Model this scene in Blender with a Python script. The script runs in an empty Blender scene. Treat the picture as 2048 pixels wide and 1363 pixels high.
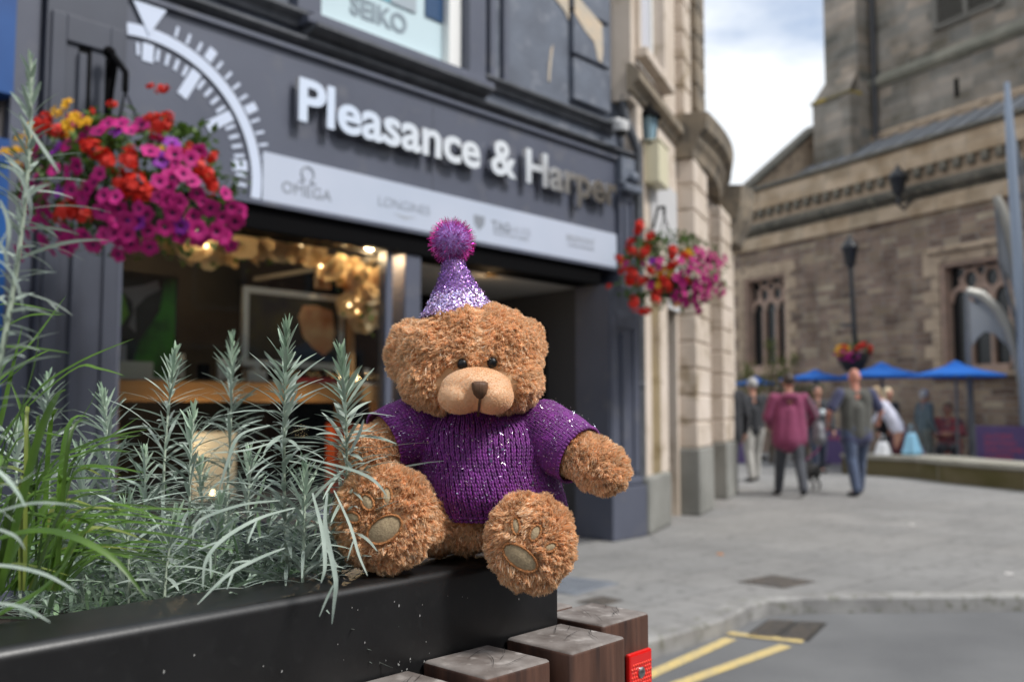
import bpy, bmesh, math, random
import numpy as np
from mathutils import Vector, Matrix, noise
from mathutils.bvhtree import BVHTree
PI = math.pi
R = math.radians
random.seed(7)
rng = np.random.default_rng(11)
sc = bpy.context.scene
col = sc.collection

# ---------------------------------------------------------------- camera
F_PX, EYE = 1850.0, 1.21                     # focal length in photo pixels (2048 wide), eye height
TH = math.atan(134 / F_PX)                   # slight upward tilt
cam = bpy.data.cameras.new('camera')
cam.sensor_width = 36.0
cam.lens = 36.0 * F_PX / 2048
cam.clip_start, cam.clip_end = 0.02, 3000
cam.dof.use_dof = True
cam.dof.focus_distance = 0.935
cam.dof.aperture_fstop = 5.0
cam.dof.aperture_blades = 0
camo = bpy.data.objects.new('camera', cam)
col.objects.link(camo)
camo.location = (0, 0, EYE)
camo.rotation_euler = (PI / 2 + TH, 0, 0)
sc.camera = camo

# ---------------------------------------------------------------- sky, sun, exposure
SUN_EL, SUN_AZ = R(50), R(118)               # azimuth clockwise from +Y: behind the camera, to the right
world = bpy.data.worlds.new("World")
sc.world = world
world.use_nodes = True
nt = world.node_tree
for n in list(nt.nodes): nt.nodes.remove(n)
def wn(t, **k):
    n = nt.nodes.new(t)
    for a, b in k.items(): setattr(n, a, b)
    return n
out = wn('ShaderNodeOutputWorld'); sky = wn('ShaderNodeTexSky', sky_type='NISHITA', sun_disc=False)
sky.sun_elevation = SUN_EL; sky.sun_rotation = SUN_AZ
sky.air_density = 1.0; sky.dust_density = 1.5
b1 = wn('ShaderNodeBackground'); b1.inputs['Strength'].default_value = 0.13
b2 = wn('ShaderNodeBackground'); b2.inputs['Strength'].default_value = 0.13
tc = wn('ShaderNodeTexCoord'); mp = wn('ShaderNodeMapping'); mp.inputs['Scale'].default_value = (1.0, 1.0, 2.2)
mp.inputs['Location'].default_value = (3.1, 0.4, 0.2)
nz = wn('ShaderNodeTexNoise'); nz.inputs['Scale'].default_value = 2.3; nz.inputs['Detail'].default_value = 7; nz.inputs['Roughness'].default_value = 0.52
cr = wn('ShaderNodeValToRGB'); cr.color_ramp.elements[0].position = 0.27; cr.color_ramp.elements[1].position = 0.42
cc = wn('ShaderNodeValToRGB')                # cloud brightness: grey bellies to white tops
cc.color_ramp.elements[0].position = 0.38; cc.color_ramp.elements[0].color = (5.7, 6.0, 6.4, 1)
cc.color_ramp.elements[1].position = 0.66; cc.color_ramp.elements[1].color = (5.6, 6.1, 6.9, 1)
e = cc.color_ramp.elements.new(0.52); e.color = (5.75, 6.0, 6.25, 1)
mx = wn('ShaderNodeMixShader'); L = nt.links.new
L(tc.outputs['Generated'], mp.inputs['Vector']); L(mp.outputs[0], nz.inputs['Vector'])
L(nz.outputs['Fac'], cr.inputs[0]); L(nz.outputs['Fac'], cc.inputs[0])
L(sky.outputs[0], b1.inputs[0]); L(cc.outputs[0], b2.inputs[0])
L(cr.outputs[0], mx.inputs[0]); L(b1.outputs[0], mx.inputs[1]); L(b2.outputs[0], mx.inputs[2]); L(mx.outputs[0], out.inputs[0])
sun = bpy.data.lights.new('sun', 'SUN'); sun.energy = 2.7; sun.angle = R(12); sun.color = (1.0, 0.97, 0.93)
suno = bpy.data.objects.new('sun', sun); col.objects.link(suno)
suno.location = (5, -8, 12)
sd = Vector((math.sin(SUN_AZ) * math.cos(SUN_EL), math.cos(SUN_AZ) * math.cos(SUN_EL), math.sin(SUN_EL)))
suno.rotation_euler = sd.to_track_quat('Z', 'Y').to_euler()
sc.view_settings.view_transform = 'Standard'; sc.view_settings.look = 'None'
sc.view_settings.exposure = 0.48; sc.view_settings.gamma = 1.0
sc.view_settings.use_curve_mapping = False
sc.cycles.use_denoising = True
sc.cycles.max_bounces = 8; sc.cycles.transparent_max_bounces = 12
sc.cycles.sample_clamp_indirect = 6.0
sc.cycles.caustics_reflective = False; sc.cycles.caustics_refractive = False

# ---------------------------------------------------------------- measuring helpers (photo pixel -> point in the place)
def ray(px, py):
    a = (px - 1024) / F_PX; v = (681.5 - py) / F_PX
    return Vector((a, math.cos(TH) - math.sin(TH) * v, math.sin(TH) + math.cos(TH) * v))
CAM = Vector((0, 0, EYE))
def at(px, py, Y):
    r = ray(px, py); return CAM + r * (Y / r.y)
def ground(px, py, z=0.0):
    r = ray(px, py); return CAM + r * ((z - EYE) / r.z)
def plane(px, py, P, n):
    r = ray(px, py); return CAM + r * ((P - CAM).dot(n) / r.dot(n))
def frame(x, y, deg):                        # local x along a facade, local y into it, z up
    return Matrix.Translation((x, y, 0)) @ Matrix.Rotation(R(deg), 4, 'Z')
class Facade:
    def __init__(s, x, y, deg):
        s.M = frame(x, y, deg); s.inv = s.M.inverted(); s.deg = deg
        s.n = s.M.to_3x3() @ Vector((0, -1, 0))
    def at(s, px, py, d=0.0):                # -> local (x, z) where the photo's pixel meets the plane y = d
        p = s.inv @ plane(px, py, s.M @ Vector((0, d, 0)), s.n)
        return p.x, p.z

# ---------------------------------------------------------------- materials
MATS = {}
def rgb(h):
    h = h.lstrip('#'); c = [int(h[i:i + 2], 16) / 255 for i in (0, 2, 4)]
    return tuple(x / 12.92 if x <= .04045 else ((x + .055) / 1.055) ** 2.4 for x in c)
def mat(name, c, rough=0.6, metal=0.0, c2=None, scale=8.0, bump=0.0, bscale=None, emit=0.0, spec=0.5, coord='Object', stretch=None,
        detail=6, lo=.35, hi=.65, alpha=None, trans=0.0, sheen=0.0, coat=0.0, c3=None, scale3=40.0, bdist=.01, attr=None):
    if name in MATS: return MATS[name]
    m = bpy.data.materials.new(name); m.use_nodes = True
    t = m.node_tree; N = t.nodes; p = N['Principled BSDF']; ln = t.links.new
    p.inputs['Base Color'].default_value = (*c, 1); p.inputs['Roughness'].default_value = rough
    p.inputs['Metallic'].default_value = metal; p.inputs['Specular IOR Level'].default_value = spec
    if sheen: p.inputs['Sheen Weight'].default_value = sheen
    if coat: p.inputs['Coat Weight'].default_value = coat
    if emit:
        p.inputs['Emission Color'].default_value = (*c, 1); p.inputs['Emission Strength'].default_value = emit
    co = N.new('ShaderNodeTexCoord').outputs[coord]
    if stretch:
        mpn = N.new('ShaderNodeMapping'); mpn.inputs['Scale'].default_value = stretch
        ln(co, mpn.inputs[0]); co = mpn.outputs[0]
    last = None
    if c2:
        nzn = N.new('ShaderNodeTexNoise'); nzn.inputs['Scale'].default_value = scale; nzn.inputs['Detail'].default_value = detail
        ln(co, nzn.inputs['Vector'])
        mr = N.new('ShaderNodeMapRange'); mr.inputs[1].default_value = lo; mr.inputs[2].default_value = hi
        ln(nzn.outputs['Fac'], mr.inputs[0])
        mxn = N.new('ShaderNodeMix'); mxn.data_type = 'RGBA'
        mxn.inputs['A'].default_value = (*c, 1); mxn.inputs['B'].default_value = (*c2, 1)
        ln(mr.outputs[0], mxn.inputs['Factor']); last = mxn.outputs['Result']
        if c3:
            n3 = N.new('ShaderNodeTexNoise'); n3.inputs['Scale'].default_value = scale3; n3.inputs['Detail'].default_value = 4
            ln(co, n3.inputs['Vector']); m3 = N.new('ShaderNodeMapRange'); m3.inputs[1].default_value = .55; m3.inputs[2].default_value = .7
            ln(n3.outputs['Fac'], m3.inputs[0]); x3 = N.new('ShaderNodeMix'); x3.data_type = 'RGBA'
            ln(last, x3.inputs['A']); x3.inputs['B'].default_value = (*c3, 1); ln(m3.outputs[0], x3.inputs['Factor']); last = x3.outputs['Result']
    if attr:
        a = N.new('ShaderNodeAttribute'); a.attribute_name = attr
        if last is None:
            cn = N.new('ShaderNodeRGB'); cn.outputs[0].default_value = (*c, 1); last = cn.outputs[0]
        if True:
            ml = N.new('ShaderNodeMix'); ml.data_type = 'RGBA'; ml.blend_type = 'MULTIPLY'; ml.inputs['Factor'].default_value = 1
            ln(last, ml.inputs['A']); ln(a.outputs['Color'], ml.inputs['B']); last = ml.outputs['Result']
    if last is not None: ln(last, p.inputs['Base Color'])
    if bump:
        nb = N.new('ShaderNodeTexNoise'); nb.inputs['Scale'].default_value = bscale or scale * 4; nb.inputs['Detail'].default_value = 8
        ln(co, nb.inputs['Vector']); bp = N.new('ShaderNodeBump'); bp.inputs['Strength'].default_value = bump; bp.inputs['Distance'].default_value = bdist
        ln(nb.outputs['Fac'], bp.inputs['Height']); ln(bp.outputs[0], p.inputs['Normal'])
    if trans:                                # thin leaf / fibre: part of the light passes through
        tr = N.new('ShaderNodeBsdfTranslucent'); ms = N.new('ShaderNodeMixShader'); ms.inputs[0].default_value = trans
        if last is not None: ln(last, tr.inputs[0])
        else: tr.inputs[0].default_value = (*c, 1)
        o = N['Material Output']; ln(p.outputs[0], ms.inputs[1]); ln(tr.outputs[0], ms.inputs[2]); ln(ms.outputs[0], o.inputs[0])
    MATS[name] = m
    return m
def glass_mat(name='window_glass', tint=(.9, .93, .92), rough=0.0, ior=1.5):
    if name in MATS: return MATS[name]
    m = bpy.data.materials.new(name); m.use_nodes = True; t = m.node_tree; N = t.nodes; ln = t.links.new
    N.remove(N['Principled BSDF'])
    tr = N.new('ShaderNodeBsdfTransparent'); tr.inputs[0].default_value = (*tint, 1)
    gl = N.new('ShaderNodeBsdfGlossy'); gl.inputs['Roughness'].default_value = rough
    fr = N.new('ShaderNodeFresnel'); fr.inputs[0].default_value = ior
    ms = N.new('ShaderNodeMixShader'); ln(fr.outputs[0], ms.inputs[0]); ln(tr.outputs[0], ms.inputs[1]); ln(gl.outputs[0], ms.inputs[2])
    ln(ms.outputs[0], N['Material Output'].inputs[0]); MATS[name] = m
    return m

# ---------------------------------------------------------------- object helpers
ROOT = {}                                    # object name -> its thing's world matrix
def link(o): col.objects.link(o); return o
def tag(o, label=None, cat=None, group=None, kind=None):
    if label: o['label'] = label
    if cat: o['category'] = cat
    if group: o['group'] = group
    if kind: o['kind'] = kind
    return o
def thing(name, label, cat, loc=(0, 0, 0), rz=0.0, group=None):
    o = link(bpy.data.objects.new(name, None)); o.empty_display_size = 0.1
    o.location = loc; o.rotation_euler = (0, 0, R(rz))
    ROOT[o.name] = Matrix.Translation(loc) @ Matrix.Rotation(R(rz), 4, 'Z')
    return tag(o, label, cat, group)
def put(name, me, parent=None, mats=()):
    """me holds WORLD coordinates; move them into the parent's thing frame and link"""
    for m in (mats if isinstance(mats, (list, tuple)) else [mats]): me.materials.append(m)
    o = bpy.data.objects.new(name, me); link(o)
    if parent is not None:
        M = ROOT.get(parent.name, Matrix.Identity(4)); me.transform(M.inverted()); o.parent = parent
        ROOT[o.name] = M
    else:
        # put the origin at the base of the object
        n = len(me.vertices)
        if n:
            a = np.empty(n * 3); me.vertices.foreach_get('co', a); a = a.reshape(-1, 3)
            c = Vector(((a[:, 0].min() + a[:, 0].max()) / 2, (a[:, 1].min() + a[:, 1].max()) / 2, a[:, 2].min()))
            me.transform(Matrix.Translation(-c)); o.location = c
            ROOT[o.name] = Matrix.Translation(c)
    me.update()
    return o
def npmesh(name, V, Fc, mat, parent=None, smooth=False, attr=None, attrname='tone'):
    """V (n,3) world coordinates, Fc (m,k) vertex indices with k constant"""
    V = np.asarray(V, dtype=np.float32); Fc = np.asarray(Fc, dtype=np.int32)
    me = bpy.data.meshes.new(name)
    me.vertices.add(len(V)); me.vertices.foreach_set('co', V.ravel())
    k = Fc.shape[1]; me.loops.add(Fc.size); me.loops.foreach_set('vertex_index', Fc.ravel())
    me.polygons.add(len(Fc)); me.polygons.foreach_set('loop_start', np.arange(len(Fc), dtype=np.int32) * k)
    if smooth: me.polygons.foreach_set('use_smooth', np.ones(len(Fc), dtype=bool))
    me.update(calc_edges=True); me.validate()
    if attr is not None:
        a = me.attributes.new(attrname, 'FLOAT_COLOR', 'POINT')
        c = np.ones((len(V), 4), dtype=np.float32); c[:, :3] = attr; a.data.foreach_set('color', c.ravel())
    return put(name, me, parent, mat)
class MB:
    """collects boxes, tubes, sheets in a frame and builds ONE mesh object"""
    def __init__(s, M=None): s.v = []; s.f = []; s.mi = []; s.M = M or Matrix.Identity(4); s.k = 0; s.sm = []
    def add(s, vs, fs, smooth=False):
        b = len(s.v); s.v += [s.M @ Vector(p) for p in vs]
        for f in fs: s.f.append([b + i for i in f]); s.mi.append(s.k); s.sm.append(smooth)
        return s
    def box(s, a, b, bev=0.0, T=None):
        (x0, y0, z0), (x1, y1, z1) = a, b
        if x0 > x1: x0, x1 = x1, x0
        if y0 > y1: y0, y1 = y1, y0
        if z0 > z1: z0, z1 = z1, z0
        if bev <= 0:
            vs = [(x, y, z) for z in (z0, z1) for y in (y0, y1) for x in (x0, x1)]
            fs = [(0, 2, 3, 1), (4, 5, 7, 6), (0, 1, 5, 4), (2, 6, 7, 3), (0, 4, 6, 2), (1, 3, 7, 5)]
        else:
            bm = bmesh.new(); bmesh.ops.create_cube(bm, size=1)
            for v in bm.verts: v.co = Vector(((x0 + x1) / 2 + v.co.x * (x1 - x0), (y0 + y1) / 2 + v.co.y * (y1 - y0), (z0 + z1) / 2 + v.co.z * (z1 - z0)))
            bmesh.ops.bevel(bm, geom=bm.edges[:], offset=bev, segments=2, profile=.5, affect='EDGES')
            bm.verts.index_update(); vs = [v.co.copy() for v in bm.verts]; fs = [[v.index for v in f.verts] for f in bm.faces]; bm.free()
        if T is not None: vs = [T @ Vector(v) for v in vs]
        return s.add(vs, fs, False)
    def tube(s, pts, rad, n=8, cap=True, flat=1.0):
        pts = [Vector(p) for p in pts]; m = len(pts)
        rads = rad if isinstance(rad, (list, tuple)) else [rad] * m
        vs = []; prev = None
        for i, p in enumerate(pts):
            d = (pts[min(i + 1, m - 1)] - pts[max(i - 1, 0)]).normalized()
            if prev is None:
                a = Vector((0, 0, 1)) if abs(d.z) < .9 else Vector((1, 0, 0)); x = d.cross(a).normalized()
            else: x = (prev - d * prev.dot(d)).normalized()
            prev = x; y = d.cross(x)
            for k in range(n):
                an = 2 * PI * k / n; vs.append(p + (x * math.cos(an) + y * math.sin(an) * flat) * rads[i])
        fs = [(i * n + k, i * n + (k + 1) % n, (i + 1) * n + (k + 1) % n, (i + 1) * n + k) for i in range(m - 1) for k in range(n)]
        if cap: fs += [list(range(n))[::-1], [(m - 1) * n + k for k in range(n)]]
        return s.add(vs, fs, True)
    def lathe(s, prof, c=(0, 0, 0), n=16, sx=1, sy=1, T=None):
        vs = [(c[0] + r * math.cos(2 * PI * k / n) * sx, c[1] + r * math.sin(2 * PI * k / n) * sy, c[2] + z) for r, z in prof for k in range(n)]
        m = len(prof)
        fs = [(i * n + k, i * n + (k + 1) % n, (i + 1) * n + (k + 1) % n, (i + 1) * n + k) for i in range(m - 1) for k in range(n)]
        if prof[0][0] > 1e-4: fs.append(list(range(n))[::-1])
        if prof[-1][0] > 1e-4: fs.append([(m - 1) * n + k for k in range(n)])
        if T is not None: vs = [T @ Vector(v) for v in vs]
        return s.add(vs, fs, True)
    def ball(s, c, r, n=12, m=8, rz=None, T=None):
        rx, ry, rz_ = (r if isinstance(r, (tuple, list)) else (r, r, r))
        vs = [(0, 0, -1)] + [(math.cos(2 * PI * k / n) * math.sin(PI * j / m), math.sin(2 * PI * k / n) * math.sin(PI * j / m), -math.cos(PI * j / m)) for j in range(1, m) for k in range(n)] + [(0, 0, 1)]
        vs = [Vector((v[0] * rx, v[1] * ry, v[2] * rz_)) for v in vs]
        if T is not None: vs = [T @ v for v in vs]
        vs = [v + Vector(c) for v in vs]
        fs = [(0, 1 + (k + 1) % n, 1 + k) for k in range(n)]
        fs += [(1 + j * n + k, 1 + j * n + (k + 1) % n, 1 + (j + 1) * n + (k + 1) % n, 1 + (j + 1) * n + k) for j in range(m - 2) for k in range(n)]
        l = len(vs) - 1; b = 1 + (m - 2) * n
        fs += [(b + k, b + (k + 1) % n, l) for k in range(n)]
        return s.add(vs, fs, True)
    def prism(s, poly, y0, y1):              # polygon in local x,z pushed from y0 to y1
        n = len(poly); a = [(x, y0, z) for x, z in poly] + [(x, y1, z) for x, z in poly]
        fs = [list(range(n)), [n + i for i in range(n)][::-1]] + [(i, n + i, n + (i + 1) % n, (i + 1) % n) for i in range(n)]
        return s.add(a, fs)
    def slab(s, poly, z0, z1):               # polygon in local x,y pushed from z0 to z1
        n = len(poly); a = [(x, y, z0) for x, y in poly] + [(x, y, z1) for x, y in poly]
        fs = [list(range(n))[::-1], [n + i for i in range(n)]] + [(i, (i + 1) % n, n + (i + 1) % n, n + i) for i in range(n)]
        return s.add(a, fs)
    def sweep(s, prof, path):                # profile (out, z) swept along a plan path of (x, y, nx, ny)
        m = len(prof); vs = [(x + nx * o, y + ny * o, z) for x, y, nx, ny in path for o, z in prof]
        fs = [(i * m + k, (i + 1) * m + k, (i + 1) * m + (k + 1) % m, i * m + (k + 1) % m) for i in range(len(path) - 1) for k in range(m)]
        fs += [list(range(m)), [(len(path) - 1) * m + k for k in range(m)][::-1]]
        return s.add(vs, fs)
    def build(s, name, mats, parent=None, **t):
        me = bpy.data.meshes.new(name); me.from_pydata(s.v, [], s.f)
        me.polygons.foreach_set('material_index', s.mi)
        me.polygons.foreach_set('use_smooth', s.sm)
        bm = bmesh.new(); bm.from_mesh(me); bmesh.ops.recalc_face_normals(bm, faces=bm.faces[:])
        if any(s.sm) and not all(s.sm) or any(s.sm):
            for e in bm.edges:
                if len(e.link_faces) == 2 and e.calc_face_angle(0) > R(50): e.smooth = False
        bm.to_mesh(me); bm.free()
        o = put(name, me, parent, mats)
        if t: tag(o, **t)
        return o
def copy_tree(o, parent=None):
    c = o.copy(); col.objects.link(c)
    if parent is not None: c.parent = parent
    for k in list(o.children): copy_tree(k, c)
    return c

# scratch scene: evaluates text and remesh modifiers without touching the real one
tmp = bpy.data.scenes.new('scratch')
def evaluated(o):
    tmp.collection.objects.link(o)
    with bpy.context.temp_override(scene=tmp, view_layer=tmp.view_layers[0]):
        dg = bpy.context.evaluated_depsgraph_get(); dg.update()
        me = bpy.data.meshes.new_from_object(o.evaluated_get(dg))
    tmp.collection.objects.unlink(o)
    return me
def blob_mesh(prims, voxel=.01, smooth=4):
    """one continuous surface round tapered capsules and ellipsoids"""
    b = MB()
    for p in prims:
        if p[0] == 'c':
            _, a, ra, c, rc = p; a, c = Vector(a), Vector(c); d = c - a
            L_ = max(d.length, 1e-5); q = d.to_track_quat('Z', 'Y').to_matrix().to_4x4()
            prof = [(ra * math.sin(t), -ra * math.cos(t)) for t in [PI * .5 * i / 5 for i in range(5)]] + [(ra, 0), (rc, L_)] + [(rc * math.cos(t), L_ + rc * math.sin(t)) for t in [PI * .5 * i / 5 for i in range(1, 6)]]
            b.lathe(prof, n=18, T=Matrix.Translation(a) @ q)
        else:
            _, c, r = p[:3]; T = p[3] if len(p) > 3 else None
            b.ball(c, r, n=24, m=16, T=T)
    me = bpy.data.meshes.new('b'); me.from_pydata(b.v, [], b.f)
    bm = bmesh.new(); bm.from_mesh(me); bmesh.ops.remove_doubles(bm, verts=bm.verts[:], dist=1e-6); bmesh.ops.recalc_face_normals(bm, faces=bm.faces[:]); bm.to_mesh(me); bm.free()
    o = bpy.data.objects.new('b', me)
    m = o.modifiers.new('r', 'REMESH'); m.mode = 'VOXEL'; m.voxel_size = voxel; m.use_smooth_shade = True
    if smooth: s_ = o.modifiers.new('s', 'SMOOTH'); s_.iterations = smooth; s_.factor = .5
    out = evaluated(o); bpy.data.objects.remove(o); bpy.data.meshes.remove(me)
    return out
def blob(name, prims, mats, parent=None, voxel=.01, smooth=4):
    return put(name, blob_mesh(prims, voxel, smooth), parent, mats)
def text_mesh(body, size, extrude=0.0, offset=0.0, bevel=0.0, spacing=1.0):
    c = bpy.data.curves.new('t', 'FONT'); c.body = body; c.size = size; c.extrude = extrude; c.offset = offset
    c.bevel_depth = bevel; c.bevel_resolution = 0; c.space_character = spacing; c.resolution_u = 5
    o = bpy.data.objects.new('t', c); me = evaluated(o); bpy.data.objects.remove(o); bpy.data.curves.remove(c)
    return me
def extent(me):
    n = len(me.vertices); a = np.empty(n * 3); me.vertices.foreach_get('co', a); a = a.reshape(-1, 3)
    return a.min(0), a.max(0)
def text(name, body, fac, x, z, y, width, height, mats, parent=None, extrude=.002, offset=0.0, spacing=1.0, capref='H'):
    """lettering on a facade: left end x, baseline z, plane y, given width and capital height"""
    cap = extent(text_mesh(capref, 1.0))[1][1]; size = height / cap
    me = text_mesh(body, size, extrude, offset, spacing=spacing); a, b = extent(me); s = width / (b[0] - a[0])
    me.transform(fac.M @ Matrix.Translation((x, y, z)) @ Matrix.Rotation(PI / 2, 4, 'X') @ Matrix.Diagonal((s, 1, 1, 1)) @ Matrix.Translation((-a[0], 0, 0)))
    return put(name, me, parent, mats)
# ================================================================ GROUND
def stone_floor(name, c, c2, bw, bh, mortar, ang, rough=.85, msize=.006):
    m = mat(name, c, rough, c2=c2, scale=1.3, bump=.25, bscale=60, c3=tuple(x * .60 for x in c), scale3=11)
    t = m.node_tree; N = t.nodes; ln = t.links.new; p = N['Principled BSDF']
    co = N.new('ShaderNodeTexCoord'); mp_ = N.new('ShaderNodeMapping'); mp_.inputs['Rotation'].default_value = (0, 0, R(ang)); ln(co.outputs['Object'], mp_.inputs[0])
    br = N.new('ShaderNodeTexBrick'); br.inputs['Scale'].default_value = 1; br.inputs['Brick Width'].default_value = bw; br.inputs['Row Height'].default_value = bh
    br.inputs['Mortar Size'].default_value = msize; br.inputs['Mortar Smooth'].default_value = .3
    br.inputs['Color1'].default_value = (1, 1, 1, 1); br.inputs['Color2'].default_value = (.86, .87, .88, 1); br.inputs['Mortar'].default_value = (*mortar, 1)
    ln(mp_.outputs[0], br.inputs['Vector'])
    ml = N.new('ShaderNodeMix'); ml.data_type = 'RGBA'; ml.blend_type = 'MULTIPLY'; ml.inputs['Factor'].default_value = 1
    src = p.inputs['Base Color'].links[0].from_socket
    ln(src, ml.inputs['A']); ln(br.outputs['Color'], ml.inputs['B']); ln(ml.outputs['Result'], p.inputs['Base Color'])
    return m
asphalt = mat('asphalt', (.155, .158, .162), .9, c2=(.11, .113, .118), scale=1.2, bump=.6, bscale=180, c3=(.23, .23, .23), scale3=160)
paving = stone_floor('paving', (.262, .257, .25), (.21, .206, .20), .75, .5, (.42, .42, .42), -42)
kerbm = mat('kerb_granite', (.31, .305, .295), .85, c2=(.20, .195, .19), scale=5, bump=.3, bscale=90, c3=(.15, .15, .12), scale3=14)
b = MB(); b.add([(-900, -900, -.1), (900, -900, -.1), (900, 1800, -.1), (-900, 1800, -.1)], [(0, 1, 2, 3)])
tag(b.build('road', asphalt), kind='structure')
# kerb line in plan: along the shops, round a corner, then across the square
kl = [Vector((-22.4, -18.0)), Vector((-3.0, 1.28)), Vector((.72, 4.93)), Vector((1.2, 5.41)), Vector((1.34, 5.60)), Vector((1.46, 5.80)), Vector((1.62, 5.95)), Vector((1.86, 6.03)), Vector((2.5, 6.06)), Vector((3.4, 6.10)), Vector((9, 6.6)), Vector((60, 11))]
def offset_line(pl, d):
    o = []
    for i, p in enumerate(pl):
        t = (pl[min(i + 1, len(pl) - 1)] - pl[max(i - 1, 0)]).normalized(); o.append(p + Vector((-t.y, t.x)) * d)
    return o
inner = offset_line(kl, .14)
b = MB(); b.slab([(p.x, p.y) for p in inner] + [(300, 60), (300, 900), (-300, 900), (-300, -18)], -.35, 0.0)
tag(b.build('pavement', paving), kind='structure')
b = MB()
path = []
for i, p in enumerate(kl):
    t = (kl[min(i + 1, len(kl) - 1)] - kl[max(i - 1, 0)]).normalized(); path.append((p.x, p.y, -t.y, t.x))
b.sweep([(0.0, -.3), (0.0, -.012), (.012, .003), (.139, .003), (.139, -.3)], path)
tag(b.build('kerb', kerbm), kind='structure')
# double yellow lines, ending in a cross bar near the gully
yel = mat('road_paint', (.62, .47, .18), .8, c2=(.50, .40, .20), scale=14, bump=.2, bscale=150, c3=(.25, .23, .19), scale3=55)
def strip(pts, z, w):
    b = MB(); o1 = offset_line(pts, w / 2); o2 = offset_line(pts, -w / 2); n = len(pts)
    b.add([(p.x, p.y, z) for p in o1] + [(p.x, p.y, z) for p in o2], [(i, i + 1, n + i + 1, n + i) for i in range(n - 1)]); return b
G2 = lambda px, py, z=-.1: ground(px, py, z).to_2d()
a0, a1 = G2(1312, 1344), G2(1462, 1277); c0, c1 = G2(1345, 1372), G2(1572, 1291)
da, dc = (a1 - a0).normalized(), (c1 - c0).normalized()
b = strip([a0 - da * 3.5, a0, a1], -.096, .075)
b2_ = strip([c0 - dc * 3.5, c0, c1], -.096, .075); b.add(b2_.v, b2_.f)
e0, e1 = G2(1452, 1266), G2(1606, 1284)
b3_ = strip([e0, e1], -.0935, .075); b.add(b3_.v, b3_.f)
tag(b.build('road_marking', yel), kind='structure')
iron = mat('cast_iron', (.085, .08, .078), .65, c2=(.13, .11, .09), scale=18, bump=.3, bscale=70)
def plate(name, label, quad, z, m, nx, ny, th=.004, gap=.35, frame_=None):
    q = [ground(x, y, z).to_2d() for x, y in quad]
    t = thing(name, label, name.replace('_', ' '), ((q[0] + q[2]) / 2).to_3d() + Vector((0, 0, z)))
    lerp = lambda u, v: (q[0].lerp(q[1], u)).lerp(q[3].lerp(q[2], u), v)
    fr = MB(); fr.slab([tuple(p) for p in q], z + .001, z + .004); fr.build('frame', frame_ or m, t)
    g = MB()
    for i in range(nx):
        for j in range(ny):
            u0, u1, v0, v1 = (i + gap / 2) / nx, (i + 1 - gap / 2) / nx, (j + .12) / ny, (j + .88) / ny
            g.slab([tuple(lerp(u0, v0)), tuple(lerp(u1, v0)), tuple(lerp(u1, v1)), tuple(lerp(u0, v1))], z + .0045, z + .0045 + th)
    g.build('grating' if name == 'gully_grate' else 'cover_plate', m, t)
    return t
darkhole = mat('gully_dark', (.03, .028, .026), .9)
plate('gully_grate', 'iron gully grate in the road beside the kerb corner', [(1488, 1272), (1535, 1240), (1655, 1246), (1618, 1282)], -.1, iron, 12, 2, .006, .5, darkhole)
plate('manhole_cover', 'dark rectangular iron cover in the grey pavement behind the kerb', [(1474, 1163), (1545, 1150), (1632, 1163), (1568, 1176)], 0, iron, 6, 6, .003, .2)
plate('manhole_cover', 'small dark cover in the pavement just behind the timber posts', [(1152, 1203), (1205, 1192), (1247, 1201), (1196, 1213)], 0, iron, 5, 5, .003, .25)
bluestone = mat('blue_grey_paver', (.20, .22, .25), .8, c2=(.16, .175, .2), scale=9, bump=.3)
plate('tactile_paving', 'blue grey ribbed paving patch in front of the shop doorway', [(1062, 1178), (1120, 1152), (1240, 1166), (1150, 1190)], 0, bluestone, 16, 1, .004, .3)
paper = mat('paper_scrap', (.62, .6, .58), .8); leafm = mat('dry_leaf', (.5, .2, .06), .8); chew = mat('spot_stain', (.12, .11, .10), .9)
for i, (x, y, zz, m_, nm, lb) in enumerate([(1823, 1049, 0, paper, 'litter', 'white paper scrap on the pavement right of the walking man'), (1620, 1110, 0, chew, 'stain', 'dark spot on the pavement left of the paper scraps'),
        (1553, 1216, -.1, leafm, 'fallen_leaf', 'orange dead leaf lying against the kerb'), (2018, 1147, 0, paper, 'litter', 'white scrap on the pavement near the right edge'), (1860, 958, 0, paper, 'litter', 'pale scrap at the foot of the low curved wall'),
        (1440, 1108, 0, leafm, 'fallen_leaf', 'brown dead leaf on the open grey pavement')]):
    p = ground(x, y, zz); b = MB(); k = 9
    b.slab([(p.x + .03 * (1 + .5 * math.sin(3.3 * j + i)) * math.cos(2 * PI * j / k), p.y + .04 * (1 + .4 * math.sin(2.1 * j + i)) * math.sin(2 * PI * j / k)) for j in range(k)], zz + .002, zz + .006)
    if nm == 'stain': continue
    tag(b.build(nm, m_), lb, nm.replace('_', ' '))

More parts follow.
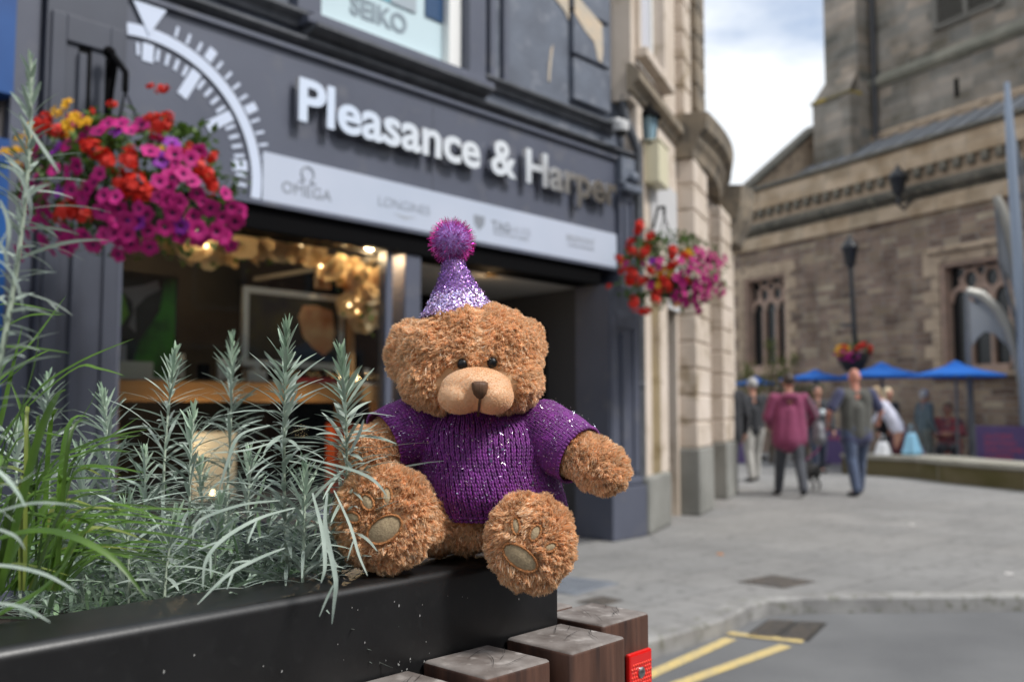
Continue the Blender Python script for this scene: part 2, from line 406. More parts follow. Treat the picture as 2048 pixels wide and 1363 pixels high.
# ================================================================ BUILDINGS ACROSS THE STREET (outside the frame: they give the reflections and shade)
brickm = mat('red_brick', (.12, .075, .06), .85, c2=(.16, .10, .08), scale=3, bump=.4, bscale=30)
palem = mat('pale_render', (.14, .12, .10), .8, c2=(.11, .10, .09), scale=1.5, bump=.1)
slatem = mat('roof_slate', (.13, .135, .15), .7, c2=(.09, .095, .11), scale=6, bump=.3)
dglass = mat('dark_pane', (.02, .025, .03), .5, spec=.3)
whitem = mat('white_paint', (.75, .75, .73), .5)
def terrace(label, x, y, deg, w, d, h, m_):
    M = frame(x, y, deg); t = thing('terraced_building', label, 'building', (x, y, 0), deg)
    b = MB(M); b.box((0, 0, -.1), (w, d, h)); b.build('wall', m_, t)
    b = MB(M); b.prism([(-.2, h), (w + .2, h), (w + .2, h + .25), (-.2, h + .25)], -.25, d); 
    b.add([(-.2, -.3, h + .25), (w + .2, -.3, h + .25), (w + .2, d / 2, h + 1.3), (-.2, d / 2, h + 1.3), (-.2, d, h + .25), (w + .2, d, h + .25)], [(0, 1, 2, 3), (3, 2, 5, 4), (0, 3, 4), (1, 5, 2)]); b.build('roof', slatem, t)
    n = int(w / 2.2)
    for i in range(n):
        for z in (.5, 3.2) + ((6.4,) if h > 8 else ()):
            cx = (i + .5) * w / n; ww = .55 if z > 1 else .85; hh = 1.5 if z > 1 else 2.0
            f = MB(M); f.box((cx - ww, -.06, z), (cx - ww + .09, -.001, z + hh)); f.box((cx + ww - .09, -.06, z), (cx + ww, -.001, z + hh)); f.box((cx - ww + .09, -.06, z), (cx + ww - .09, -.001, z + .09)); f.box((cx - ww + .09, -.06, z + hh - .09), (cx + ww - .09, -.001, z + hh))
            fo = f.build('window', slatem, t)
            g = MB(M); g.box((cx - ww + .092, -.03, z + .092), (cx + ww - .092, -.001, z + hh - .092)); g.build('pane', dglass, fo)
    return t
terrace('red brick terraced building across the street behind the camera', 14.6, 8.2, -120, 17, 6, 4.9, brickm)
terrace('brown rendered building across the street further behind the camera', 5.6, -7.6, -136, 12, 6, 5.6, palem)
# ================================================================ THE SHOP
_c = ground(1240, 1073)
SH = Facade(_c.x, _c.y, 47.8); SM = SH.M
slate = mat('slate_paint', (.088, .097, .132), .45, c2=(.075, .083, .115), scale=2.5, bump=.12, bscale=14, bdist=.004, c3=(.105, .11, .135), scale3=5)
slate_old = mat('weathered_slate_paint', (.125, .145, .185), .6, c2=(.092, .105, .135), scale=3.2, bump=.5, bscale=18, bdist=.012, c3=(.17, .185, .22), scale3=7)
grime = mat('dark_moulding', (.06, .065, .075), .7, c2=(.10, .105, .12), scale=6, bump=.5, bscale=25)
blackm = mat('black_frame', (.004, .004, .0045), .8, spec=.05)
soffitm = mat('soffit_paint', (.40, .38, .35), .7)
shop = thing('shop_building', 'dark slate grey jeweller shop front with pale sign band and upper storey', 'shop', tuple(SM.translation), SH.deg)
def sbox(name, a, b_, m, parent=shop, bev=0, fac=SM, **t):
    return MB(fac).box(a, b_, bev).build(name, m, parent, **t)
# upper storey with an opening for the window
wx0, wx1, wz0, wz1 = -3.50, -2.06, 3.90, 5.9
w = MB(SM)
w.box((-5.45, .06, 3.63), (wx0, .5, 9.5)); w.box((wx1, .06, 3.63), (.22, .5, 9.5)); w.box((wx0, .06, 3.63), (wx1, .5, wz0)); w.box((wx0, .06, wz1), (wx1, .5, 9.5))
w.box((-5.45, .5, 2.9), (.22, 9, 9.5))
w.build('upper_wall', slate_old, shop)
w = MB(SM)
def mould(x0, x1, z, prof):
    w.sweep(prof, [(x0, .06, 0, -1), (x1, .06, 0, -1)])
def cyma(z0, z1, o): return [(-.02, z0), (o * .35, z0), (o * .45, z0 + (z1 - z0) * .35), (o * .8, z0 + (z1 - z0) * .6), (o, z0 + (z1 - z0) * .75), (o, z1), (-.02, z1)]
for a_, b_, z0_, z1_, o_ in [(-5.45, .24, 3.632, 3.71, .12), (-1.868, .0, 3.86, 3.95, .10), (-5.45, -3.622, 3.80, 3.90, .10), (-3.62, -1.87, 3.711, 3.80, .20), (-5.0, -1.95, 9.2, 9.5, .35)]:
    w = MB(SM); mould(a_, b_, 0, cyma(z0_, z1_, o_)); w.build('string_course', grime, shop)
w = MB(SM)
w.box((-3.66, -.10, 3.801), (-1.83, .08, 3.86), .01); w.box((-3.6, -.07, 3.862), (-1.9, .06, 3.899), .006)
w.build('window_sill', slate, shop)
w = MB(SM)                                   # architrave round the upper window and pilaster strips
w.box((-2.055, -.03, 3.90), (-1.86, .058, 7.0), .008); w.box((-3.70, -.03, 3.90), (-3.505, .058, 7.0), .008)
w.box((-1.78, .0, 3.96), (-1.72, .058, 7.5), .006); w.box((-1.60, .01, 3.96), (-1.54, .058, 7.5), .006)
w.build('architrave', slate, shop)
w = MB(SM)
z = 4.05
while z < 8.6:
    w = MB(SM); w.box((-.66, .0, z), (-.09, .058, z + .40), .014); z += .435; w.build('quoin', slate_old, shop)
patch = mat('bare_plaster', (.55, .44, .32), .9, c2=(.45, .40, .33), scale=9, bump=.5)
w = MB(SM)
pz = [(-1.19, 4.99), (-1.15, 4.93), (-1.02, 5.00), (-.86, 4.94), (-.73, 4.87), (-.67, 4.80), (-.67, 5.25), (-1.0, 5.3), (-1.18, 5.1)]
w.prism(pz, .05, .059); w.prism([(-.655, 4.86), (-.5, 4.74), (-.36, 4.68), (-.30, 4.52), (-.24, 4.50), (-.22, 4.62), (-.23, 4.88), (-.4, 4.95), (-.655, 5.05)], -.006, -.001)
w.prism([(-.97, 4.15), (-.95, 4.14), (-.93, 4.30), (-.90, 4.50), (-.93, 4.45), (-.96, 4.3)], .052, .0595)
w.build('peeled_paint', patch, shop)
# upper window
wframe = MB(SM)
fx0, fx1, fz0 = wx0 + .0, wx1 - .0, 3.902
wframe.box((fx0 + .002, .10, fz0), (fx0 + .07, .18, wz1), .004); wframe.box((fx1 - .14, .06, fz0), (fx1 - .002, .18, wz1), .004); wframe.box((fx0 + .07, .08, fz0), (fx1 - .14, .18, fz0 + .07), .004)
wf = wframe.build('window', whitem, shop)
vinyl = mat('window_vinyl', (.50, .62, .66), .3, spec=.6); vdark = mat('vinyl_blue', (.02, .06, .14), .3); vteal = mat('vinyl_teal', (.13, .36, .46), .3); vgrey = mat('vinyl_grey', (.33, .38, .42), .4)
w = MB(SM); w.box((fx0 + .07, .135, fz0 + .07), (fx1 - .14, .145, wz1)); w.build('pane', vinyl, wf)
w = MB(SM); w.box((-3.42, .128, 4.30), (-2.60, .1345, 4.9)); w.build('window_graphic', vteal, wf)
w = MB(SM); w.box((-2.76, .121, 4.30), (-2.50, .1275, 4.9)); w.build('window_graphic', vgrey, wf)
w = MB(SM); w.box((-2.40, .1215, 4.31), (-2.21, .128, 4.9)); w.build('window_graphic', vdark, wf)
text('window_lettering', 'SEIKO', SH, -3.14, 4.10, .13, .55, .14, mat('grey_lettering', (.22, .27, .31), .5), wf, .002, .006)
text('window_lettering', 'I  wwwww  ww', SH, -3.12, 4.02, .13, .42, .035, MATS['grey_lettering'], wf, .001) if False else None
# fascia
sbox('fascia', (-4.86, 0, 2.55), (-.03, .3, 3.631), slate)
w = MB(SM); w.box((-4.86, -.035, 3.60), (-.03, -.0005, 3.631)); w.box((-4.86, -.02, 2.52), (-.03, -.0005, 2.549)); w.build('fascia_trim', slate, shop)
for xx in (-2.43,):
    sbox('panel_joint', (xx, -.0022, 2.55), (xx + .004, -.0002, 3.60), grime)
sbox('lintel', (-4.86, .02, 2.37), (-.25, .32, 2.549), blackm)
# left and right pilasters
slate_shaded = mat('slate_paint_left_shaded', (.055, .062, .085), .5, c2=(.045, .05, .07), scale=2.5, bump=.1, bscale=14, bdist=.004)  # darker copy of the slate: basket shade put into the left pilaster's colour
def pilaster(x0, x1, y0, zt, z0=0, sm=slate):
    w = MB(SM); w.box((x0, y0, z0), (x1, .3, zt)); 
    m_ = (x0 + x1) / 2; hw = (x1 - x0) / 2
    w.box((m_ - hw + .02, y0 - .02, .60), (m_ - hw * .55, y0 - .0005, zt - .25), .005); w.box((m_ + hw * .55, y0 - .02, .60), (m_ + hw - .02, y0 - .0005, zt - .25), .005)
    w.box((m_ - hw * .55, y0 - .02, zt - .4), (m_ + hw * .55, y0 - .0005, zt - .25), .005)
    w.box((m_ - hw * .25, y0 - .03, .65), (m_ - hw * .05, y0 - .0005, zt - .45), .004)
    p = w.build('pilaster', sm, shop)
    w = MB(SM); w.box((x0 - .03, y0 - .06, z0), (x1 + .03, .3, .48), .012); w.box((x0 - .015, y0 - .035, .481), (x1 + .015, .29, .56), .02); w.build('plinth', sm, p)
    return p
pilaster(-5.30, -4.862, -.03, 3.62, 0, slate_shaded)
pilaster(-.28, .21, -.09, 2.36)
w = MB(SM); w.box((-.028, -.05, 2.361), (.21, .3, 3.36)); w.box((.03, -.07, 2.6), (.06, -.0505, 3.25)); w.box((.14, -.07, 2.6), (.17, -.0505, 3.25)); w.box((.061, -.07, 3.2), (.139, -.0505, 3.25)); w.build('pilaster', slate, shop)
w = MB(SM); w.box((-.03, -.08, 3.36), (.20, .2, 3.631), .01); w.box((-.06, -.15, 3.28), (.23, -.09, 3.36), .02); w.ball((.08, -.14, 3.42), (.055, .05, .06)); w.build('capital', slate_old, shop)
sbox('pilaster_inset', (-5.13, -.034, 2.45), (-5.06, -.0305, 3.30), blackm); 
# stall riser and window frame
sbox('stall_riser', (-4.86, .08, 0), (-2.66, .22, .46), slate)
w = MB(SM)
w.box((-4.86, .06, .461), (-2.66, .2, .52)); w.box((-4.86, .07, .52), (-4.80, .16, 2.369)); w.box((-2.66, .04, 0), (-2.50, .20, 2.369), .01)
w.box((-2.82, .07, .52), (-2.76, .15, 2.369)); w.build('window_frame', slate, shop)
sbox('shop_window', (-4.80, .11, .52), (-2.82, .118, 2.369), glass_mat(), label='large display window with warm lights behind it')
sbox('shop_window', (-2.62, .20, .3), (-2.612, 1.75, 2.35), glass_mat(), label='side window beside the recessed doorway')
# interior shell
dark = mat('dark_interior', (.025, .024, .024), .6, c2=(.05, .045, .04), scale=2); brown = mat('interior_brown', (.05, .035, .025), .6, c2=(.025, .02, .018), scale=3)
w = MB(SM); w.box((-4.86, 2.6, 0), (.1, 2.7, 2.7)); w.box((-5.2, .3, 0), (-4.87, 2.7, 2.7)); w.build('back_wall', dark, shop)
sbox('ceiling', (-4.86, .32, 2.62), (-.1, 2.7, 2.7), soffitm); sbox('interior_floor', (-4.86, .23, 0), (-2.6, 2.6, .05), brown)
# recessed doorway
sbox('porch_floor', (-2.6, .0, .001), (.0, 1.75, .006), mat('porch_tile', (.12, .12, .125), .5, c2=(.09, .09, .09), scale=6))
sbox('porch_soffit', (-2.6, .321, 2.36), (.9, 2.2, 2.40), soffitm)
w = MB(SM); w.add([(-.249, .30, 0), (-.02, 1.75, 0), (-.02, 1.75, 2.36), (-.249, .30, 2.36), (.1, .3, 0), (.1, 1.75, 0), (.1, 1.75, 2.36), (.1, .3, 2.36)], [(0, 1, 2, 3), (4, 7, 6, 5), (0, 3, 7, 4), (1, 5, 6, 2), (3, 2, 6, 7), (0, 4, 5, 1)])
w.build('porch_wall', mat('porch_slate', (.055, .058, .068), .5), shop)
d = MB(SM); d.box((-2.6, 1.76, 0), (.1, 1.95, 2.36)); d.build('porch_wall', blackm, shop)
d = MB(SM); d.box((-1.9, 1.70, .02), (-1.82, 1.758, 2.2), .004); d.box((-.95, 1.70, .02), (-.87, 1.758, 2.2), .004); d.box((-1.82, 1.70, 2.1), (-.95, 1.758, 2.2), .004); d.box((-1.82, 1.70, .02), (-.95, 1.758, .3), .004)
door = d.build('door', slate, shop); MB(SM).tube([(-1.02, 1.66, .9), (-1.02, 1.66, 1.4)], .014).build('handle', mat('steel', (.55, .55, .56), .25, 1.0), door)
# menu style frame on the porch side wall
pf = MB(SM)
def onwall(t, z, o):                         # a point on the splayed porch wall
    a = Vector((-.249, .30, z)); d_ = Vector((.229, 1.45, 0)).normalized(); nn = Vector((-d_.y, d_.x, 0)); q = a + d_ * t + nn * o; return q
def wallbox(b, t0, t1, z0, z1, o0, o1):
    vs = [onwall(t, z, o) for z in (z0, z1) for o in (o0, o1) for t in (t0, t1)]
    b.add(vs, [(0, 2, 3, 1), (4, 5, 7, 6), (0, 1, 5, 4), (2, 6, 7, 3), (0, 4, 6, 2), (1, 3, 7, 5)])
ft = thing('framed_notice', 'small dark framed notice with a gold heading on the porch side wall', 'notice', tuple(SM @ onwall(.6, 1.3, 0)), SH.deg)
wallbox(pf, .45, .95, 1.25, 2.0, .001, .02); pf.build('frame', blackm, ft)
pf = MB(SM); wallbox(pf, .49, .91, 1.3, 1.95, .0205, .023); pf.build('sheet', mat('notice_sheet', (.05, .055, .05), .4), ft)
pf = MB(SM); wallbox(pf, .53, .87, 1.78, 1.86, .0235, .025); pf.build('heading', mat('notice_gold', (.45, .26, .04), .5), ft)
# porch downlight (lit)
glow = mat('lamp_glow', (1.0, .62, .28), .4, emit=9.0)
_q = SH.inv @ ground(983, 552, 2.35); DLX, DLY = _q.x, _q.y
dl = thing('downlight', 'small round lit downlight in the porch ceiling', 'ceiling light', tuple(SM @ Vector((DLX, DLY, 2.36))), SH.deg)
MB(SM).lathe([(.035, 0), (.055, 0), (.055, .01), (.035, .01)], (DLX, DLY, 2.349), 20).build('rim', mat('brass', (.5, .33, .14), .3, 1.0), dl)
MB(SM).lathe([(.034, 0), (.034, .008)], (DLX, DLY, 2.351), 16).build('bulb', glow, dl)

# ---------------------------------------------------------------- sign lettering
chrome = mat('polished_steel', (.74, .74, .74), .14, 1.0)
sign = thing('shop_sign', 'large polished metal letters reading Pleasance & Harper on the dark fascia', 'sign', tuple(SM @ Vector((-3.7, 0, 3.1))), SH.deg)
body = 'Pleasance & Harper'
k0 = extent(text_mesh('H', 1.0))[1][1]; size = .275 / k0; OFF = .011
ext_all = extent(text_mesh(body, size, offset=OFF, spacing=1.0)); sx = 3.61 / (ext_all[1][0] - ext_all[0][0])
edge_m = mat('letter_return', (.30, .31, .33), .35, .6)
for i, ch in enumerate(body):
    if ch == ' ': continue
    rp = extent(text_mesh(body[:i + 1], size, offset=OFF))[1][0]; me = text_mesh(ch, size, .022, OFF, spacing=1.0); a, b_ = extent(me)
    off = (rp - b_[0] - ext_all[0][0]) * sx
    me.transform(SM @ Matrix.Translation((-3.715 + off, -.062, 3.125)) @ Matrix.Rotation(PI / 2, 4, 'X') @ Matrix.Diagonal((sx, 1, 1, 1)))
    put('letter', me, sign, chrome)
# pale brand band
silver = mat('silver_band', (.47, .51, .61), .4, c2=(.43, .48, .58), scale=1.5)
bt = thing('sign_band', 'pale silver strip with faint watch brand names under the big letters', 'sign', tuple(SM @ Vector((-3.9, 0, 2.55))), SH.deg)
sbox('band', (-3.935, -.014, 2.551), (-.031, -.0005, 2.872), silver, bt)
faint = mat('faint_lettering', (.22, .24, .28), .5); faint2 = mat('fainter_lettering', (.33, .35, .39), .5)
text('lettering', 'OMEGA', SH, -3.79, 2.63, -.016, .40, .075, faint, bt, .001)
w = MB(SM); pts = [(-3.59 + .048 * math.cos(t), -.0165, 2.775 + .05 * math.sin(t)) for t in [R(-60 + 300 * i / 20) for i in range(21)]]
pts = [(-3.655, -.0165, 2.727), (-3.622, -.0165, 2.727)] + [(-3.59 + .05 * math.sin(R(-150 + 300 * i / 20)), -.0165, 2.785 + .05 * math.cos(R(-150 + 300 * i / 20))) for i in range(21)] + [(-3.558, -.0165, 2.727), (-3.525, -.0165, 2.727)]
w.tube(pts, .006, 6).build('emblem', faint, bt)
text('lettering', 'LONGINES', SH, -2.97, 2.675, -.016, .50, .07, faint, bt, .001, -.002)
w = MB(SM); w.prism([(-2.83, 2.64), (-2.72, 2.63), (-2.61, 2.64), (-2.72, 2.61)], -.016, -.0145); w.build('emblem', faint2, bt)
w = MB(SM); w.prism([(-1.99, 2.76), (-1.86, 2.76), (-1.87, 2.69), (-1.925, 2.64), (-1.98, 2.69)], -.016, -.0145); w.build('emblem', faint, bt)
text('lettering', 'TAG', SH, -1.78, 2.67, -.016, .22, .075, mat('grey_lettering'), bt, .001, .003)if False else text('lettering', 'TAG', SH, -1.78, 2.67, -.016, .22, .075, faint, bt, .001, .003)
text('lettering', 'HEUER', SH, -1.545, 2.67, -.016, .25, .07, faint2, bt, .001, -.003)
text('lettering', 'SWISS AVANT-GARDE', SH, -1.76, 2.635, -.016, .44, .02, faint2, bt, .001)
text('lettering', 'BREMONT', SH, -.80, 2.71, -.016, .42, .06, faint2, bt, .001)
text('lettering', 'CHRONOMETERS', SH, -.78, 2.665, -.016, .38, .025, faint2, bt, .001)
# watch dial graphic, cut off by the left and lower edges of the fascia
dial = thing('dial_emblem', 'quarter of a large pale watch dial with markers on the left of the fascia', 'sign emblem', tuple(SM @ Vector((-4.74, 0, 2.66))), SH.deg)
CX, CZ, RR = -4.738, 2.655, .758; dm = mat('dial_graphic', (.53, .59, .72), .45)
def ringpt(r, a): return (CX + r * math.sin(a), CZ + r * math.cos(a))
w = MB(SM); n = 60; a0, a1 = R(-9), R(98)
vs = []; 
for i in range(n + 1):
    a = a0 + (a1 - a0) * i / n
    for r in (RR - .036, RR + .036):
        x, z = ringpt(r, a); vs.append((max(x, -4.858), z))
bot = 2.552
fs = [(2 * i, 2 * i + 1, 2 * i + 3, 2 * i + 2) for i in range(n)]
vs = [(x, -.0155, max(z, bot)) for x, z in vs]; w.add(vs, fs); w.build('ring', dm, dial)
def tick(a, r0, r1, wd, name='marker'):
    b = MB(SM); c, s_ = math.cos(a), math.sin(a); P = []
    for r, q in ((r0, -wd), (r1, -wd), (r1, wd), (r0, wd)):
        P.append((CX + r * s_ + q * c, CZ + r * c - q * s_))
    if min(x for x, _ in P) < -4.858 or min(z_ for _, z_ in P) < bot: return
    b.prism(P, -.006, -.0006); b.build(name, dm, dial)
for i in range(-2, 19):
    a = R(i * 5.35 + 1.5)
    if i % 5 == 0:
        tick(a, .59 if i not in (5, 10) else .50, .70, .034)
    else: tick(a, .615, .69, .010)
for i in range(2, 17):
    a = R(i * 5.35 + 2.5)
    tick(a, RR + .055, RR + .125 + (.02 if i in (5, 10) else 0), .028 if i in (5, 10) else .009)
w = MB(SM); w.prism([(-4.83, 3.585), (-4.62, 3.585), (-4.725, 3.40)], -.022, -.016); w.build('pointer', dm, dial)

# ---------------------------------------------------------------- things behind the window
oak = mat('oak', (.50, .28, .12), .45, c2=(.38, .20, .08), scale=3, stretch=(1, 8, 8), bump=.1)
tb = thing('display_table', 'long wooden display table behind the shop window', 'table', tuple(SM @ Vector((-3.7, .5, 0))), SH.deg)
sbox('table_top', (-4.79, .34, 1.255), (-2.52, .9, 1.385), oak, tb, .006)
for x in (-4.7, -2.62):
    for y in (.4, .84): sbox('leg', (x - .04, y - .04, .05), (x + .04, y + .04, 1.254), oak, tb)
pale = mat('pale_cloth', (.6, .6, .58), .8)
tag(sbox('display_mat', (-4.76, .36, 1.386), (-4.35, .8, 1.40), pale, None), 'thin white display mat on the left end of the wooden table', 'mat')
tag(sbox('display_mat', (-3.6, .36, 1.386), (-2.6, .75, 1.398), pale, None), 'long white display mat on the right half of the wooden table', 'mat')
tag(sbox('display_block', (-4.70, .42, 1.401), (-4.42, .65, 1.50), mat('cream_card', (.62, .58, .5), .7), None, .004), 'cream display block on the left display mat', 'display block')
tag(sbox('display_block', (-4.74, .52, 1.51), (-4.50, .64, 1.68), mat('grey_card', (.40, .38, .40), .7), None, .004), 'grey white block leaning before the green poster', 'display block') if False else None
sgreen = mat('poster_green', (.05, .28, .02), .4, c2=(.01, .05, .01), scale=3.5, lo=.4, hi=.6); sblack = mat('poster_black', (.015, .02, .018), .4)
po = thing('green_poster', 'tall green and black poster of a blurred racing machine at the left of the window', 'poster', tuple(SM @ Vector((-4.5, .66, 1.4))), SH.deg)
sbox('board', (-4.70, .70, 1.401), (-4.12, .72, 2.10), sblack, po)
w = MB(SM); w.prism([(-4.45, 1.41), (-4.14, 1.41), (-4.14, 2.08), (-4.22, 2.08), (-4.25, 1.85), (-4.38, 1.65)], .694, .6995); w.build('print', sgreen, po)
w = MB(SM); w.prism([(-4.62, 1.75), (-4.52, 1.72), (-4.46, 1.82), (-4.50, 1.95), (-4.58, 1.95)], .693, .6985); w.build('print', mat('poster_lime', (.16, .38, .03), .4), po)
w = MB(SM); w.prism([(-4.52, 1.98), (-4.36, 2.02), (-4.27, 2.06), (-4.25, 2.0), (-4.35, 1.94), (-4.42, 1.86), (-4.46, 1.74), (-4.41, 1.7), (-4.44, 1.9)], .692, .698); w.build('print', mat('poster_grey', (.26, .24, .25), .4), po)
w = MB(SM); w.prism([(-4.69, 1.70), (-4.62, 1.70), (-4.63, 1.82), (-4.69, 1.84)], .691, .6975); w.build('print', mat('poster_navy', (.01, .025, .12), .4), po)
sbox('caption_panel', (-4.69, .688, 1.405), (-4.47, .6935, 1.62), mat('grey_card', (.40, .38, .40), .7), po)
pic = thing('framed_picture', 'silver framed picture of a soft orange shape standing on the table', 'picture', tuple(SM @ Vector((-3.3, .5, 1.4))), SH.deg)
x0, x1, z0, z1 = -3.74, -2.87, 1.50, 2.06; sil = mat('silver_frame', (.70, .71, .70), .35, .3)
w = MB(SM); w.box((x0, .50, z0), (x0 + .045, .54, z1), .004); w.box((x1 - .045, .50, z0), (x1, .54, z1), .004); w.box((x0 + .045, .50, z1 - .045), (x1 - .045, .54, z1), .004); w.box((x0 + .045, .50, z0), (x1 - .045, .54, z0 + .045), .004)
w.box((x0 + .1, .50, 1.3985), (x0 + .14, .54, z0)); w.box((x1 - .14, .50, 1.3985), (x1 - .1, .54, z0)); w.build('frame', sil, pic)
sbox('print', (x0 + .045, .515, z0 + .045), (x1 - .045, .53, z1 - .045), mat('print_dark', (.02, .02, .025), .3, c2=(.07, .06, .02), scale=5), pic)
w = MB(SM); w.prism([(-3.28, 1.88), (-3.24, 1.96), (-3.12, 1.97), (-2.98, 1.94), (-2.95, 1.78), (-2.97, 1.66), (-3.05, 1.60), (-3.16, 1.66), (-3.24, 1.74)], .508, .5145); w.build('print', mat('print_orange', (.55, .2, .07), .4, c2=(.75, .45, .22), scale=7), pic)
w = MB(SM); w.prism([(-3.33, 1.56), (-2.94, 1.56), (-2.94, 1.60), (-3.02, 1.605), (-3.2, 1.70), (-3.32, 1.64)], .509, .5148); w.build('print', mat('print_blue', (.02, .035, .07), .4), pic)
st = thing('wooden_stand', 'slim wooden lamp stand with a raised arm right of the framed picture', 'stand', tuple(SM @ Vector((-2.85, .6, 1.4))), SH.deg)
w = MB(SM); w.box((-2.83, .48, 1.3985), (-2.78, .53, 2.10), .003); w.tube([(-2.80, .505, 2.09), (-3.08, .505, 2.30)], .022, 6); w.box((-3.13, .48, 2.10), (-3.06, .53, 2.33), .003); w.box((-3.04, .48, 2.10), (-3.01, .53, 2.31), .003); w.build('post', oak, st)
# small watch cushions
cush = thing('watch_cushion', 'tiny dark watch cushion with a gold ring, one of the row before the framed picture', 'watch stand', tuple(SM @ Vector((-3.45, .40, 1.398))), SH.deg, 'watch cushions on the display table')
red = mat('red_velvet', (.25, .02, .03), .8); gold = mat('gold', (.8, .5, .22), .2, 1.0); steel = MATS['steel']
w = MB(SM); w.box((-3.48, .38, 1.399), (-3.42, .44, 1.455), .012); w.build('cushion', blackm, cush)
w = MB(SM); w.tube([(-3.45 + .022 * math.cos(t), .378, 1.45 + .022 * math.sin(t)) for t in [2 * PI * i / 12 for i in range(13)]], .006, 6); w.build('ring', gold, cush)
for i, (dx, dy) in enumerate([(.09, .02), (.18, 0), (.27, .03), (.37, 0), (.46, .02), (.56, 0), (.64, .03), (.72, 0), (.80, .02)]):
    c = copy_tree(cush); v = SM.to_3x3() @ Vector((dx, dy, 0)); c.location = Vector(cush.location) + v
w = MB(SM); w.box((-3.4, .33, 1.399), (-3.05, .375, 1.43), .008); tag(w.build('velvet_tray', red), 'red velvet tray at the front of the display table', 'tray')
for (a, b_, m_, lb, nm) in [((-3.95, .3, .5), (-3.72, .34, 1.0), 'orange', 'tall orange box standing under the display table', 'gift_box'), ((-3.1, .3, .6), (-2.92, .4, 1.1), 'orange', 'orange red box under the right end of the display table', 'gift_box')]:
    if a[0] < -3.5: continue
    tag(sbox(nm, a, b_, mat('box_orange', (.40, .075, .025), .5, c2=(.45, .07, .02), scale=4), None, .004), lb, 'box')
x_, z_ = SH.at(625, 920, .45)
tag(sbox('gift_box', (x_ - .16, .45, .62), (x_ + .14, .6, 1.12), mat('box_orange'[:10], (.55, .10, .03)), None, .004), 'orange red box standing low in the window behind the silver leaves', 'box') if False else None
cab = thing('low_plinth', 'low dark display plinth under the wooden table', 'plinth', tuple(SM @ Vector((-3.7, .6, 0))), SH.deg)
sbox('plinth_body', (-4.6, .42, .051), (-2.75, .8, .60), mat('plinth_dark', (.05, .05, .055), .4), cab)
x_, z_ = SH.at(440, 930, .45); 
tag(sbox('white_card', (x_ - .2, .45, .602), (x_ + .12, .47, 1.05), pale, None, .003), 'white framed card with a faint arc standing on the low plinth', 'card')
for i_, (x_, w_, h_, m_, lb_) in enumerate([(-3.98, .10, .14, pale, 'small white price card on the table left of the framed picture'), (-4.12, .08, .10, blackm, 'little black ring box between the mats on the display table'), (-2.74, .05, .11, pale, 'narrow white ticket at the right end of the display table'), (-4.28, .06, .16, mat('cream_card', (.62, .58, .5), .7), 'upright cream card beside the green poster')]):
    tag(sbox('display_card', (x_, .40, 1.401 if i_ == 3 else 1.3985), (x_ + w_, .43, 1.40 + h_), m_, None, .003), lb_, 'display card')
for i_, (x_, z_, lb_) in enumerate([(-2.98, 1.44, 'warm lit bulb before the lower right corner of the framed picture'), (-2.86, 1.435, 'warm lit bulb at the foot of the wooden stand'), (-4.02, .66, 'warm lit bulb low on the plinth under the table')]):
    t_ = thing('table_light', lb_, 'light', tuple(SM @ Vector((x_, .37, z_ - .04))), SH.deg)
    MB(SM).ball((x_, .37, z_), (.014, .014, .014), 10, 8).build('bulb', bulb_m if 'bulb_m' in globals() else mat('bulb_glow', (1.0, .70, .38), .4, emit=8), t_); MB(SM).lathe([(.02, 0), (.018, .02), (.006, .028)], (x_, .37, z_ - .042), 10).build('holder', gold, t_)
tag(sbox('white_box', (-3.77, .38, 1.386), (-3.62, .45, 1.47), pale, None, .003), 'small white box with a blue lid left of the framed picture', 'box')
# garland of cream blossoms with lights
petal = mat('cream_petal', (.80, .62, .38), .6, trans=.3); vine = mat('garland_leaf', (.10, .22, .03), .6, trans=.3); bulb_m = mat('bulb_glow', (1.0, .70, .38), .4, emit=8)
gar = thing('flower_garland', 'garland of cream blossoms and warm bulbs hanging along the top of the window', 'garland', tuple(SM @ Vector((-3.7, .4, 2.3))), SH.deg)
gp = []
for i in range(46):                          # along the top
    x = -4.75 + 1.75 * i / 45; gp.append((x + random.uniform(-.03, .03), .42 + random.uniform(-.08, .08), 2.28 + .04 * math.sin(x * 5) + random.uniform(-.06, .06)))
for i in range(44):                          # bunch in the right hand corner
    gp.append((-2.72 + random.uniform(-.25, .12), .42 + random.uniform(-.1, .1), 2.10 + random.uniform(-.24, .2)))
w = MB(SM); w.tube([(-4.78 + .06 * i, .44, 2.29 + .03 * math.sin(i)) for i in range(36)], .012, 5); w.build('vine', MATS['oak'], gar)
fl = MB()
for k in range(5):
    a = 2 * PI * k / 5; q = Matrix.Rotation(a, 4, 'Y')
    fl.add([(q @ Vector(p)) for p in [(0, 0, 0), (.020, -.008, .018), (.027, -.016, .036), (.012, -.020, .050), (-.012, -.020, .050), (-.027, -.016, .036), (-.020, -.008, .018)]], [(0, 1, 2, 3, 4, 5, 6)])
proto = None
for i, p in enumerate(gp[:100]):
    if proto is None:
        me = bpy.data.meshes.new('blossom'); me.from_pydata([tuple(v) for v in fl.v], [], fl.f); me.materials.append(petal)
        proto = me
    o = bpy.data.objects.new('blossom', proto); link(o); o.parent = gar
    M = ROOT[gar.name].inverted() @ (SM @ Matrix.Translation(p)) @ Matrix.Rotation(random.uniform(-.7, .7), 4, 'X') @ Matrix.Rotation(random.uniform(-.7, .7), 4, 'Z') @ Matrix.Scale(random.uniform(1.3, 2.1), 4)
    o.matrix_local = M
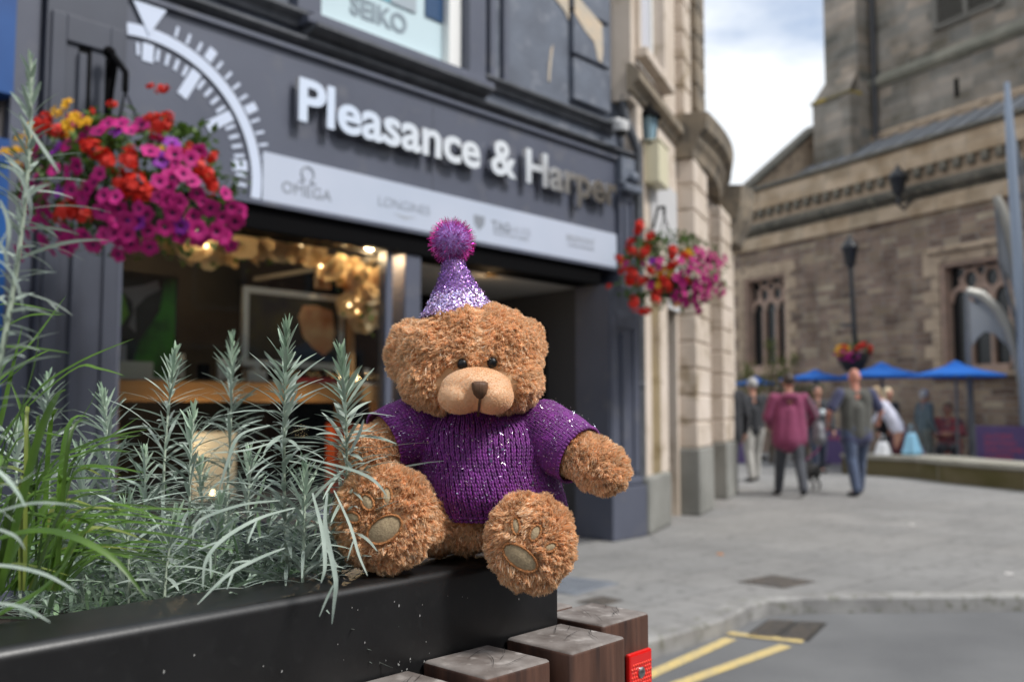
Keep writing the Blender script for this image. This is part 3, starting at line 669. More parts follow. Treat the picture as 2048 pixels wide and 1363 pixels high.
def leaves(frameM, pts, size, n_each, spread, m, name, parent, flat=False):
    V = []; Fq = []
    for p in pts:
        for k in range(n_each):
            c = Vector(p) + Vector([random.gauss(0, spread) for _ in range(3)])
            q = Matrix.Rotation(random.uniform(0, 2 * PI), 3, 'Z') @ Matrix.Rotation(random.uniform(-1.2, 1.2), 3, 'X'); s_ = size * random.uniform(.6, 1.3)
            base = len(V)
            for v in ((0, 0, 0), (.32, .4, .08), (0, 1, 0), (-.32, .4, .08)): V.append(frameM @ (c + q @ Vector(v) * s_))
            Fq.append((base, base + 1, base + 2, base + 3))
    return npmesh(name, V, Fq, m, parent)
o = leaves(SM, gp, .05, 3, .04, vine, 'garland_leaves', gar); o['kind'] = 'stuff'
bulbp = [p for p in gp if random.random() < .14]
bp_me = None
for p in bulbp[:26]:
    if bp_me is None:
        m_ = MB(); m_.ball((0, 0, 0), .011, 10, 6); bp_me = bpy.data.meshes.new('bulb'); bp_me.from_pydata(m_.v, [], m_.f); bp_me.materials.append(bulb_m)
    o = bpy.data.objects.new('bulb', bp_me); link(o); o.parent = gar; o.matrix_local = ROOT[gar.name].inverted() @ SM @ Matrix.Translation((p[0], p[1] - .05, p[2]))
def lamp(x, y, z, e, r=.05, c=(1, .68, .38)):
    l = bpy.data.lights.new('lamp', 'POINT'); l.energy = e; l.shadow_soft_size = r; l.color = c
    o = bpy.data.objects.new('lamp', l); link(o); o.location = SM @ Vector((x, y, z))
for x, y, z, e_ in [(-4.3, .24, 2.40, 34), (-3.6, .24, 2.42, 36), (-2.85, .24, 2.38, 34), (-3.45, .20, 1.05, 4), (-4.2, .20, 1.0, 5), (DLX, DLY, 2.25, 1.1), (-3.6, 1.6, 2.4, 8)]: lamp(x, y, z, e_)
spotm = mat('spot_glow', (1.0, .72, .30), .4, emit=3.0)
for i, (px, py, lb) in enumerate([(350, 472, 'left'), (322, 522, 'middle'), (282, 575, 'right'), (355, 455, 'far')][:3]):
    x, z = SH.at(px + 130, py + 10, 1.6)
    t = thing('spotlight', ['round warm ceiling spotlight deep inside the shop, highest of the row', 'round warm ceiling spotlight deep inside the shop, middle of the row', 'round warm ceiling spotlight deep inside the shop, lowest of the row'][i], 'spotlight', tuple(SM @ Vector((x, 1.6, 2.5))), SH.deg)
    MB(SM).lathe([(.04, 0), (.06, .0), (.06, .1), (.04, .1)], (x, 1.6, 2.52), 14).build('housing', blackm, t); MB(SM).lathe([(.039, 0), (.039, .01)], (x, 1.6, 2.522), 14).build('bulb', spotm, t)

# ---------------------------------------------------------------- fittings on the shop wall
cam_t = thing('security_camera', 'small pale dome security camera above the right end of the fascia', 'security camera', tuple(SM @ Vector((-.1, -.1, 3.8))), SH.deg)
MB(SM).lathe([(.07, .0), (.08, .03), (.08, .09), (.05, .11)], (-.13, -.14, 3.83), 18).build('housing', mat('camera_white', (.6, .6, .6), .4), cam_t)
MB(SM).ball((-.13, -.14, 3.83), (.06, .06, .055)).build('dome', mat('camera_dome', (.02, .02, .02), .1), cam_t)
MB(SM).box((-.16, -.12, 3.94), (-.10, .058, 3.97)).build('bracket', MATS['camera_white'], cam_t)
dp = thing('downpipe', 'black painted downpipe on the corner between the grey shop and the stone building', 'pipe', tuple(SM @ Vector((.2, 0, 0))), SH.deg)
MB(SM).tube([(.08, -.02, 9.3), (.08, -.02, 4.15), (.12, -.03, 4.0), (.20, -.06, 3.85), (.27, -.06, 3.75), (.28, -.05, 3.5), (.28, -.05, .02)], .045, 10).build('pipe', grime, dp)
for z in (4.2, 5.6, 3.0, 1.4): MB(SM).lathe([(.05, 0), (.056, .01), (.056, .05), (.05, .06)], ((.08, -.02, z) if z > 4 else (.28, -.05, z)), 12).build('collar', grime, dp)
sb = thing('corner_strip', 'dark strip filling the gap beside the right shop pilaster', 'strip', tuple(SM @ Vector((.24, 0, 0))), SH.deg)
sbox('strip_board', (.245, -.02, 0), (.42, .4, 3.9), blackm, sb)
# neighbouring shop at the left edge of the picture
bl = mat('blue_paint', (.008, .05, .19), .35, c2=(.015, .085, .28), scale=1.3); 
ns = thing('blue_shop', 'bright blue shop front at the left edge of the picture', 'shop', tuple(SM @ Vector((-7, 0, 0))), SH.deg)
sbox('wall', (-11, .10, 0), (-5.45, 9, 9.5), mat('brick_dark', (.10, .09, .09), .8), ns)
sbox('panel', (-5.60, .0, 0), (-5.452, .0995, 2.62), bl, ns); sbox('panel', (-11, .0, 0), (-5.62, .0995, .5), bl, ns)
sbox('fascia', (-11, -.04, 2.85), (-5.46, .0995, 3.5), bl, ns); sbox('display_window', (-10.9, .05, .501), (-5.62, .099, 2.6), dglass, ns)
sbox('cornice', (-11, -.12, 3.501), (-5.46, .0995, 3.65), blackm, ns); sbox('strip', (-5.449, .03, 0), (-5.31, .5, 3.62), slate, ns)
# ================================================================ STONE BUILDING beside the shop
ST = Facade(1.33, 9.2, 67.5); TM = ST.M
def wallstone(name, cols, bw, bh, mortar=(.55, .52, .48), warp=.05, rough=.9, msize=.012, dirt=(.6, .58, .55), swap=True, mix_scale=1.6):
    """coursed stone: every block its own tone, joints, broad weathering"""
    if name in MATS: return MATS[name]
    m = bpy.data.materials.new(name); m.use_nodes = True; t = m.node_tree; N = t.nodes; ln = t.links.new; p = N['Principled BSDF']; p.inputs['Roughness'].default_value = rough
    p.inputs['Specular IOR Level'].default_value = .2
    co = N.new('ShaderNodeTexCoord'); sp = N.new('ShaderNodeSeparateXYZ'); cb = N.new('ShaderNodeCombineXYZ'); ln(co.outputs['Object'], sp.inputs[0])
    ad = N.new('ShaderNodeMath'); ad.operation = 'ADD'; ln(sp.outputs[0], ad.inputs[0]); ln(sp.outputs[1], ad.inputs[1])
    ln(ad.outputs[0], cb.inputs[0]); ln(sp.outputs[2], cb.inputs[1])
    nz_ = N.new('ShaderNodeTexNoise'); nz_.inputs['Scale'].default_value = 1.8; nz_.inputs['Detail'].default_value = 4; ln(cb.outputs[0], nz_.inputs['Vector'])
    sub = N.new('ShaderNodeVectorMath'); sub.operation = 'MULTIPLY_ADD'; ln(nz_.outputs['Color'], sub.inputs[0]); sub.inputs[1].default_value = (warp * 2, warp, 0); ln(cb.outputs[0], sub.inputs[2])
    br = N.new('ShaderNodeTexBrick'); ln(sub.outputs[0], br.inputs['Vector']); br.inputs['Scale'].default_value = 1; br.inputs['Brick Width'].default_value = bw; br.inputs['Row Height'].default_value = bh
    br.inputs['Mortar Size'].default_value = msize; br.inputs['Mortar Smooth'].default_value = .4; br.inputs['Color1'].default_value = (0, 0, 0, 1); br.inputs['Color2'].default_value = (1, 1, 1, 1); br.inputs['Mortar'].default_value = (.5, .5, .5, 1)
    br.squash = 1.4; br.squash_frequency = 3; br.offset_frequency = 3
    rp = N.new('ShaderNodeValToRGB'); ln(br.outputs['Color'], rp.inputs[0]); rp.color_ramp.interpolation = 'LINEAR'
    els = rp.color_ramp.elements
    els[0].position = 0; els[0].color = (*cols[0], 1); els[1].position = 1; els[1].color = (*cols[-1], 1)
    for i, c in enumerate(cols[1:-1]): e_ = els.new((i + 1) / (len(cols) - 1)); e_.color = (*c, 1)
    n2 = N.new('ShaderNodeTexNoise'); n2.inputs['Scale'].default_value = mix_scale; n2.inputs['Detail'].default_value = 8; ln(cb.outputs[0], n2.inputs['Vector'])
    r2 = N.new('ShaderNodeMapRange'); r2.inputs[1].default_value = .38; r2.inputs[2].default_value = .66; ln(n2.outputs['Fac'], r2.inputs[0])
    mx_ = N.new('ShaderNodeMix'); mx_.data_type = 'RGBA'; mx_.blend_type = 'MULTIPLY'; ln(r2.outputs[0], mx_.inputs['Factor']); ln(rp.outputs[0], mx_.inputs['A']); mx_.inputs['B'].default_value = (*dirt, 1)
    m2 = N.new('ShaderNodeMix'); m2.data_type = 'RGBA'; ln(br.outputs['Fac'], m2.inputs['Factor']); ln(mx_.outputs['Result'], m2.inputs['A']); m2.inputs['B'].default_value = (*[x * .5 for x in mortar], 1)
    ln(m2.outputs['Result'], p.inputs['Base Color'])
    n3 = N.new('ShaderNodeTexNoise'); n3.inputs['Scale'].default_value = 14; n3.inputs['Detail'].default_value = 6; ln(cb.outputs[0], n3.inputs['Vector'])
    hs = N.new('ShaderNodeMath'); hs.operation = 'SUBTRACT'; ln(n3.outputs['Fac'], hs.inputs[0]); ln(br.outputs['Fac'], hs.inputs[1])
    bp = N.new('ShaderNodeBump'); bp.inputs['Distance'].default_value = .02; bp.inputs['Strength'].default_value = .7; ln(hs.outputs[0], bp.inputs['Height']); ln(bp.outputs[0], p.inputs['Normal'])
    MATS[name] = m; return m
sand = mat('sandstone', (.66, .575, .50), .85, c2=(.52, .44, .36), scale=1.1, bump=.35, bscale=24, bdist=.006, c3=(.36, .29, .21), scale3=3.5)
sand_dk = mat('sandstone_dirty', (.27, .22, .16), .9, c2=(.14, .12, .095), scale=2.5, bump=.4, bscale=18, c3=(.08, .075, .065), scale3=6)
greystone = mat('grey_plinth_stone', (.27, .27, .25), .85, c2=(.18, .18, .165), scale=2, bump=.3, bscale=30)
stb = thing('stone_building', 'tall sandstone building with banded pilasters and a heavy cornice beside the grey shop', 'building', tuple(TM.translation), 67.5)
def tbox(name, a, b_, m, parent=stb, bev=0, **t): return MB(TM).box(a, b_, bev).build(name, m, parent, **t)
w = MB(TM)
w.box((-.25, 0, 3.0), (1.5, .3, 4.66)); w.box((1.5, 0, 3.0), (3.02, 3, 4.66)); w.box((-.45, 0, 4.2), (-.22, .5, 11)); w.box((.80, 0, 4.66), (3.02, 2, 11)); w.box((-.22, .0, 6.6), (.80, .5, 11)); w.box((-.22, .3, 4.66), (.80, .6, 6.6))
w.box((-.25, 0, 0), (.25, .3, 3.0)); w.box((.62, 0, 0), (.98, .6, 3)); w.box((1.42, 0, 0), (2.5, 3, 3)); w.box((2.5, .35, 0), (3.5, 5, 3.9)); w.box((3.5, 0, 0), (5.6, 4, 4.2)); w.box((.25, .25, 0), (.62, .6, 3)); w.box((.98, .5, 0), (1.42, 1, 3)); w.box((3.02, .4, 3.9), (4.4, 4, 4.6))
w.build('wall', sand, stb)
def rustic(x0, x1, y, z0, z1, h, nm, m_=sand):
    w = MB(TM); z = z0
    w.box((x0 + .02, y + .02, z0), (x1 - .02, .0, z1))
    while z < z1 - .05:
        w.box((x0, y, z + .012), (x1, -.0005, min(z + h - .012, z1)), .014); z += h
    return w.build(nm, m_, stb)
rustic(1.53, 2.33, -.21, .75, 4.1, .305, 'pilaster'); rustic(3.55, 4.35, -.17, .75, 3.95, .305, 'pilaster')
tbox('pilaster_base', (1.50, -.235, 0), (2.36, 0, .75), greystone, bev=.02); tbox('pilaster_base', (3.53, -.2, 0), (4.4, 0, .75), greystone, bev=.02)
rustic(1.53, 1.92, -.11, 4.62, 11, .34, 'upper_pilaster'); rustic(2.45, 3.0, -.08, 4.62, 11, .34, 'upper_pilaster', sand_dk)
# cornice bowing out over the pilasters, then a second bowed hood beyond
def arc_path(x0, x1, o0, om, o1, n=14):
    P = []
    for i in range(n + 1):
        t = i / n; x = x0 + (x1 - x0) * t; o = o0 + (o1 - o0) * t + om * math.sin(PI * t); P.append((x, -o, 0, -1))
    return P
w = MB(TM)
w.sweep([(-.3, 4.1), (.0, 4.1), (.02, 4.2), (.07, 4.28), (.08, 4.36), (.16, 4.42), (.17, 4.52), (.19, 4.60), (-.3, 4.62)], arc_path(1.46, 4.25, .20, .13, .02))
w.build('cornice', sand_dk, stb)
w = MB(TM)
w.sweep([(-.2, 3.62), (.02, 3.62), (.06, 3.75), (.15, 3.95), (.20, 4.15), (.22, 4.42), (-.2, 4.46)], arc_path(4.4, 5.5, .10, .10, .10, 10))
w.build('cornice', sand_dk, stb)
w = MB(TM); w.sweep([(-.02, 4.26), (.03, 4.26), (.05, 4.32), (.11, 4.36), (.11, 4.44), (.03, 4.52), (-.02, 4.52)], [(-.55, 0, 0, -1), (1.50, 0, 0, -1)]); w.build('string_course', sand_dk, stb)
tbox('window_sill', (-.32, -.13, 4.66), (.92, .0, 4.76), sand, bev=.012)
w = MB(TM); w.box((-.22, .08, 4.762), (-.14, .14, 6.59)); w.box((.72, .08, 4.762), (.80, .14, 6.59)); w.box((-.14, .08, 4.762), (.72, .14, 4.84)); w.box((-.14, .08, 5.9), (.72, .14, 5.96))
wn_ = w.build('window', whitem, stb); tbox('pane', (-.14, .115, 4.84), (.72, .12, 6.59), mat('curtained_pane', (.55, .56, .62), .3, spec=.7), wn_)
tbox('architrave', (-.30, -.05, 4.762), (-.222, -.0005, 6.7), sand, bev=.006); tbox('architrave', (.802, -.05, 4.762), (.90, -.0005, 6.7), sand, bev=.006)
tbox('white_panel', (.22, -.03, 3.02), (1.40, -.0005, 3.66), mat('panel_white', (.55, .55, .56), .5))
tbox('white_panel', (.98, -.028, 2.3), (1.5, -.0005, 3.0), MATS['panel_white'])
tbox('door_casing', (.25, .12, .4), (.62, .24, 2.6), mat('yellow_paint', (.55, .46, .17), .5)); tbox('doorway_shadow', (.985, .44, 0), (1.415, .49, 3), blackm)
tbox('plinth', (-.25, -.10, 0), (.66, -.0005, .55), greystone, bev=.03); tbox('plinth', (1.0, .1, 0), (1.5, .43, .16), mat('stone_step', (.5, .47, .42), .8))
ov = MB(TM); ov.lathe([(.12, 0), (.12, .02)], (0, 0, 0), 20, T=TM.inverted() @ TM @ Matrix.Translation((.44, .115, 1.95)) @ Matrix.Rotation(PI / 2, 4, 'X') @ Matrix.Diagonal((.8, 1.25, 1, 1)))
tag(ov.build('door_plaque', mat('plaque_white', (.6, .58, .62), .4, c2=(.25, .12, .3), scale=18)), 'small oval white and purple plaque on the yellow door casing', 'plaque')
wb = thing('utility_box', 'cream utility box high on the stone wall under the wall lantern', 'utility box', tuple(TM @ Vector((.2, -.1, 3.46))), 67.5)
MB(TM).box((.02, -.16, 3.48), (.42, -.0, 3.90), .012).build('case', mat('cream_paint', (.62, .58, .42), .5), wb); MB(TM).box((.01, -.17, 3.902), (.43, 0, 3.92)).build('lid', MATS['cream_paint'], wb)
# wall lantern between the two buildings
p0 = at(1298, 258, 9.25)
wl = thing('wall_lantern', 'black wall lantern with pale blue glass at the corner of the grey shop', 'lantern', tuple(p0), 0)
L0 = Matrix.Translation(p0)
w = MB(L0)
for sx_ in (-1, 1):
    for sy_ in (-1, 1): w.tube([(.055 * sx_, .055 * sy_, -.15), (.085 * sx_, .085 * sy_, .12)], .008, 6)
w.lathe([(.075, -.17), (.08, -.14), (.03, -.13)], n=4); w.lathe([(.14, .11), (.12, .15), (.04, .22), (.02, .26), (.0, .28)], n=8); w.tube([(0, 0, .25), (-.05, .05, .33), (-.16, .1, .3), (-.22, .1, .1)], .012, 6)
w.build('lantern_frame', blackm, wl); MB(L0).lathe([(.06, -.13), (.10, .11)], n=4).build('glass', mat('lantern_glass', (.25, .38, .46), .1, spec=.8), wl)

# ================================================================ THE CHURCH
_p = at(1450, 900, 27); CH = Facade(_p.x, _p.y, -62); CM = CH.M
ch = thing('church', 'old stone church aisle with traceried windows and a great square tower behind', 'church', tuple(CM.translation), -62)
rub = wallstone('rubble_stone', [(.175, .122, .096), (.31, .222, .165), (.225, .155, .122), (.40, .31, .215), (.26, .178, .14), (.47, .39, .28)], .42, .13, warp=.16, dirt=(.5, .46, .44))
rub_t = wallstone('tower_stone', [(.22, .205, .18), (.37, .32, .27), (.30, .27, .235), (.47, .39, .32), (.34, .31, .27), (.24, .23, .21)], .62, .27, warp=.12, dirt=(.42, .42, .38), mix_scale=.9)
ash = wallstone('ashlar_stone', [(.52, .40, .28), (.60, .47, .34), (.46, .37, .27)], .8, .5, warp=.01, msize=.006, dirt=(.62, .58, .52))
dress = mat('dressed_stone', (.48, .37, .265), .9, c2=(.36, .27, .19), scale=1.5, bump=.4, bscale=14, c3=(.17, .13, .10), scale3=5)
pinkst = mat('pink_tracery', (.45, .31, .24), .9, c2=(.34, .25, .2), scale=3, bump=.3)
dkst = mat('weathered_string', (.14, .125, .10), .9, c2=(.08, .075, .06), scale=2, bump=.5, bscale=12, c3=(.22, .2, .15), scale3=6)
lead = mat('lead_roof', (.25, .26, .28), .55, c2=(.20, .21, .225), scale=1.2, bump=.1, stretch=(2, .3, 1))
cglass = mat('leaded_pane', (.012, .014, .016), .25, spec=.5)
XR = 19.5
W = [(.91, 2.55, 2.34, 4.86), (7.26, 8.95, 2.10, 4.43)]
w = MB(CM); zt = 5.62; x = -4.0
for (a, b_, z0, z1) in W + [(XR, XR, 0, 0)]:
    w.box((x, 0, 0), (a, 1.0, zt))
    if b_ > a: w.box((a, 0, 0), (b_, 1.0, z0)); w.box((a, 0, z1), (b_, 1.0, zt))
    x = b_
w.build('aisle_wall', rub, ch)
def cbox(name, a, b_, m, parent=ch, bev=0, **t): return MB(CM).box(a, b_, bev).build(name, m, parent, **t)
cbox('string_course', (-4, -.09, 5.62), (XR, 1, 5.98), ash, bev=.02)
w = MB(CM); w.sweep([(-.2, 5.982), (.02, 5.982), (.05, 6.05), (.20, 6.13), (.22, 6.24), (.10, 6.34), (-.2, 6.35)], [(-4, 0, 0, -1), (XR, 0, 0, -1)]); w.build('cornice', dkst, ch)
cbox('frieze', (.84, .0, 6.351), (XR, 1, 6.72), dress)
x = .95; cbl = MB(CM).box((x, -.12, 6.50), (x + .17, -.001, 6.71), .02).build('corbel', dkst, ch)
for k in range(1, 54):
    o = cbl.copy(); col.objects.link(o); o.parent = ch; o.location = (k * .34, 0, 0)
cbox('parapet', (.82, -.10, 6.722), (XR, .35, 7.24), ash, bev=.01)
w = MB(CM); w.sweep([(-.5, 7.242), (.16, 7.242), (.20, 7.28), (.18, 7.32), (.05, 7.40), (-.5, 7.40)], [(.72, 0, 0, -1), (XR, 0, 0, -1)]); w.build('coping', dkst, ch)
w = MB(CM); w.add([(.9, .35, 7.2), (XR, .35, 7.2), (XR, 3.1, 8.78), (.9, 3.1, 8.78), (.9, .35, 6), (XR, .35, 6), (XR, 3.1, 6), (.9, 3.1, 6)], [(0, 1, 2, 3), (4, 7, 6, 5), (1, 5, 6, 2), (0, 3, 7, 4), (3, 2, 6, 7), (0, 4, 5, 1)])
x = 1.4
while x < XR:
    dz = (8.78 - 7.2) / 2.75; w.add([(x, .35, 7.22), (x + .05, .35, 7.22), (x + .05, 3.09, 7.22 + dz * 2.74), (x, 3.09, 7.22 + dz * 2.74), (x, .35, 7.26), (x + .05, .35, 7.26), (x + .05, 3.09, 7.26 + dz * 2.74), (x, 3.09, 7.26 + dz * 2.74)], [(4, 5, 6, 7), (0, 1, 5, 4), (1, 2, 6, 5), (0, 4, 7, 3)]); x += .6
w.build('roof', lead, ch)
# raking gable end
w = MB(CM); w.add([(x_, y_, z_) for x_ in (.72, 1.12) for y_, z_ in ((-.12, 6.72), (.06, 7.40), (2.9, 9.64), (3.15, 9.66), (3.7, 9.05), (3.7, 6.72))], [(0, 1, 2, 3, 4, 5), (11, 10, 9, 8, 7, 6)] + [(i, 6 + i, 6 + (i + 1) % 6, (i + 1) % 6) for i in range(6)])
w.build('gable', dress, ch)
w = MB(CM); w.add([(x_, y_, z_) for x_ in (.64, 1.20) for y_, z_ in ((-.18, 7.40), (.02, 7.50), (2.85, 9.74), (3.20, 9.74), (3.15, 9.662), (2.9, 9.642), (.06, 7.402))], [(0, 1, 2, 3, 4, 5, 6), (13, 12, 11, 10, 9, 8, 7)] + [(i, 7 + i, 7 + (i + 1) % 7, (i + 1) % 7) for i in range(7)])
w.build('coping', dkst, ch)
cbox('kneeler', (.60, -.22, 7.05), (1.05, .1, 7.24 + .28), dress, bev=.04)
cbox('nave_end', (-3.5, 1.0, 0), (1.0, 6, 6.2), rub)
def tracery(x0, x1, z0, z1):
    wd = x1 - x0; n = 3; y0, y1 = .18, .34
    f = MB(CM)
    # outer moulding with splayed jamb
    f.box((x0 - .0, .02, z0), (x0 + .09, .40, z1)); f.box((x1 - .09, .02, z0), (x1, .40, z1)); f.box((x0 + .09, .02, z1 - .08), (x1 - .09, .40, z1)); f.box((x0 + .09, -.06, z0 - .12), (x1 - .09, .40, z0 + .04))
    lw = (wd - .18) / n; m_ = .075; springing = z0 + (z1 - z0) * .62
    for i in range(1, n): f.box((x0 + .09 + lw * i - m_ / 2, y0, z0 + .04), (x0 + .09 + lw * i + m_ / 2, y1, springing))
    for i in range(n):                       # pointed heads
        cx = x0 + .09 + lw * (i + .5); hw = lw / 2
        for s_ in (-1, 1):
            pts = [(cx + s_ * hw * (1 - t ** 1.7), (y0 + y1) / 2, springing + hw * 1.25 * math.sin(t * PI / 2)) for t in [k / 6 for k in range(7)]]
            f.tube(pts, .05, 6, flat=1.3)
    top = z1 - .08
    for i in range(n - 1):                   # circles between the heads
        cx = x0 + .09 + lw * (i + 1); cz = springing + lw * .95; r = lw * .36
        f.tube([(cx + r * math.cos(a), (y0 + y1) / 2, cz + r * 1.25 * math.sin(a)) for a in [2 * PI * k / 14 for k in range(15)]], .045, 6)
        for s_ in (-1, 1): f.tube([(cx + s_ * r * .4, (y0 + y1) / 2, cz + r * 1.25), (cx + s_ * lw * .5, (y0 + y1) / 2, top)], .045, 6)
    for i in range(n): cx = x0 + .09 + lw * (i + .5); f.tube([(cx, (y0 + y1) / 2, springing + lw * .6), (cx, (y0 + y1) / 2, top - lw * .5)], .04, 6)
    fo = f.build('window_tracery', pinkst, ch)
    cbox('pane', (x0 + .09, .30, z0 + .04), (x1 - .09, .32, z1 - .08), cglass, fo)
for (a, b_, z0, z1) in W:
    tracery(a, b_, z0, z1)
    w = MB(CM); w.box((a - .42, -.02, z1 + .0), (b_ + .35, -.0005, z1 + .30)); 
    z = z0 - .1; k = 0
    while z < z1 - .05:
        ex = .42 if k % 2 else .22; h_ = min(.30, z1 - z)
        w.box((a - ex, -.02, z), (a - .0005, -.0005, z + h_ - .006)); w.box((b_ + .0005, -.02, z), (b_ + ex * .85, -.0005, z + h_ - .006)); z += .31; k += 1
    w.box((a - .25, -.12, z0 - .22), (b_ + .25, -.0205, z0 - .12))
    w.build('window_surround', dress, ch)
w = MB(CM); w.sweep([(-.01, 4.66), (.09, 4.66), (.11, 4.72), (.02, 4.80), (-.01, 4.80)], [(7.0, 0, 0, -1), (9.2, 0, 0, -1)]); w.build('hood_mould', dress, ch)
# tower
TD = 3.1
w = MB(CM); w.box((2.9, TD, 0), (16, TD + 8, 20)); w.build('tower', rub_t, ch)
w = MB(CM); w.box((1.55, TD - .9, 6), (2.92, TD + 2, 10.15)); 
w.add([(1.55, TD - .9, 10.15), (2.92, TD - .9, 10.15), (2.92, TD - .55, 10.75), (1.72, TD - .55, 10.75), (1.55, TD + 2, 10.15), (1.72, TD + 2, 10.75)], [(0, 1, 2, 3), (0, 3, 5, 4)])
w.box((1.72, TD - .55, 10.15), (2.92, TD + 2, 20)); w.build('buttress', rub_t, ch)
cbox('weathering', (1.50, TD - .95, 10.06), (2.93, TD - .4, 10.16), mat('lichen_stone', (.20, .17, .10), .9, c2=(.42, .30, .05), scale=1.6, bump=.3, lo=.5, hi=.62), bev=.02)
w = MB(CM); w.sweep([(-.02, 10.25), (.05, 10.25), (.16, 10.36), (.16, 10.46), (-.02, 10.66)], [(2.93, TD, 0, -1), (12.6, TD, 0, -1)]); w.build('string_course', mat('pale_string', (.32, .30, .24), .9, c2=(.18, .175, .14), scale=1.5, bump=.3), ch)
w = MB(CM); w.sweep([(-.02, 8.72), (.10, 8.72), (.14, 8.86), (-.02, 9.02)], [(2.93, TD, 0, -1), (12.6, TD, 0, -1)]); w.build('flashing', dress, ch)
cbox('belfry_opening', (5.15, TD - .01, 11.3), (6.9, TD + .0, 14.5), blackm); 
w = MB(CM)
z = 11.38
while z < 14.4: w.box((5.22, TD - .10, z), (6.85, TD - .011, z + .05)); z += .15
w.box((5.98, TD - .16, 11.3), (6.10, TD - .101, 14.5)); w.box((5.05, TD - .14, 11.2), (5.2, TD - .0005, 14.6)); w.box((6.86, TD - .14, 11.2), (7.0, TD - .0005, 14.6)); w.box((5.2, TD - .14, 11.2), (6.86, TD - .101, 11.299)); w.build('louvres', mat('louvre_stone', (.17, .16, .14), .9), ch)
cbox('slit_window', (5.55, TD - .008, 9.25), (5.68, TD - .0005, 9.75), blackm)
MB(CM).tube([(3.12, TD - .12, 8.8), (3.12, TD - .12, 19)], .07, 8).build('downpipe', mat('dark_pipe', (.05, .05, .055), .6), ch)

# ================================================================ STREET FURNITURE IN THE SQUARE
ironp = mat('black_iron', (.022, .024, .028), .45)
def lantern_head(b, c, s=1.0):
    b.lathe([(.0, -.62), (.03, -.60), (.05, -.48), (.03, -.42), (.06, -.36), (.10, -.34), (.13, -.30), (.19, .02), (.22, .04), (.22, .07), (.12, .20), (.05, .26), (.05, .31), (.0, .36)] if s else [], c, 10, sx=s, sy=s)
P = CM @ Vector((6.68, -.55, 6.42)); wl2 = thing('wall_lantern', 'black lantern on a bracket high on the church wall', 'lantern', tuple(P), -62)
w = MB(Matrix.Translation(P)); lantern_head(w, (0, 0, 0)); w.build('lantern_head', ironp, wl2)
MB(CM).tube([(6.68, -.1, 6.0), (6.68, -.4, 5.75), (6.68, -.55, 5.85)], .035, 6).build('bracket', ironp, wl2)
P = at(1700, 500, 19.5); lp = thing('lamp_post', 'tall black lamp post before the church carrying a flower basket', 'lamp post', (P.x + .06, P.y, 0), 0)
w = MB(Matrix.Translation(P)); lantern_head(w, (0, 0, 0), .85); w.build('lantern_head', ironp, lp)
MB().tube([(P.x, P.y, P.z - .4), (P.x + .06, P.y, 2.4), (P.x + .09, P.y, 0)], [.045, .06, .09], 10).build('pole', ironp, lp)
MB().tube([(P.x + .05, P.y, 3.0), (P.x - .3, P.y - .1, 2.95), (P.x - .02, P.y - .35, 2.9)], .02, 6).build('basket_arm', ironp, lp)
# curved steel fins
galv = mat('galvanised_steel', (.17, .18, .20), .5, .4, c2=(.12, .13, .145), scale=4); galv_lit = mat('galvanised_steel_lit', (.33, .325, .30), .5, .4); mesh_m = mat('perforated_sheet', (.24, .26, .29), .6, .2)  # arched ribs use a paler steel copy, the light on them painted in
def fin(label, Y, top, foot, arc, panel, lit=galv_lit):
    q = lambda px, py: at(px, py, Y)
    t = thing('steel_sculpture', label, 'sculpture', (q(*foot).x, Y, 0), 0, 'curved steel sculptures')
    f = q(*foot); f.z = 0
    MB().tube([f, q(*top)] if isinstance(top[0], (int, float)) else [f] + [q(*a) for a in top], [.07, .04] if isinstance(top[0], (int, float)) else .035, 10).build('mast', galv, t)
    MB().tube([q(*a) for a in arc], [.05] + [.075] * (len(arc) - 1), 8, flat=1.6).build('arched_rib', lit, t)
    if panel:
        P_ = [q(*a) for a in panel]; n = len(P_); b = MB()
        b.add([p + Vector((0, -.01, 0)) for p in P_] + [p + Vector((0, .01, 0)) for p in P_], [list(range(n)), [n + i for i in range(n)][::-1]] + [(i, (i + 1) % n, n + (i + 1) % n, n + i) for i in range(n)])
        b.build('infill_sheet', mesh_m, t)
    return t
fin('steel arch sculpture with a grey infill sheet beside the umbrella pole', 17.2, (1933, 585), (1948, 990), [(1933, 582), (1960, 590), (1990, 615), (2015, 655), (2035, 705), (2048, 770), (2056, 860), (2060, 960)], [(1938, 600), (1975, 615), (2000, 650), (2012, 690), (1990, 668), (1970, 662), (1955, 675), (1938, 700)])
fin('pale pointed steel sculpture rising before the right church window', 17.6, ((2062, 780), (2032, 645), (2000, 520), (1992, 395)), (2075, 990), [(1992, 392), (2002, 415), (2016, 455), (2030, 510), (2042, 580), (2052, 680), (2060, 800)], [(1994, 420), (2010, 455), (2026, 520), (2036, 590), (2040, 640), (2020, 560), (1998, 520)])
q = lambda px, py: at(px, py, 17.0)
t = thing('steel_sculpture', 'tall slender blue grey steel blade at the right edge', 'sculpture', (q(2048, 900).x, 17.0, 0), 0, 'curved steel sculptures')
pts = [(2014, 165), (2018, 230), (2023, 300), (2028, 380), (2034, 470), (2040, 580), (2050, 760), (2056, 990)]
MB().tube([q(*a) for a in pts], [.045, .075, .09, .095, .10, .10, .10, .11], 10, flat=1.0).build('blade', mat('blue_grey_steel', (.25, .30, .38), .35, .4), t)
MB().tube([q(2018, 230), q(2034, 300), q(2042, 330), q(2052, 420), q(2066, 560), q(2080, 900)], .035, 8).build('stay', galv, t)
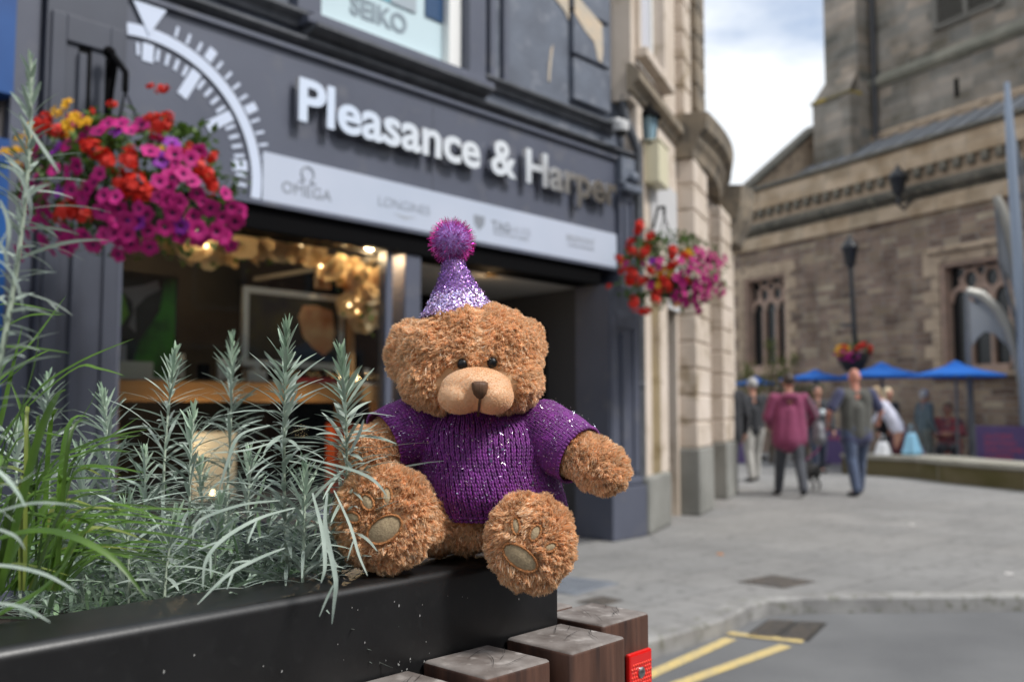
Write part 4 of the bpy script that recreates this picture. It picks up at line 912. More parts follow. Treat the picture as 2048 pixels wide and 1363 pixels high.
# low curved wall
gw = [ground(1705, 941), ground(1735, 950), ground(1830, 956), ground(1900, 966), ground(2048, 981), ground(2300, 1010)]
gw = [Vector((p.x, p.y)) for p in gw]; gw[0] = gw[1] + Vector((-.28, .5))
inn = offset_line(gw, .9); lw_ = thing('low_wall', 'low curved stone wall with a pale broad coping', 'wall', (gw[2].x, gw[2].y, 0), 0)
b = MB(); b.slab([tuple(p) for p in gw] + [tuple(p) for p in inn[::-1]], 0, .30); b.build('wall_face', wallstone('mossy_stone', [(.13, .11, .06), (.17, .14, .08), (.10, .095, .07)], .9, .3, warp=.02, dirt=(.6, .62, .42)), lw_)
g2 = offset_line(gw, -.04); i2 = offset_line(gw, .94); b = MB(); b.slab([tuple(p) for p in g2] + [tuple(p) for p in i2[::-1]], .301, .37); b.build('coping', mat('pale_coping', (.36, .34, .29), .85, c2=(.26, .25, .2), scale=3, bump=.2), lw_)
# café banners
purple = mat('purple_banner', (.075, .045, .15), .6, c2=(.095, .06, .18), scale=2); pink = mat('banner_lettering', (.45, .05, .10), .6)
def banner(label, xa, xb, Y, z1, lines):
    a, b_ = at(xa, 880, Y), at(xb, 880, Y - .6); d = (b_ - a).to_2d().normalized(); F_ = Facade(a.x, a.y, math.degrees(math.atan2(d.y, d.x))); L_ = (b_ - a).to_2d().length
    t = thing('barrier_banner', label, 'banner', (a.x, a.y, 0), F_.deg, 'purple cafe barriers')
    MB(F_.M).box((0, 0, .12), (L_, .02, z1)).build('sheet', purple, t)
    MB(F_.M).tube([(0, .01, 0), (0, .01, z1 + .05)], .02, 8).build('post', galv, t); MB(F_.M).tube([(L_, .01, 0), (L_, .01, z1 + .05)], .02, 8).build('post', galv, t)
    for k, (s_, w_) in enumerate(lines): text('lettering', s_, F_, .15, z1 - .22 - .12 * k, -.003, w_, .075, pink, t, .001)
    return t
banner('purple cafe barrier with short rows of red lettering behind the low wall', 1950, 2075, 16.5, .90, [('OUTSIDE', .45), ('SEATING', .5), ('WELCOME IN', .75), ('COFFEE', .45)])
banner('purple cafe barrier seen between the walking couple', 1630, 1705, 18.6, .80, [('COFFEE', .4)])
banner('purple cafe barrier beside the stone building behind the white trousers', 1452, 1510, 18.8, .82, [('CAFE', .3), ('TEA', .25)])
# blue umbrellas
blue = mat('blue_canvas', (.015, .16, .62), .6, trans=.25)
def umbrella(label, px, Y, hw, ytop, yrim, ang=0):
    ztop = EYE + (815 - ytop) / F_PX * Y - .04; zrim = EYE + (815 - yrim) / F_PX * (Y - hw * .6) + .03
    c = at(px, 800, Y); t = thing('cafe_umbrella', label, 'umbrella', (c.x, c.y, 0), ang, 'blue cafe umbrellas'); M = ROOT[t.name]
    b = MB(M); n = 8
    rim = [(hw * math.cos(2 * PI * k / n), hw * math.sin(2 * PI * k / n), zrim) for k in range(n)]
    mid = [(x * .5, y * .5, zrim + (ztop - zrim) * .42) for x, y, z in rim]; top_ = [(x * .16, y * .16, ztop - (ztop - zrim) * .18) for x, y, z in rim]; val = [(x, y, z - .035) for x, y, z in rim]
    b.add(val + rim + mid + top_, [(i * n + k, i * n + (k + 1) % n, (i + 1) * n + (k + 1) % n, (i + 1) * n + k) for i in range(3) for k in range(n)] + [[24 + k for k in range(n)]])
    cp_ = [(x * .20, y * .20, ztop - (ztop - zrim) * .16) for x, y, z in rim]; b.add(cp_ + [(0, 0, ztop + .04)], [(k, (k + 1) % n, n) for k in range(n)])
    b.build('canopy', blue, t); MB(M).tube([(0, 0, 0), (0, 0, ztop)], .028, 8).build('pole', galv, t)
    b = MB(M)
    for k in range(n): b.tube([(rim[k][0] * .98, rim[k][1] * .98, zrim - .01), (0, 0, zrim + (ztop - zrim) * .7)], .008, 4)
    b.build('ribs', galv, t); MB(M).lathe([(.25, 0), (.25, .05), (.05, .09)], n=16).build('base', blackm, t)
    return t
umbrella('blue cafe umbrella furthest right, half behind the steel arch', 1913, 17.0, .84, 720, 751, 5)
umbrella('blue cafe umbrella behind the head of the man in the waistcoat', 1765, 18.5, .86, 723, 752, 10)
umbrella('blue cafe umbrella just right of the woman in the plum jacket', 1632, 20, .78, 737, 758, 0)
umbrella('small blue cafe umbrella behind the shrub', 1512, 22, .62, 751, 768, 0)
umbrella('blue cafe umbrella half hidden by the corner of the stone building', 1458, 21, .55, 756, 770, 0)
# small tree behind the walkers
leaf_y = mat('olive_leaf', (.16, .16, .035), .6, c2=(.10, .13, .03), scale=6, trans=.35)
def shrub(label, px, Y, pts, n, size, m_=leaf_y, nm='small_tree'):
    c = at(px, 800, Y); t = thing(nm, label, 'tree', (c.x, c.y, 0), 0); b = MB()
    b.tube([(c.x, c.y, 0), (c.x + .03, c.y, .8), (c.x, c.y, 1.5)], [.05, .04, .03], 8)
    for (qx, qz, r) in pts: b.tube([(c.x, c.y, 1.0), (c.x + qx * .6, c.y, 1.1 + (qz - 1.1) * .6), (c.x + qx, c.y, qz)], [.025, .015, .006], 5)
    b.build('trunk', mat('bark', (.09, .07, .05), .9), t)
    V = []; Fq = []
    for (qx, qz, r) in pts:
        for k in range(int(n * r)):
            d = Vector((random.gauss(0, 1), random.gauss(0, 1), random.gauss(0, 1))).normalized() * r * random.uniform(.3, 1.05); c0 = Vector((c.x + qx, c.y, qz)) + d
            qq = Matrix.Rotation(random.uniform(0, 6.28), 3, 'Z') @ Matrix.Rotation(random.uniform(-1.5, 1.5), 3, 'X'); base = len(V)
            for v in ((0, 0, 0), (.3, .45, 0), (0, 1, 0), (-.3, .45, 0)): V.append(c0 + qq @ Vector(v) * size * random.uniform(.6, 1.2))
            Fq.append((base, base + 1, base + 2, base + 3))
    npmesh('crown', V, Fq, m_, t)
shrub('thin olive green young tree behind the woman in the plum jacket', 1540, 20.5, [(-.65, 1.6, .4), (-.3, 1.35, .4), (0, 1.75, .3), (.15, 2.2, .28), (.35, 1.95, .22), (.05, 2.6, .16), (-.5, 2.05, .22), (.5, 1.4, .25), (-.8, 1.2, .35), (.7, 1.5, .3), (.55, 2.3, .12)], 420, .10)
shrub('low green shrub between the plum jacket and the waistcoat', 1610, 21.5, [(0, 1.4, .3), (.25, 1.6, .22), (-.2, 1.2, .3)], 420, .09, mat('mid_green_leaf', (.07, .13, .02), .6, trans=.3))
# ================================================================ PEOPLE
skin = mat('skin', (.50, .27, .19), .55, c2=(.42, .2, .14), scale=8); skin_r = mat('ruddy_skin', (.50, .22, .16), .55)
def cloth(n, c, c2=None): return mat(n, c, .85, c2=c2 or tuple(x * .75 for x in c), scale=9, bump=.4, bscale=45, bdist=.012, sheen=.2)
shoe = mat('dark_shoe', (.02, .02, .022), .4)
def person(label, pos, h, head_deg, top, bottom, hair, stride=.0, arms=None, long_sleeve=True, flare=.0, top_hem=.47, seated=False, lean=0.0, width=1.0, skinm=skin, extra=None, vox=.011, hair_len=0, face=False, skirt=False, vest=None, foot_lift=0.0, sit_leg=False, shoes=shoe):
    g = thing('person', label, 'person', tuple(pos), head_deg); M = ROOT[g.name] @ Matrix.Scale(h, 4)
    V = lambda x, y, z: M @ Vector((x * width, y + max(0, z - .5) * lean, z))
    s = h
    A = arms or {}
    # joints
    shz = .80; hz = .50; sw = .115
    if seated: kn = {-1: V(-.08, .24, .27), 1: V(.08, .24, .27)}; an = {-1: V(-.08, .24, .03), 1: V(.08, .26, .03)}; hipz = .28; dz = -.22
    else: hipz = hz; dz = 0
    def Z(z): return z + dz
    J = {}
    for sd_ in (-1, 1):
        st = stride * sd_
        if not seated:
            J['hip', sd_] = V(.052 * sd_, 0, hz); J['knee', sd_] = V(.056 * sd_, st * .5 + .02, .28 + (.01 if st < 0 else 0)); J['ank', sd_] = V(.06 * sd_, st - (.02 if st < 0 else 0), .045 + (foot_lift if st < 0 else 0))
        else: J['hip', sd_] = V(.055 * sd_, 0, .28); J['knee', sd_] = kn[sd_]; J['ank', sd_] = an[sd_]
        J['toe', sd_] = J['ank', sd_] + (M.to_3x3() @ Vector((.01 * sd_, .085, -.028)))
        J['sh', sd_] = V(sw * sd_, 0, Z(shz))
        el, wr = A.get(sd_, ((.155 * sd_, -.02, .64), (.165 * sd_, .03, .50)))
        J['el', sd_] = V(el[0], el[1], Z(el[2])); J['wr', sd_] = V(wr[0], wr[1], Z(wr[2]))
    hd = V(0, .01, Z(.935)); up = (M.to_3x3() @ Vector((0, 0, 1))).normalized(); fw = (M.to_3x3() @ Vector((0, 1, 0))).normalized(); rt = (M.to_3x3() @ Vector((1, 0, 0))).normalized()
    RM = M.to_3x3().normalized().to_4x4()
    P_ = [('c', V(0, 0, hipz + .01), .075 * s, V(0, 0, Z(.66)), .068 * s), ('c', V(-.05, 0, Z(.62)), .06 * s, V(-.065, 0, Z(.765)), .055 * s), ('c', V(.05, 0, Z(.62)), .06 * s, V(.065, 0, Z(.765)), .055 * s), ('c', V(0, 0, Z(.78)), .045 * s, V(0, .0, Z(.87)), .030 * s)]
    P_ += [('e', hd, (.044 * s, .054 * s, .066 * s), RM), ('e', hd + fw * .012 * s - up * .03 * s, (.034 * s, .04 * s, .035 * s), RM), ('c', hd + fw * .05 * s, .008 * s, hd + fw * .058 * s - up * .012 * s, .010 * s)]
    for sd_ in (-1, 1):
        P_ += [('c', J['hip', sd_], .058 * s, J['knee', sd_], .036 * s), ('c', J['knee', sd_], .034 * s, J['ank', sd_], .022 * s), ('c', J['ank', sd_], .024 * s, J['toe', sd_], .018 * s)]
        P_ += [('c', J['sh', sd_], .034 * s, J['el', sd_], .026 * s), ('c', J['el', sd_], .025 * s, J['wr', sd_], .017 * s)]
        P_ += [('e', hd + rt * .044 * s * sd_, (.008 * s, .014 * s, .02 * s), RM)]
        dh = (J['wr', sd_] - J['el', sd_]).normalized(); pal = J['wr', sd_] + dh * .030 * s; side = dh.cross(rt).normalized()
        P_ += [('c', J['wr', sd_], .016 * s, pal + dh * .015 * s, .019 * s)]
        for k in range(4):
            r0 = pal + dh * .022 * s + side * (k - 1.5) * .0115 * s; ln_ = (.034, .042, .040, .030)[k] * s
            P_ += [('c', r0, .0062 * s, r0 + dh * ln_ * .55 - rt * sd_ * .004 * s, .0058 * s), ('c', r0 + dh * ln_ * .55 - rt * sd_ * .004 * s, .0058 * s, r0 + dh * ln_ - rt * sd_ * .014 * s, .005 * s)]
        P_ += [('c', pal + side * .016 * s, .007 * s, pal + side * .034 * s + dh * .018 * s, .006 * s)]
    blob('body', P_, skinm, g, vox * .7, 2)
    # trousers
    T_ = []
    if not skirt:
        T_ = [('c', V(-.03, 0, hipz + .02), .074 * s, V(.03, 0, hipz + .02), .074 * s)]
        for sd_ in (-1, 1):
            T_ += [('c', J['hip', sd_], .068 * s, J['knee', sd_], .046 * s), ('c', J['knee', sd_], .046 * s, J['ank', sd_] + up * .012 * s, .036 * s)]
    else: T_ = [('c', V(0, 0, hipz), .09 * s, V(0, 0, .20), .10 * s)] + [('c', J['knee', k], .04 * s, J['ank', k] + up * .01, .03 * s) for k in (-1, 1)]
    blob('trousers' if not skirt else 'skirt', T_, bottom, g, vox, 3)
    # top garment
    z0 = Z(top_hem + .04); K = [('c', V(0, 0, z0), (.083 + flare) * s, V(0, 0, Z(.68)), .080 * s), ('c', V(-.045 - flare * .5, 0, z0), (.070 + flare * .6) * s, V(-.062, 0, Z(.765)), .062 * s), ('c', V(.045 + flare * .5, 0, z0), (.070 + flare * .6) * s, V(.062, 0, Z(.765)), .062 * s), ('c', V(-.09, 0, Z(.80)), .042 * s, V(.09, 0, Z(.80)), .042 * s)]
    for sd_ in (-1, 1):
        if vest: K += []
        elif long_sleeve: K += [('c', J['sh', sd_], .046 * s, J['el', sd_], .040 * s), ('c', J['el', sd_], .040 * s, J['wr', sd_] - (J['wr', sd_] - J['el', sd_]) * .05, .030 * s)]
        else: K += [('c', J['sh', sd_], .046 * s, J['sh', sd_].lerp(J['el', sd_], .7), .042 * s)]
    if extra == 'hood': K += [('e', V(0, -.045, Z(.815)), (.072 * s, .050 * s, .035 * s), RM)]
    blob('jacket' if long_sleeve else 'top', K, top, g, vox, 3)
    if vest:
        K = []
        for sd_ in (-1, 1): K += [('c', J['sh', sd_], .047 * s, J['sh', sd_].lerp(J['el', sd_], .75), .043 * s)]
        K += [('c', V(-.05, 0, Z(.44)), .074 * s, V(.05, 0, Z(.46)), .074 * s)]
        blob('shirt', K, vest, g, vox, 3)
    for sd_ in (-1, 1): blob('shoe', [('c', J['ank', sd_] - up * .015 * s, .026 * s, J['toe', sd_] - up * .002 * s, .024 * s), ('e', J['toe', sd_] + fw * .01 * s, (.026 * s, .035 * s, .018 * s), RM)], shoes, g, vox * .8, 2)
    if hair is not None:
        K = [('e', hd + up * .018 * s - fw * .012 * s, (.051 * s, .056 * s, .058 * s), RM)]
        if hair_len: K += [('c', hd - fw * .025 * s, .045 * s, hd - fw * .03 * s - up * hair_len * s, .040 * s), ('c', hd - rt * .035 * s - fw * .01 * s, .02 * s, hd - rt * .04 * s - up * hair_len * s, .018 * s), ('c', hd + rt * .035 * s - fw * .01 * s, .02 * s, hd + rt * .04 * s - up * hair_len * s, .018 * s)]
        blob('hair', K, hair, g, vox * .7, 2)
    if face:
        for sd_ in (-1, 1): MB().ball(hd + fw * .052 * s + rt * .017 * s * sd_ + up * .004 * s, .006 * s, 8, 6).build('eye', blackm, g)
    return g, J, V
def gpos(px, py): p = ground(px, py); return Vector((p.x, p.y, 0))
plum = cloth('plum_fleece', (.235, .04, .105), (.19, .03, .085)); charcoal = cloth('charcoal_cloth', (.06, .065, .08)); dkhair = mat('dark_hair', (.022, .014, .012), .5, c2=(.05, .03, .025), scale=30)
olive = cloth('grey_waistcoat', (.085, .085, .075)); navy = cloth('navy_cloth', (.05, .055, .12)); jeans = cloth('jeans', (.06, .085, .15), (.04, .055, .10)); black_c = cloth('black_cloth', (.018, .02, .026)); khaki = cloth('pale_trousers', (.42, .41, .38), (.33, .32, .30))
grey_h = mat('grey_hair', (.42, .41, .40), .6); blond = mat('blond_hair', (.62, .52, .34), .6); white_c = cloth('white_cloth', (.66, .67, .80)); teal_c = cloth('teal_cardigan', (.13, .18, .20)); red_c = cloth('red_cloth', (.5, .02, .03)); maroon = cloth('maroon_cloth', (.09, .012, .025)); navy2 = cloth('dark_navy', (.02, .03, .065))
# the two nearest walkers
pw = gpos(1582, 992)
P1, J1, V1 = person('dark haired woman in a plum hooded jacket walking away with a grey shoulder bag', pw, 1.68, -4, plum, charcoal, dkhair, stride=-.15, arms={-1: ((-.165, .0, .645), (-.12, .10, .56)), 1: ((.19, .02, .66), (.165, .12, .58))}, flare=.028, top_hem=.42, extra='hood', width=1.08, foot_lift=.02)
pm = gpos(1716, 990)
P2, J2, V2 = person('bald man in a grey waistcoat, blue shirt and jeans walking away', pm, 1.76, 3, olive, jeans, None, stride=.11, arms={-1: ((-.20, -.01, .655), (-.175, .08, .565)), 1: ((.185, .0, .66), (.20, .07, .60))}, long_sleeve=False, vest=navy, top_hem=.44, width=1.10, skinm=skin_r)
wv = MB(); wv.lathe([(.031, -.012), (.036, -.012), (.036, .012), (.031, .012)], (0, 0, 0), 14, T=Matrix.Translation(J2['wr', -1]) @ (J2['wr', -1] - J2['el', -1]).to_track_quat('Z', 'Y').to_matrix().to_4x4()); wv.build('watch', mat('steel'[:5], (.5, .5, .5)), P2)
# shoulder bag
bagm = mat('grey_leather', (.20, .20, .22), .45, c2=(.15, .15, .165), scale=5, bump=.2)
bg = thing('shoulder_bag', 'soft grey shoulder bag hanging at the side of the woman in plum', 'bag', tuple(V1(.19, -.05, .45)), 0)
cbg = V1(.205, -.045, .52)
blob('bag_body', [('e', cbg, (.075, .13, .17)), ('e', cbg - Vector((0, 0, .07)), (.085, .15, .11))], bagm, bg, .012, 3)
MB().tube([cbg + Vector((0, .08, .12)), V1(.16, .04, .74), V1(.12, .0, .853), V1(.135, -.05, .80), cbg + Vector((0, -.06, .14))], .018, 6, flat=.4).build('strap', bagm, bg)
# lead and dog
leadm = mat('plum_lead', (.33, .05, .20), .6); dogp = gpos(1618, 978)
MB_ = MB(); MB_.tube([J2['wr', -1] + Vector((-.02, .05, -.08)), (J2['wr', -1] + dogp) * .5 + Vector((0, 0, .1)), dogp + Vector((-.02, .28, .36))], .014, 6)
tag(MB_.build('dog_lead', leadm), 'plum coloured dog lead running from the man to the small black dog', 'dog lead')
D = thing('dog', 'small black dog walking on a lead behind the woman in plum', 'dog', tuple(dogp), 20); DMx = ROOT[D.name]; DV = lambda x, y, z: DMx @ Vector((x, y, z))
K = [('c', DV(0, -.14, .30), .085, DV(0, .12, .29), .10), ('c', DV(0, .16, .32), .06, DV(0, .27, .42), .05), ('e', DV(0, .30, .46), (.055, .065, .055)), ('c', DV(0, .33, .45), .035, DV(0, .41, .435), .022), ('c', DV(-.045, .28, .50), .02, DV(-.06, .27, .44), .015), ('c', DV(.045, .28, .50), .02, DV(.06, .27, .44), .015), ('c', DV(0, -.20, .33), .025, DV(0, -.32, .42), .012)]
for sx_ in (-.055, .055):
    K += [('c', DV(sx_, .13, .26), .04, DV(sx_, .12, .14), .022), ('c', DV(sx_, .12, .14), .022, DV(sx_, .14, .025), .018), ('e', DV(sx_, .155, .02), (.022, .032, .018))]
    K += [('c', DV(sx_, -.15, .27), .055, DV(sx_, -.10, .17), .03), ('c', DV(sx_, -.10, .17), .026, DV(sx_, -.19, .10), .018), ('c', DV(sx_, -.19, .10), .018, DV(sx_, -.17, .025), .016), ('e', DV(sx_, -.155, .02), (.022, .032, .018))]
blob('body', K, mat('black_fur', (.02, .02, .02), .7, c2=(.04, .04, .04), scale=30, bump=.6, bscale=90), D, .009, 2)
# people further back
person('person in a long dark jacket half hidden by the stone building', gpos(1457, 985), 1.74, 10, black_c, navy2, mat('brown_hair', (.06, .035, .02), .6), stride=.06, top_hem=.42, flare=.01)
person('grey haired man in a black top and pale trousers walking away', gpos(1508, 962), 1.70, 8, black_c, khaki, grey_h, stride=.08, arms={-1: ((-.16, 0, .645), (-.13, .1, .56)), 1: ((.16, 0, .645), (.14, .12, .57))})
pd, Jd, Vd = person('dark haired person in a navy jacket walking toward the camera between the couple', gpos(1638, 946), 1.62, 178, cloth('dark_anorak', (.035, .04, .05)), navy2, dkhair, stride=.07, face=True, top_hem=.45)
MB().ball(Vd(-.03, .085, .70), (.06, .02, .06), 12, 8).build('badge', mat('badge_white', (.6, .66, .7), .5), pd)
wp = Vector((*at(1800, 900, 16.9).to_2d(), 0)); bp_ = Vector((*at(1776, 900, 17.4).to_2d(), 0)); gp_ = Vector((*at(1852, 900, 17.8).to_2d(), 0))
pb, Jb, Vb = person('fair haired woman in a white blouse bending forward with a pale blue bag', wp, 1.60, 60, white_c, maroon, mat('light_brown_hair', (.36, .26, .15), .6), lean=.55, arms={-1: ((-.16, .10, .66), (-.10, .22, .60)), 1: ((.17, .02, .66), (.17, .10, .54))}, hair_len=.03, skirt=True, face=True)
pc, Jc, Vc = person('blonde woman in a dark jacket facing away beside the woman in white', bp_, 1.58, 200, black_c, black_c, blond, hair_len=.06, lean=.05)
pg, Jg, Vg = person('white haired woman in a teal cardigan standing in profile', gp_, 1.56, -85, teal_c, cloth('grey_green_trousers', (.20, .22, .2)), mat('white_hair', (.6, .6, .58), .6), face=True, hair_len=.01)
sp_ = Vector((*at(1898, 900, 17.6).to_2d(), 0))
ps, Js, Vs_ = person('person in a red and grey top seated at the cafe', sp_ + Vector((0, 0, .0)), 1.66, 150, cloth('red_check', (.42, .05, .06), (.12, .10, .12)), black_c, mat('brown_hair', (.06, .035, .02)), seated=True, face=True, arms={-1: ((-.16, .03, .66), (-.06, .14, .66)), 1: ((.16, .03, .66), (.06, .14, .66))}, top_hem=.5)
chair_m = mat('red_plastic', (.55, .015, .02), .4)
M_ = Matrix.Translation(sp_) @ Matrix.Rotation(R(150), 4, 'Z'); chr_ = thing('cafe_chair', 'red cafe chair under the seated person', 'chair', tuple(sp_), 150)
b = MB(M_); b.box((-.21, -.2, .36), (.21, .2, .385), .008); b.build('seat', chair_m, chr_); b = MB(M_); b.box((-.2, -.23, .39), (.2, -.205, .85), .008); b.build('backrest', chair_m, chr_)
for x_ in (-.19, .19):
    for y_ in (-.18, .18): MB(M_).tube([(x_, y_, 0), (x_ * .95, y_ * .95, .36)], .013, 6).build('leg', galv, chr_)
def carrier(label, c, s, m_, drop):
    t = thing('carrier_bag', label, 'bag', tuple(c), 0, 'carrier bags'); b = []
    C_ = Vector(c); v3 = lambda x, y, z: C_ + Vector((x * s, y * s, z))
    blob('bag_body', [('c', v3(-.55, 0, -drop * 1.9), s * .30, v3(.55, 0, -drop * 1.85), s * .30), ('c', v3(-.50, 0, -drop * 1.9), s * .30, v3(-.28, 0, -drop * .75), s * .16), ('c', v3(.52, 0, -drop * 1.9), s * .30, v3(.25, 0, -drop * .7), s * .16), ('c', v3(0, -.08, -drop * 1.9), s * .42, v3(0, 0, -drop * .8), s * .26)], m_, t, .012, 2)
    MB().tube([Vector(c) + Vector((-s * .28, 0, -drop * .8)), Vector(c) + Vector((-s * .1, 0, -.02)), Vector(c), Vector(c) + Vector((s * .1, 0, -.02)), Vector(c) + Vector((s * .28, 0, -drop * .75))], .008, 5).build('handle', m_, t)
carrier('white plastic carrier bag hanging low beside the bending woman', at(1765, 868, 16.8), .24, mat('white_plastic', (.75, .77, .8), .35, trans=.2), .24)
carrier('pale blue bag on the arm of the woman in white', at(1822, 848, 16.6), .22, mat('blue_plastic', (.22, .45, .62), .4), .26)
carrier('pale lilac bag low beside the white haired woman', at(1843, 890, 17.6), .15, mat('lilac_plastic', (.5, .42, .6), .4), .18)
# ================================================================ HANGING FLOWER BASKETS
pet_m = mat('petunia', (.54, .008, .20), .7, c2=(.36, .005, .14), scale=6, trans=.15); pet_c = mat('petunia_throat', (.06, .003, .07), .7)
ger_m = mat('geranium_red', (.62, .022, .01), .6, trans=.2); yel_m = mat('yellow_bloom', (.75, .40, .01), .6, trans=.2); vio_m = mat('violet_petunia', (.28, .02, .38), .6, trans=.25)
bleaf = mat('basket_leaf', (.09, .16, .025), .55, c2=(.05, .10, .015), scale=9, trans=.3)
def meshof(b, mats):
    me = bpy.data.meshes.new('m'); me.from_pydata(b.v, [], b.f); me.polygons.foreach_set('material_index', b.mi); me.polygons.foreach_set('use_smooth', [True] * len(b.f))
    for m in mats: me.materials.append(m)
    return me
def petunia_mesh(m):
    b = MB(); n = 20; rings = [(.003, -.012), (.011, -.001), (.026, .006), (.038, .005)]
    vs = []
    for r, y in rings:
        for k in range(n):
            a = 2 * PI * k / n; lobe = 1 + (.10 * math.cos(5 * a) if r > .02 else 0); vs.append((r * lobe * math.cos(a), -y + .004 * math.cos(10 * a) * (r / .038), r * lobe * math.sin(a)))
    fs = [(i * n + k, i * n + (k + 1) % n, (i + 1) * n + (k + 1) % n, (i + 1) * n + k) for i in range(3) for k in range(n)]
    b.add(vs, fs[n:]); b.k = 1; b.add(vs, fs[:n]); return meshof(b, [m, pet_c])
def geranium_mesh():
    b = MB(); rr = random.Random(3)
    for i in range(34):
        d = Vector((rr.gauss(0, 1), rr.gauss(0, 1) - .3, rr.gauss(0, 1) + .3)).normalized(); q = d.to_track_quat('Z', 'Y').to_matrix().to_4x4(); T = Matrix.Translation(Vector((d.x * 1.25, d.y * .6, d.z * .8)) * rr.uniform(.018, .046)) @ q @ Matrix.Rotation(rr.uniform(0, 6), 4, 'Z')
        for k in range(5):
            Tk = T @ Matrix.Rotation(2 * PI * k / 5, 4, 'Z'); b.add([Tk @ Vector(p) for p in [(0, 0, 0), (.007, .010, .003), (0, .019, .002), (-.007, .010, .003)]], [(0, 1, 2, 3)])
    return meshof(b, [ger_m])
def yellow_mesh():
    b = MB(); rr = random.Random(5)
    for i in range(5):
        c = Vector((rr.uniform(-.03, .03), rr.uniform(-.02, .02), rr.uniform(-.03, .03)))
        for k in range(6):
            Tk = Matrix.Translation(c) @ Matrix.Rotation(rr.uniform(-.5, .5), 4, 'X') @ Matrix.Rotation(2 * PI * k / 6, 4, 'Y'); b.add([Tk @ Vector(p) for p in [(0, -.004, 0), (.008, -.006, .012), (0, -.004, .024), (-.008, -.006, .012)]], [(0, 1, 2, 3)])
    return meshof(b, [yel_m])
PM, VM, GM, YM = petunia_mesh(pet_m), petunia_mesh(vio_m), geranium_mesh(), yellow_mesh()
def basket(label, cpx, Y, hw, hh, reds, yells, n_pet, leafn, zone, hang, scale=1.0, pet_side=None):
    c = at(*cpx, Y); t = thing('hanging_basket', label, 'flower basket', (c.x, c.y, c.z - hh * .7), 0, 'hanging flower baskets'); RI = ROOT[t.name].inverted()
    mos = mat('basket_liner', (.035, .028, .02), .9); rr = random.Random(int(cpx[0]))
    MB(Matrix.Translation(c)).lathe([(0, -.24 * scale), (.12 * scale, -.22 * scale), (.19 * scale, -.15), (.22 * scale, -.06)], (0, 0, 0), 16).build('bowl', mos, t)
    b = MB(Matrix.Translation(c))
    for k in range(3):
        a = 2 * PI * k / 3 + .5; b.tube([(.22 * scale * math.cos(a), .22 * scale * math.sin(a), -.06), hang], .005, 5)
    b.build('chains', blackm, t)
    def place(me, name, p, nrm, s):
        o = bpy.data.objects.new(name, me); link(o); o.parent = t
        q = (-Vector(nrm)).to_track_quat('Y', 'Z').to_matrix().to_4x4()
        o.matrix_local = RI @ Matrix.Translation(p) @ q @ Matrix.Rotation(rr.uniform(0, 6.28), 4, 'Y') @ Matrix.Scale(s, 4)
    # foliage
    pts = []
    for _ in range(leafn):
        a = rr.uniform(0, 2 * PI); r = rr.uniform(.55, 1.0); e = rr.uniform(-.9, 1); z = hh * e; w = math.sqrt(max(0, 1 - e * e * .85))
        pts.append(tuple(c + Vector((hw * r * w * math.cos(a), hw * r * w * math.sin(a) * .8, z * .9))))
    f = leaves(Matrix.Identity(4), pts, .055 * scale ** .5, 4, .03, bleaf, 'foliage', t); f['kind'] = 'stuff'
    for (x, y, s) in reds:
        p = at(x, y, Y - hw * .75 * math.sqrt(max(.05, 1 - ((x - cpx[0]) / F_PX * Y / hw) ** 2))); place(GM, 'geranium_bloom', p, (rr.gauss(0, .3), -1, .3), s * 1.1)
    for (x, y, s) in yells:
        p = at(x, y, Y - hw * .7 * math.sqrt(max(.05, 1 - ((x - cpx[0]) / F_PX * Y / hw) ** 2))); place(YM, 'yellow_bloom', p, (rr.gauss(0, .3), -1, .3), s * 1.1)
    done = []; tries = 0
    while len(done) < n_pet and tries < 9000:
        tries += 1; x, y = rr.uniform(cpx[0] - hw / Y * F_PX, cpx[0] + hw / Y * F_PX), rr.uniform(zone[0], zone[1])
        if not zone[2](x, y): continue
        if any((x - a) ** 2 + (y - b_) ** 2 < (17 * 4.4 / Y * scale) ** 2 for a, b_ in done): continue
        if any((x - a) ** 2 + (y - b_) ** 2 < (26 * 4.4 / Y * s_) ** 2 for a, b_, s_ in reds): continue
        done.append((x, y)); u = (x - cpx[0]) / F_PX * Y / hw; v = -(y - cpx[1]) / F_PX * Y / hh
        p = at(x, y, Y - hw * .85 * math.sqrt(max(.02, 1 - min(1, u * u + v * v * .6))) + rr.uniform(-.03, .03))
        place(VM if rr.random() < .05 else PM, 'petunia_bloom', p, (u * .9 + rr.gauss(0, .25), -1 + abs(u) * .4, v * .7 + rr.gauss(0, .3)), rr.uniform(.9, 1.2) * (1 if rr.random() > .1 else .6) * (.92 if cpx[0] > 1000 else 1))
    return t, c
def bigzone(x, y):
    if x < 15 or x > 488: return False
    top = np.interp(x, [15, 60, 130, 200, 280, 340, 400, 440, 488], [400, 280, 235, 250, 225, 265, 300, 350, 430]); bot = np.interp(x, [15, 80, 150, 230, 300, 360, 430, 488], [500, 520, 500, 520, 500, 470, 500, 490])
    return top < y < bot
SHp = SM @ Vector((-5.0, -.12, 3.05))
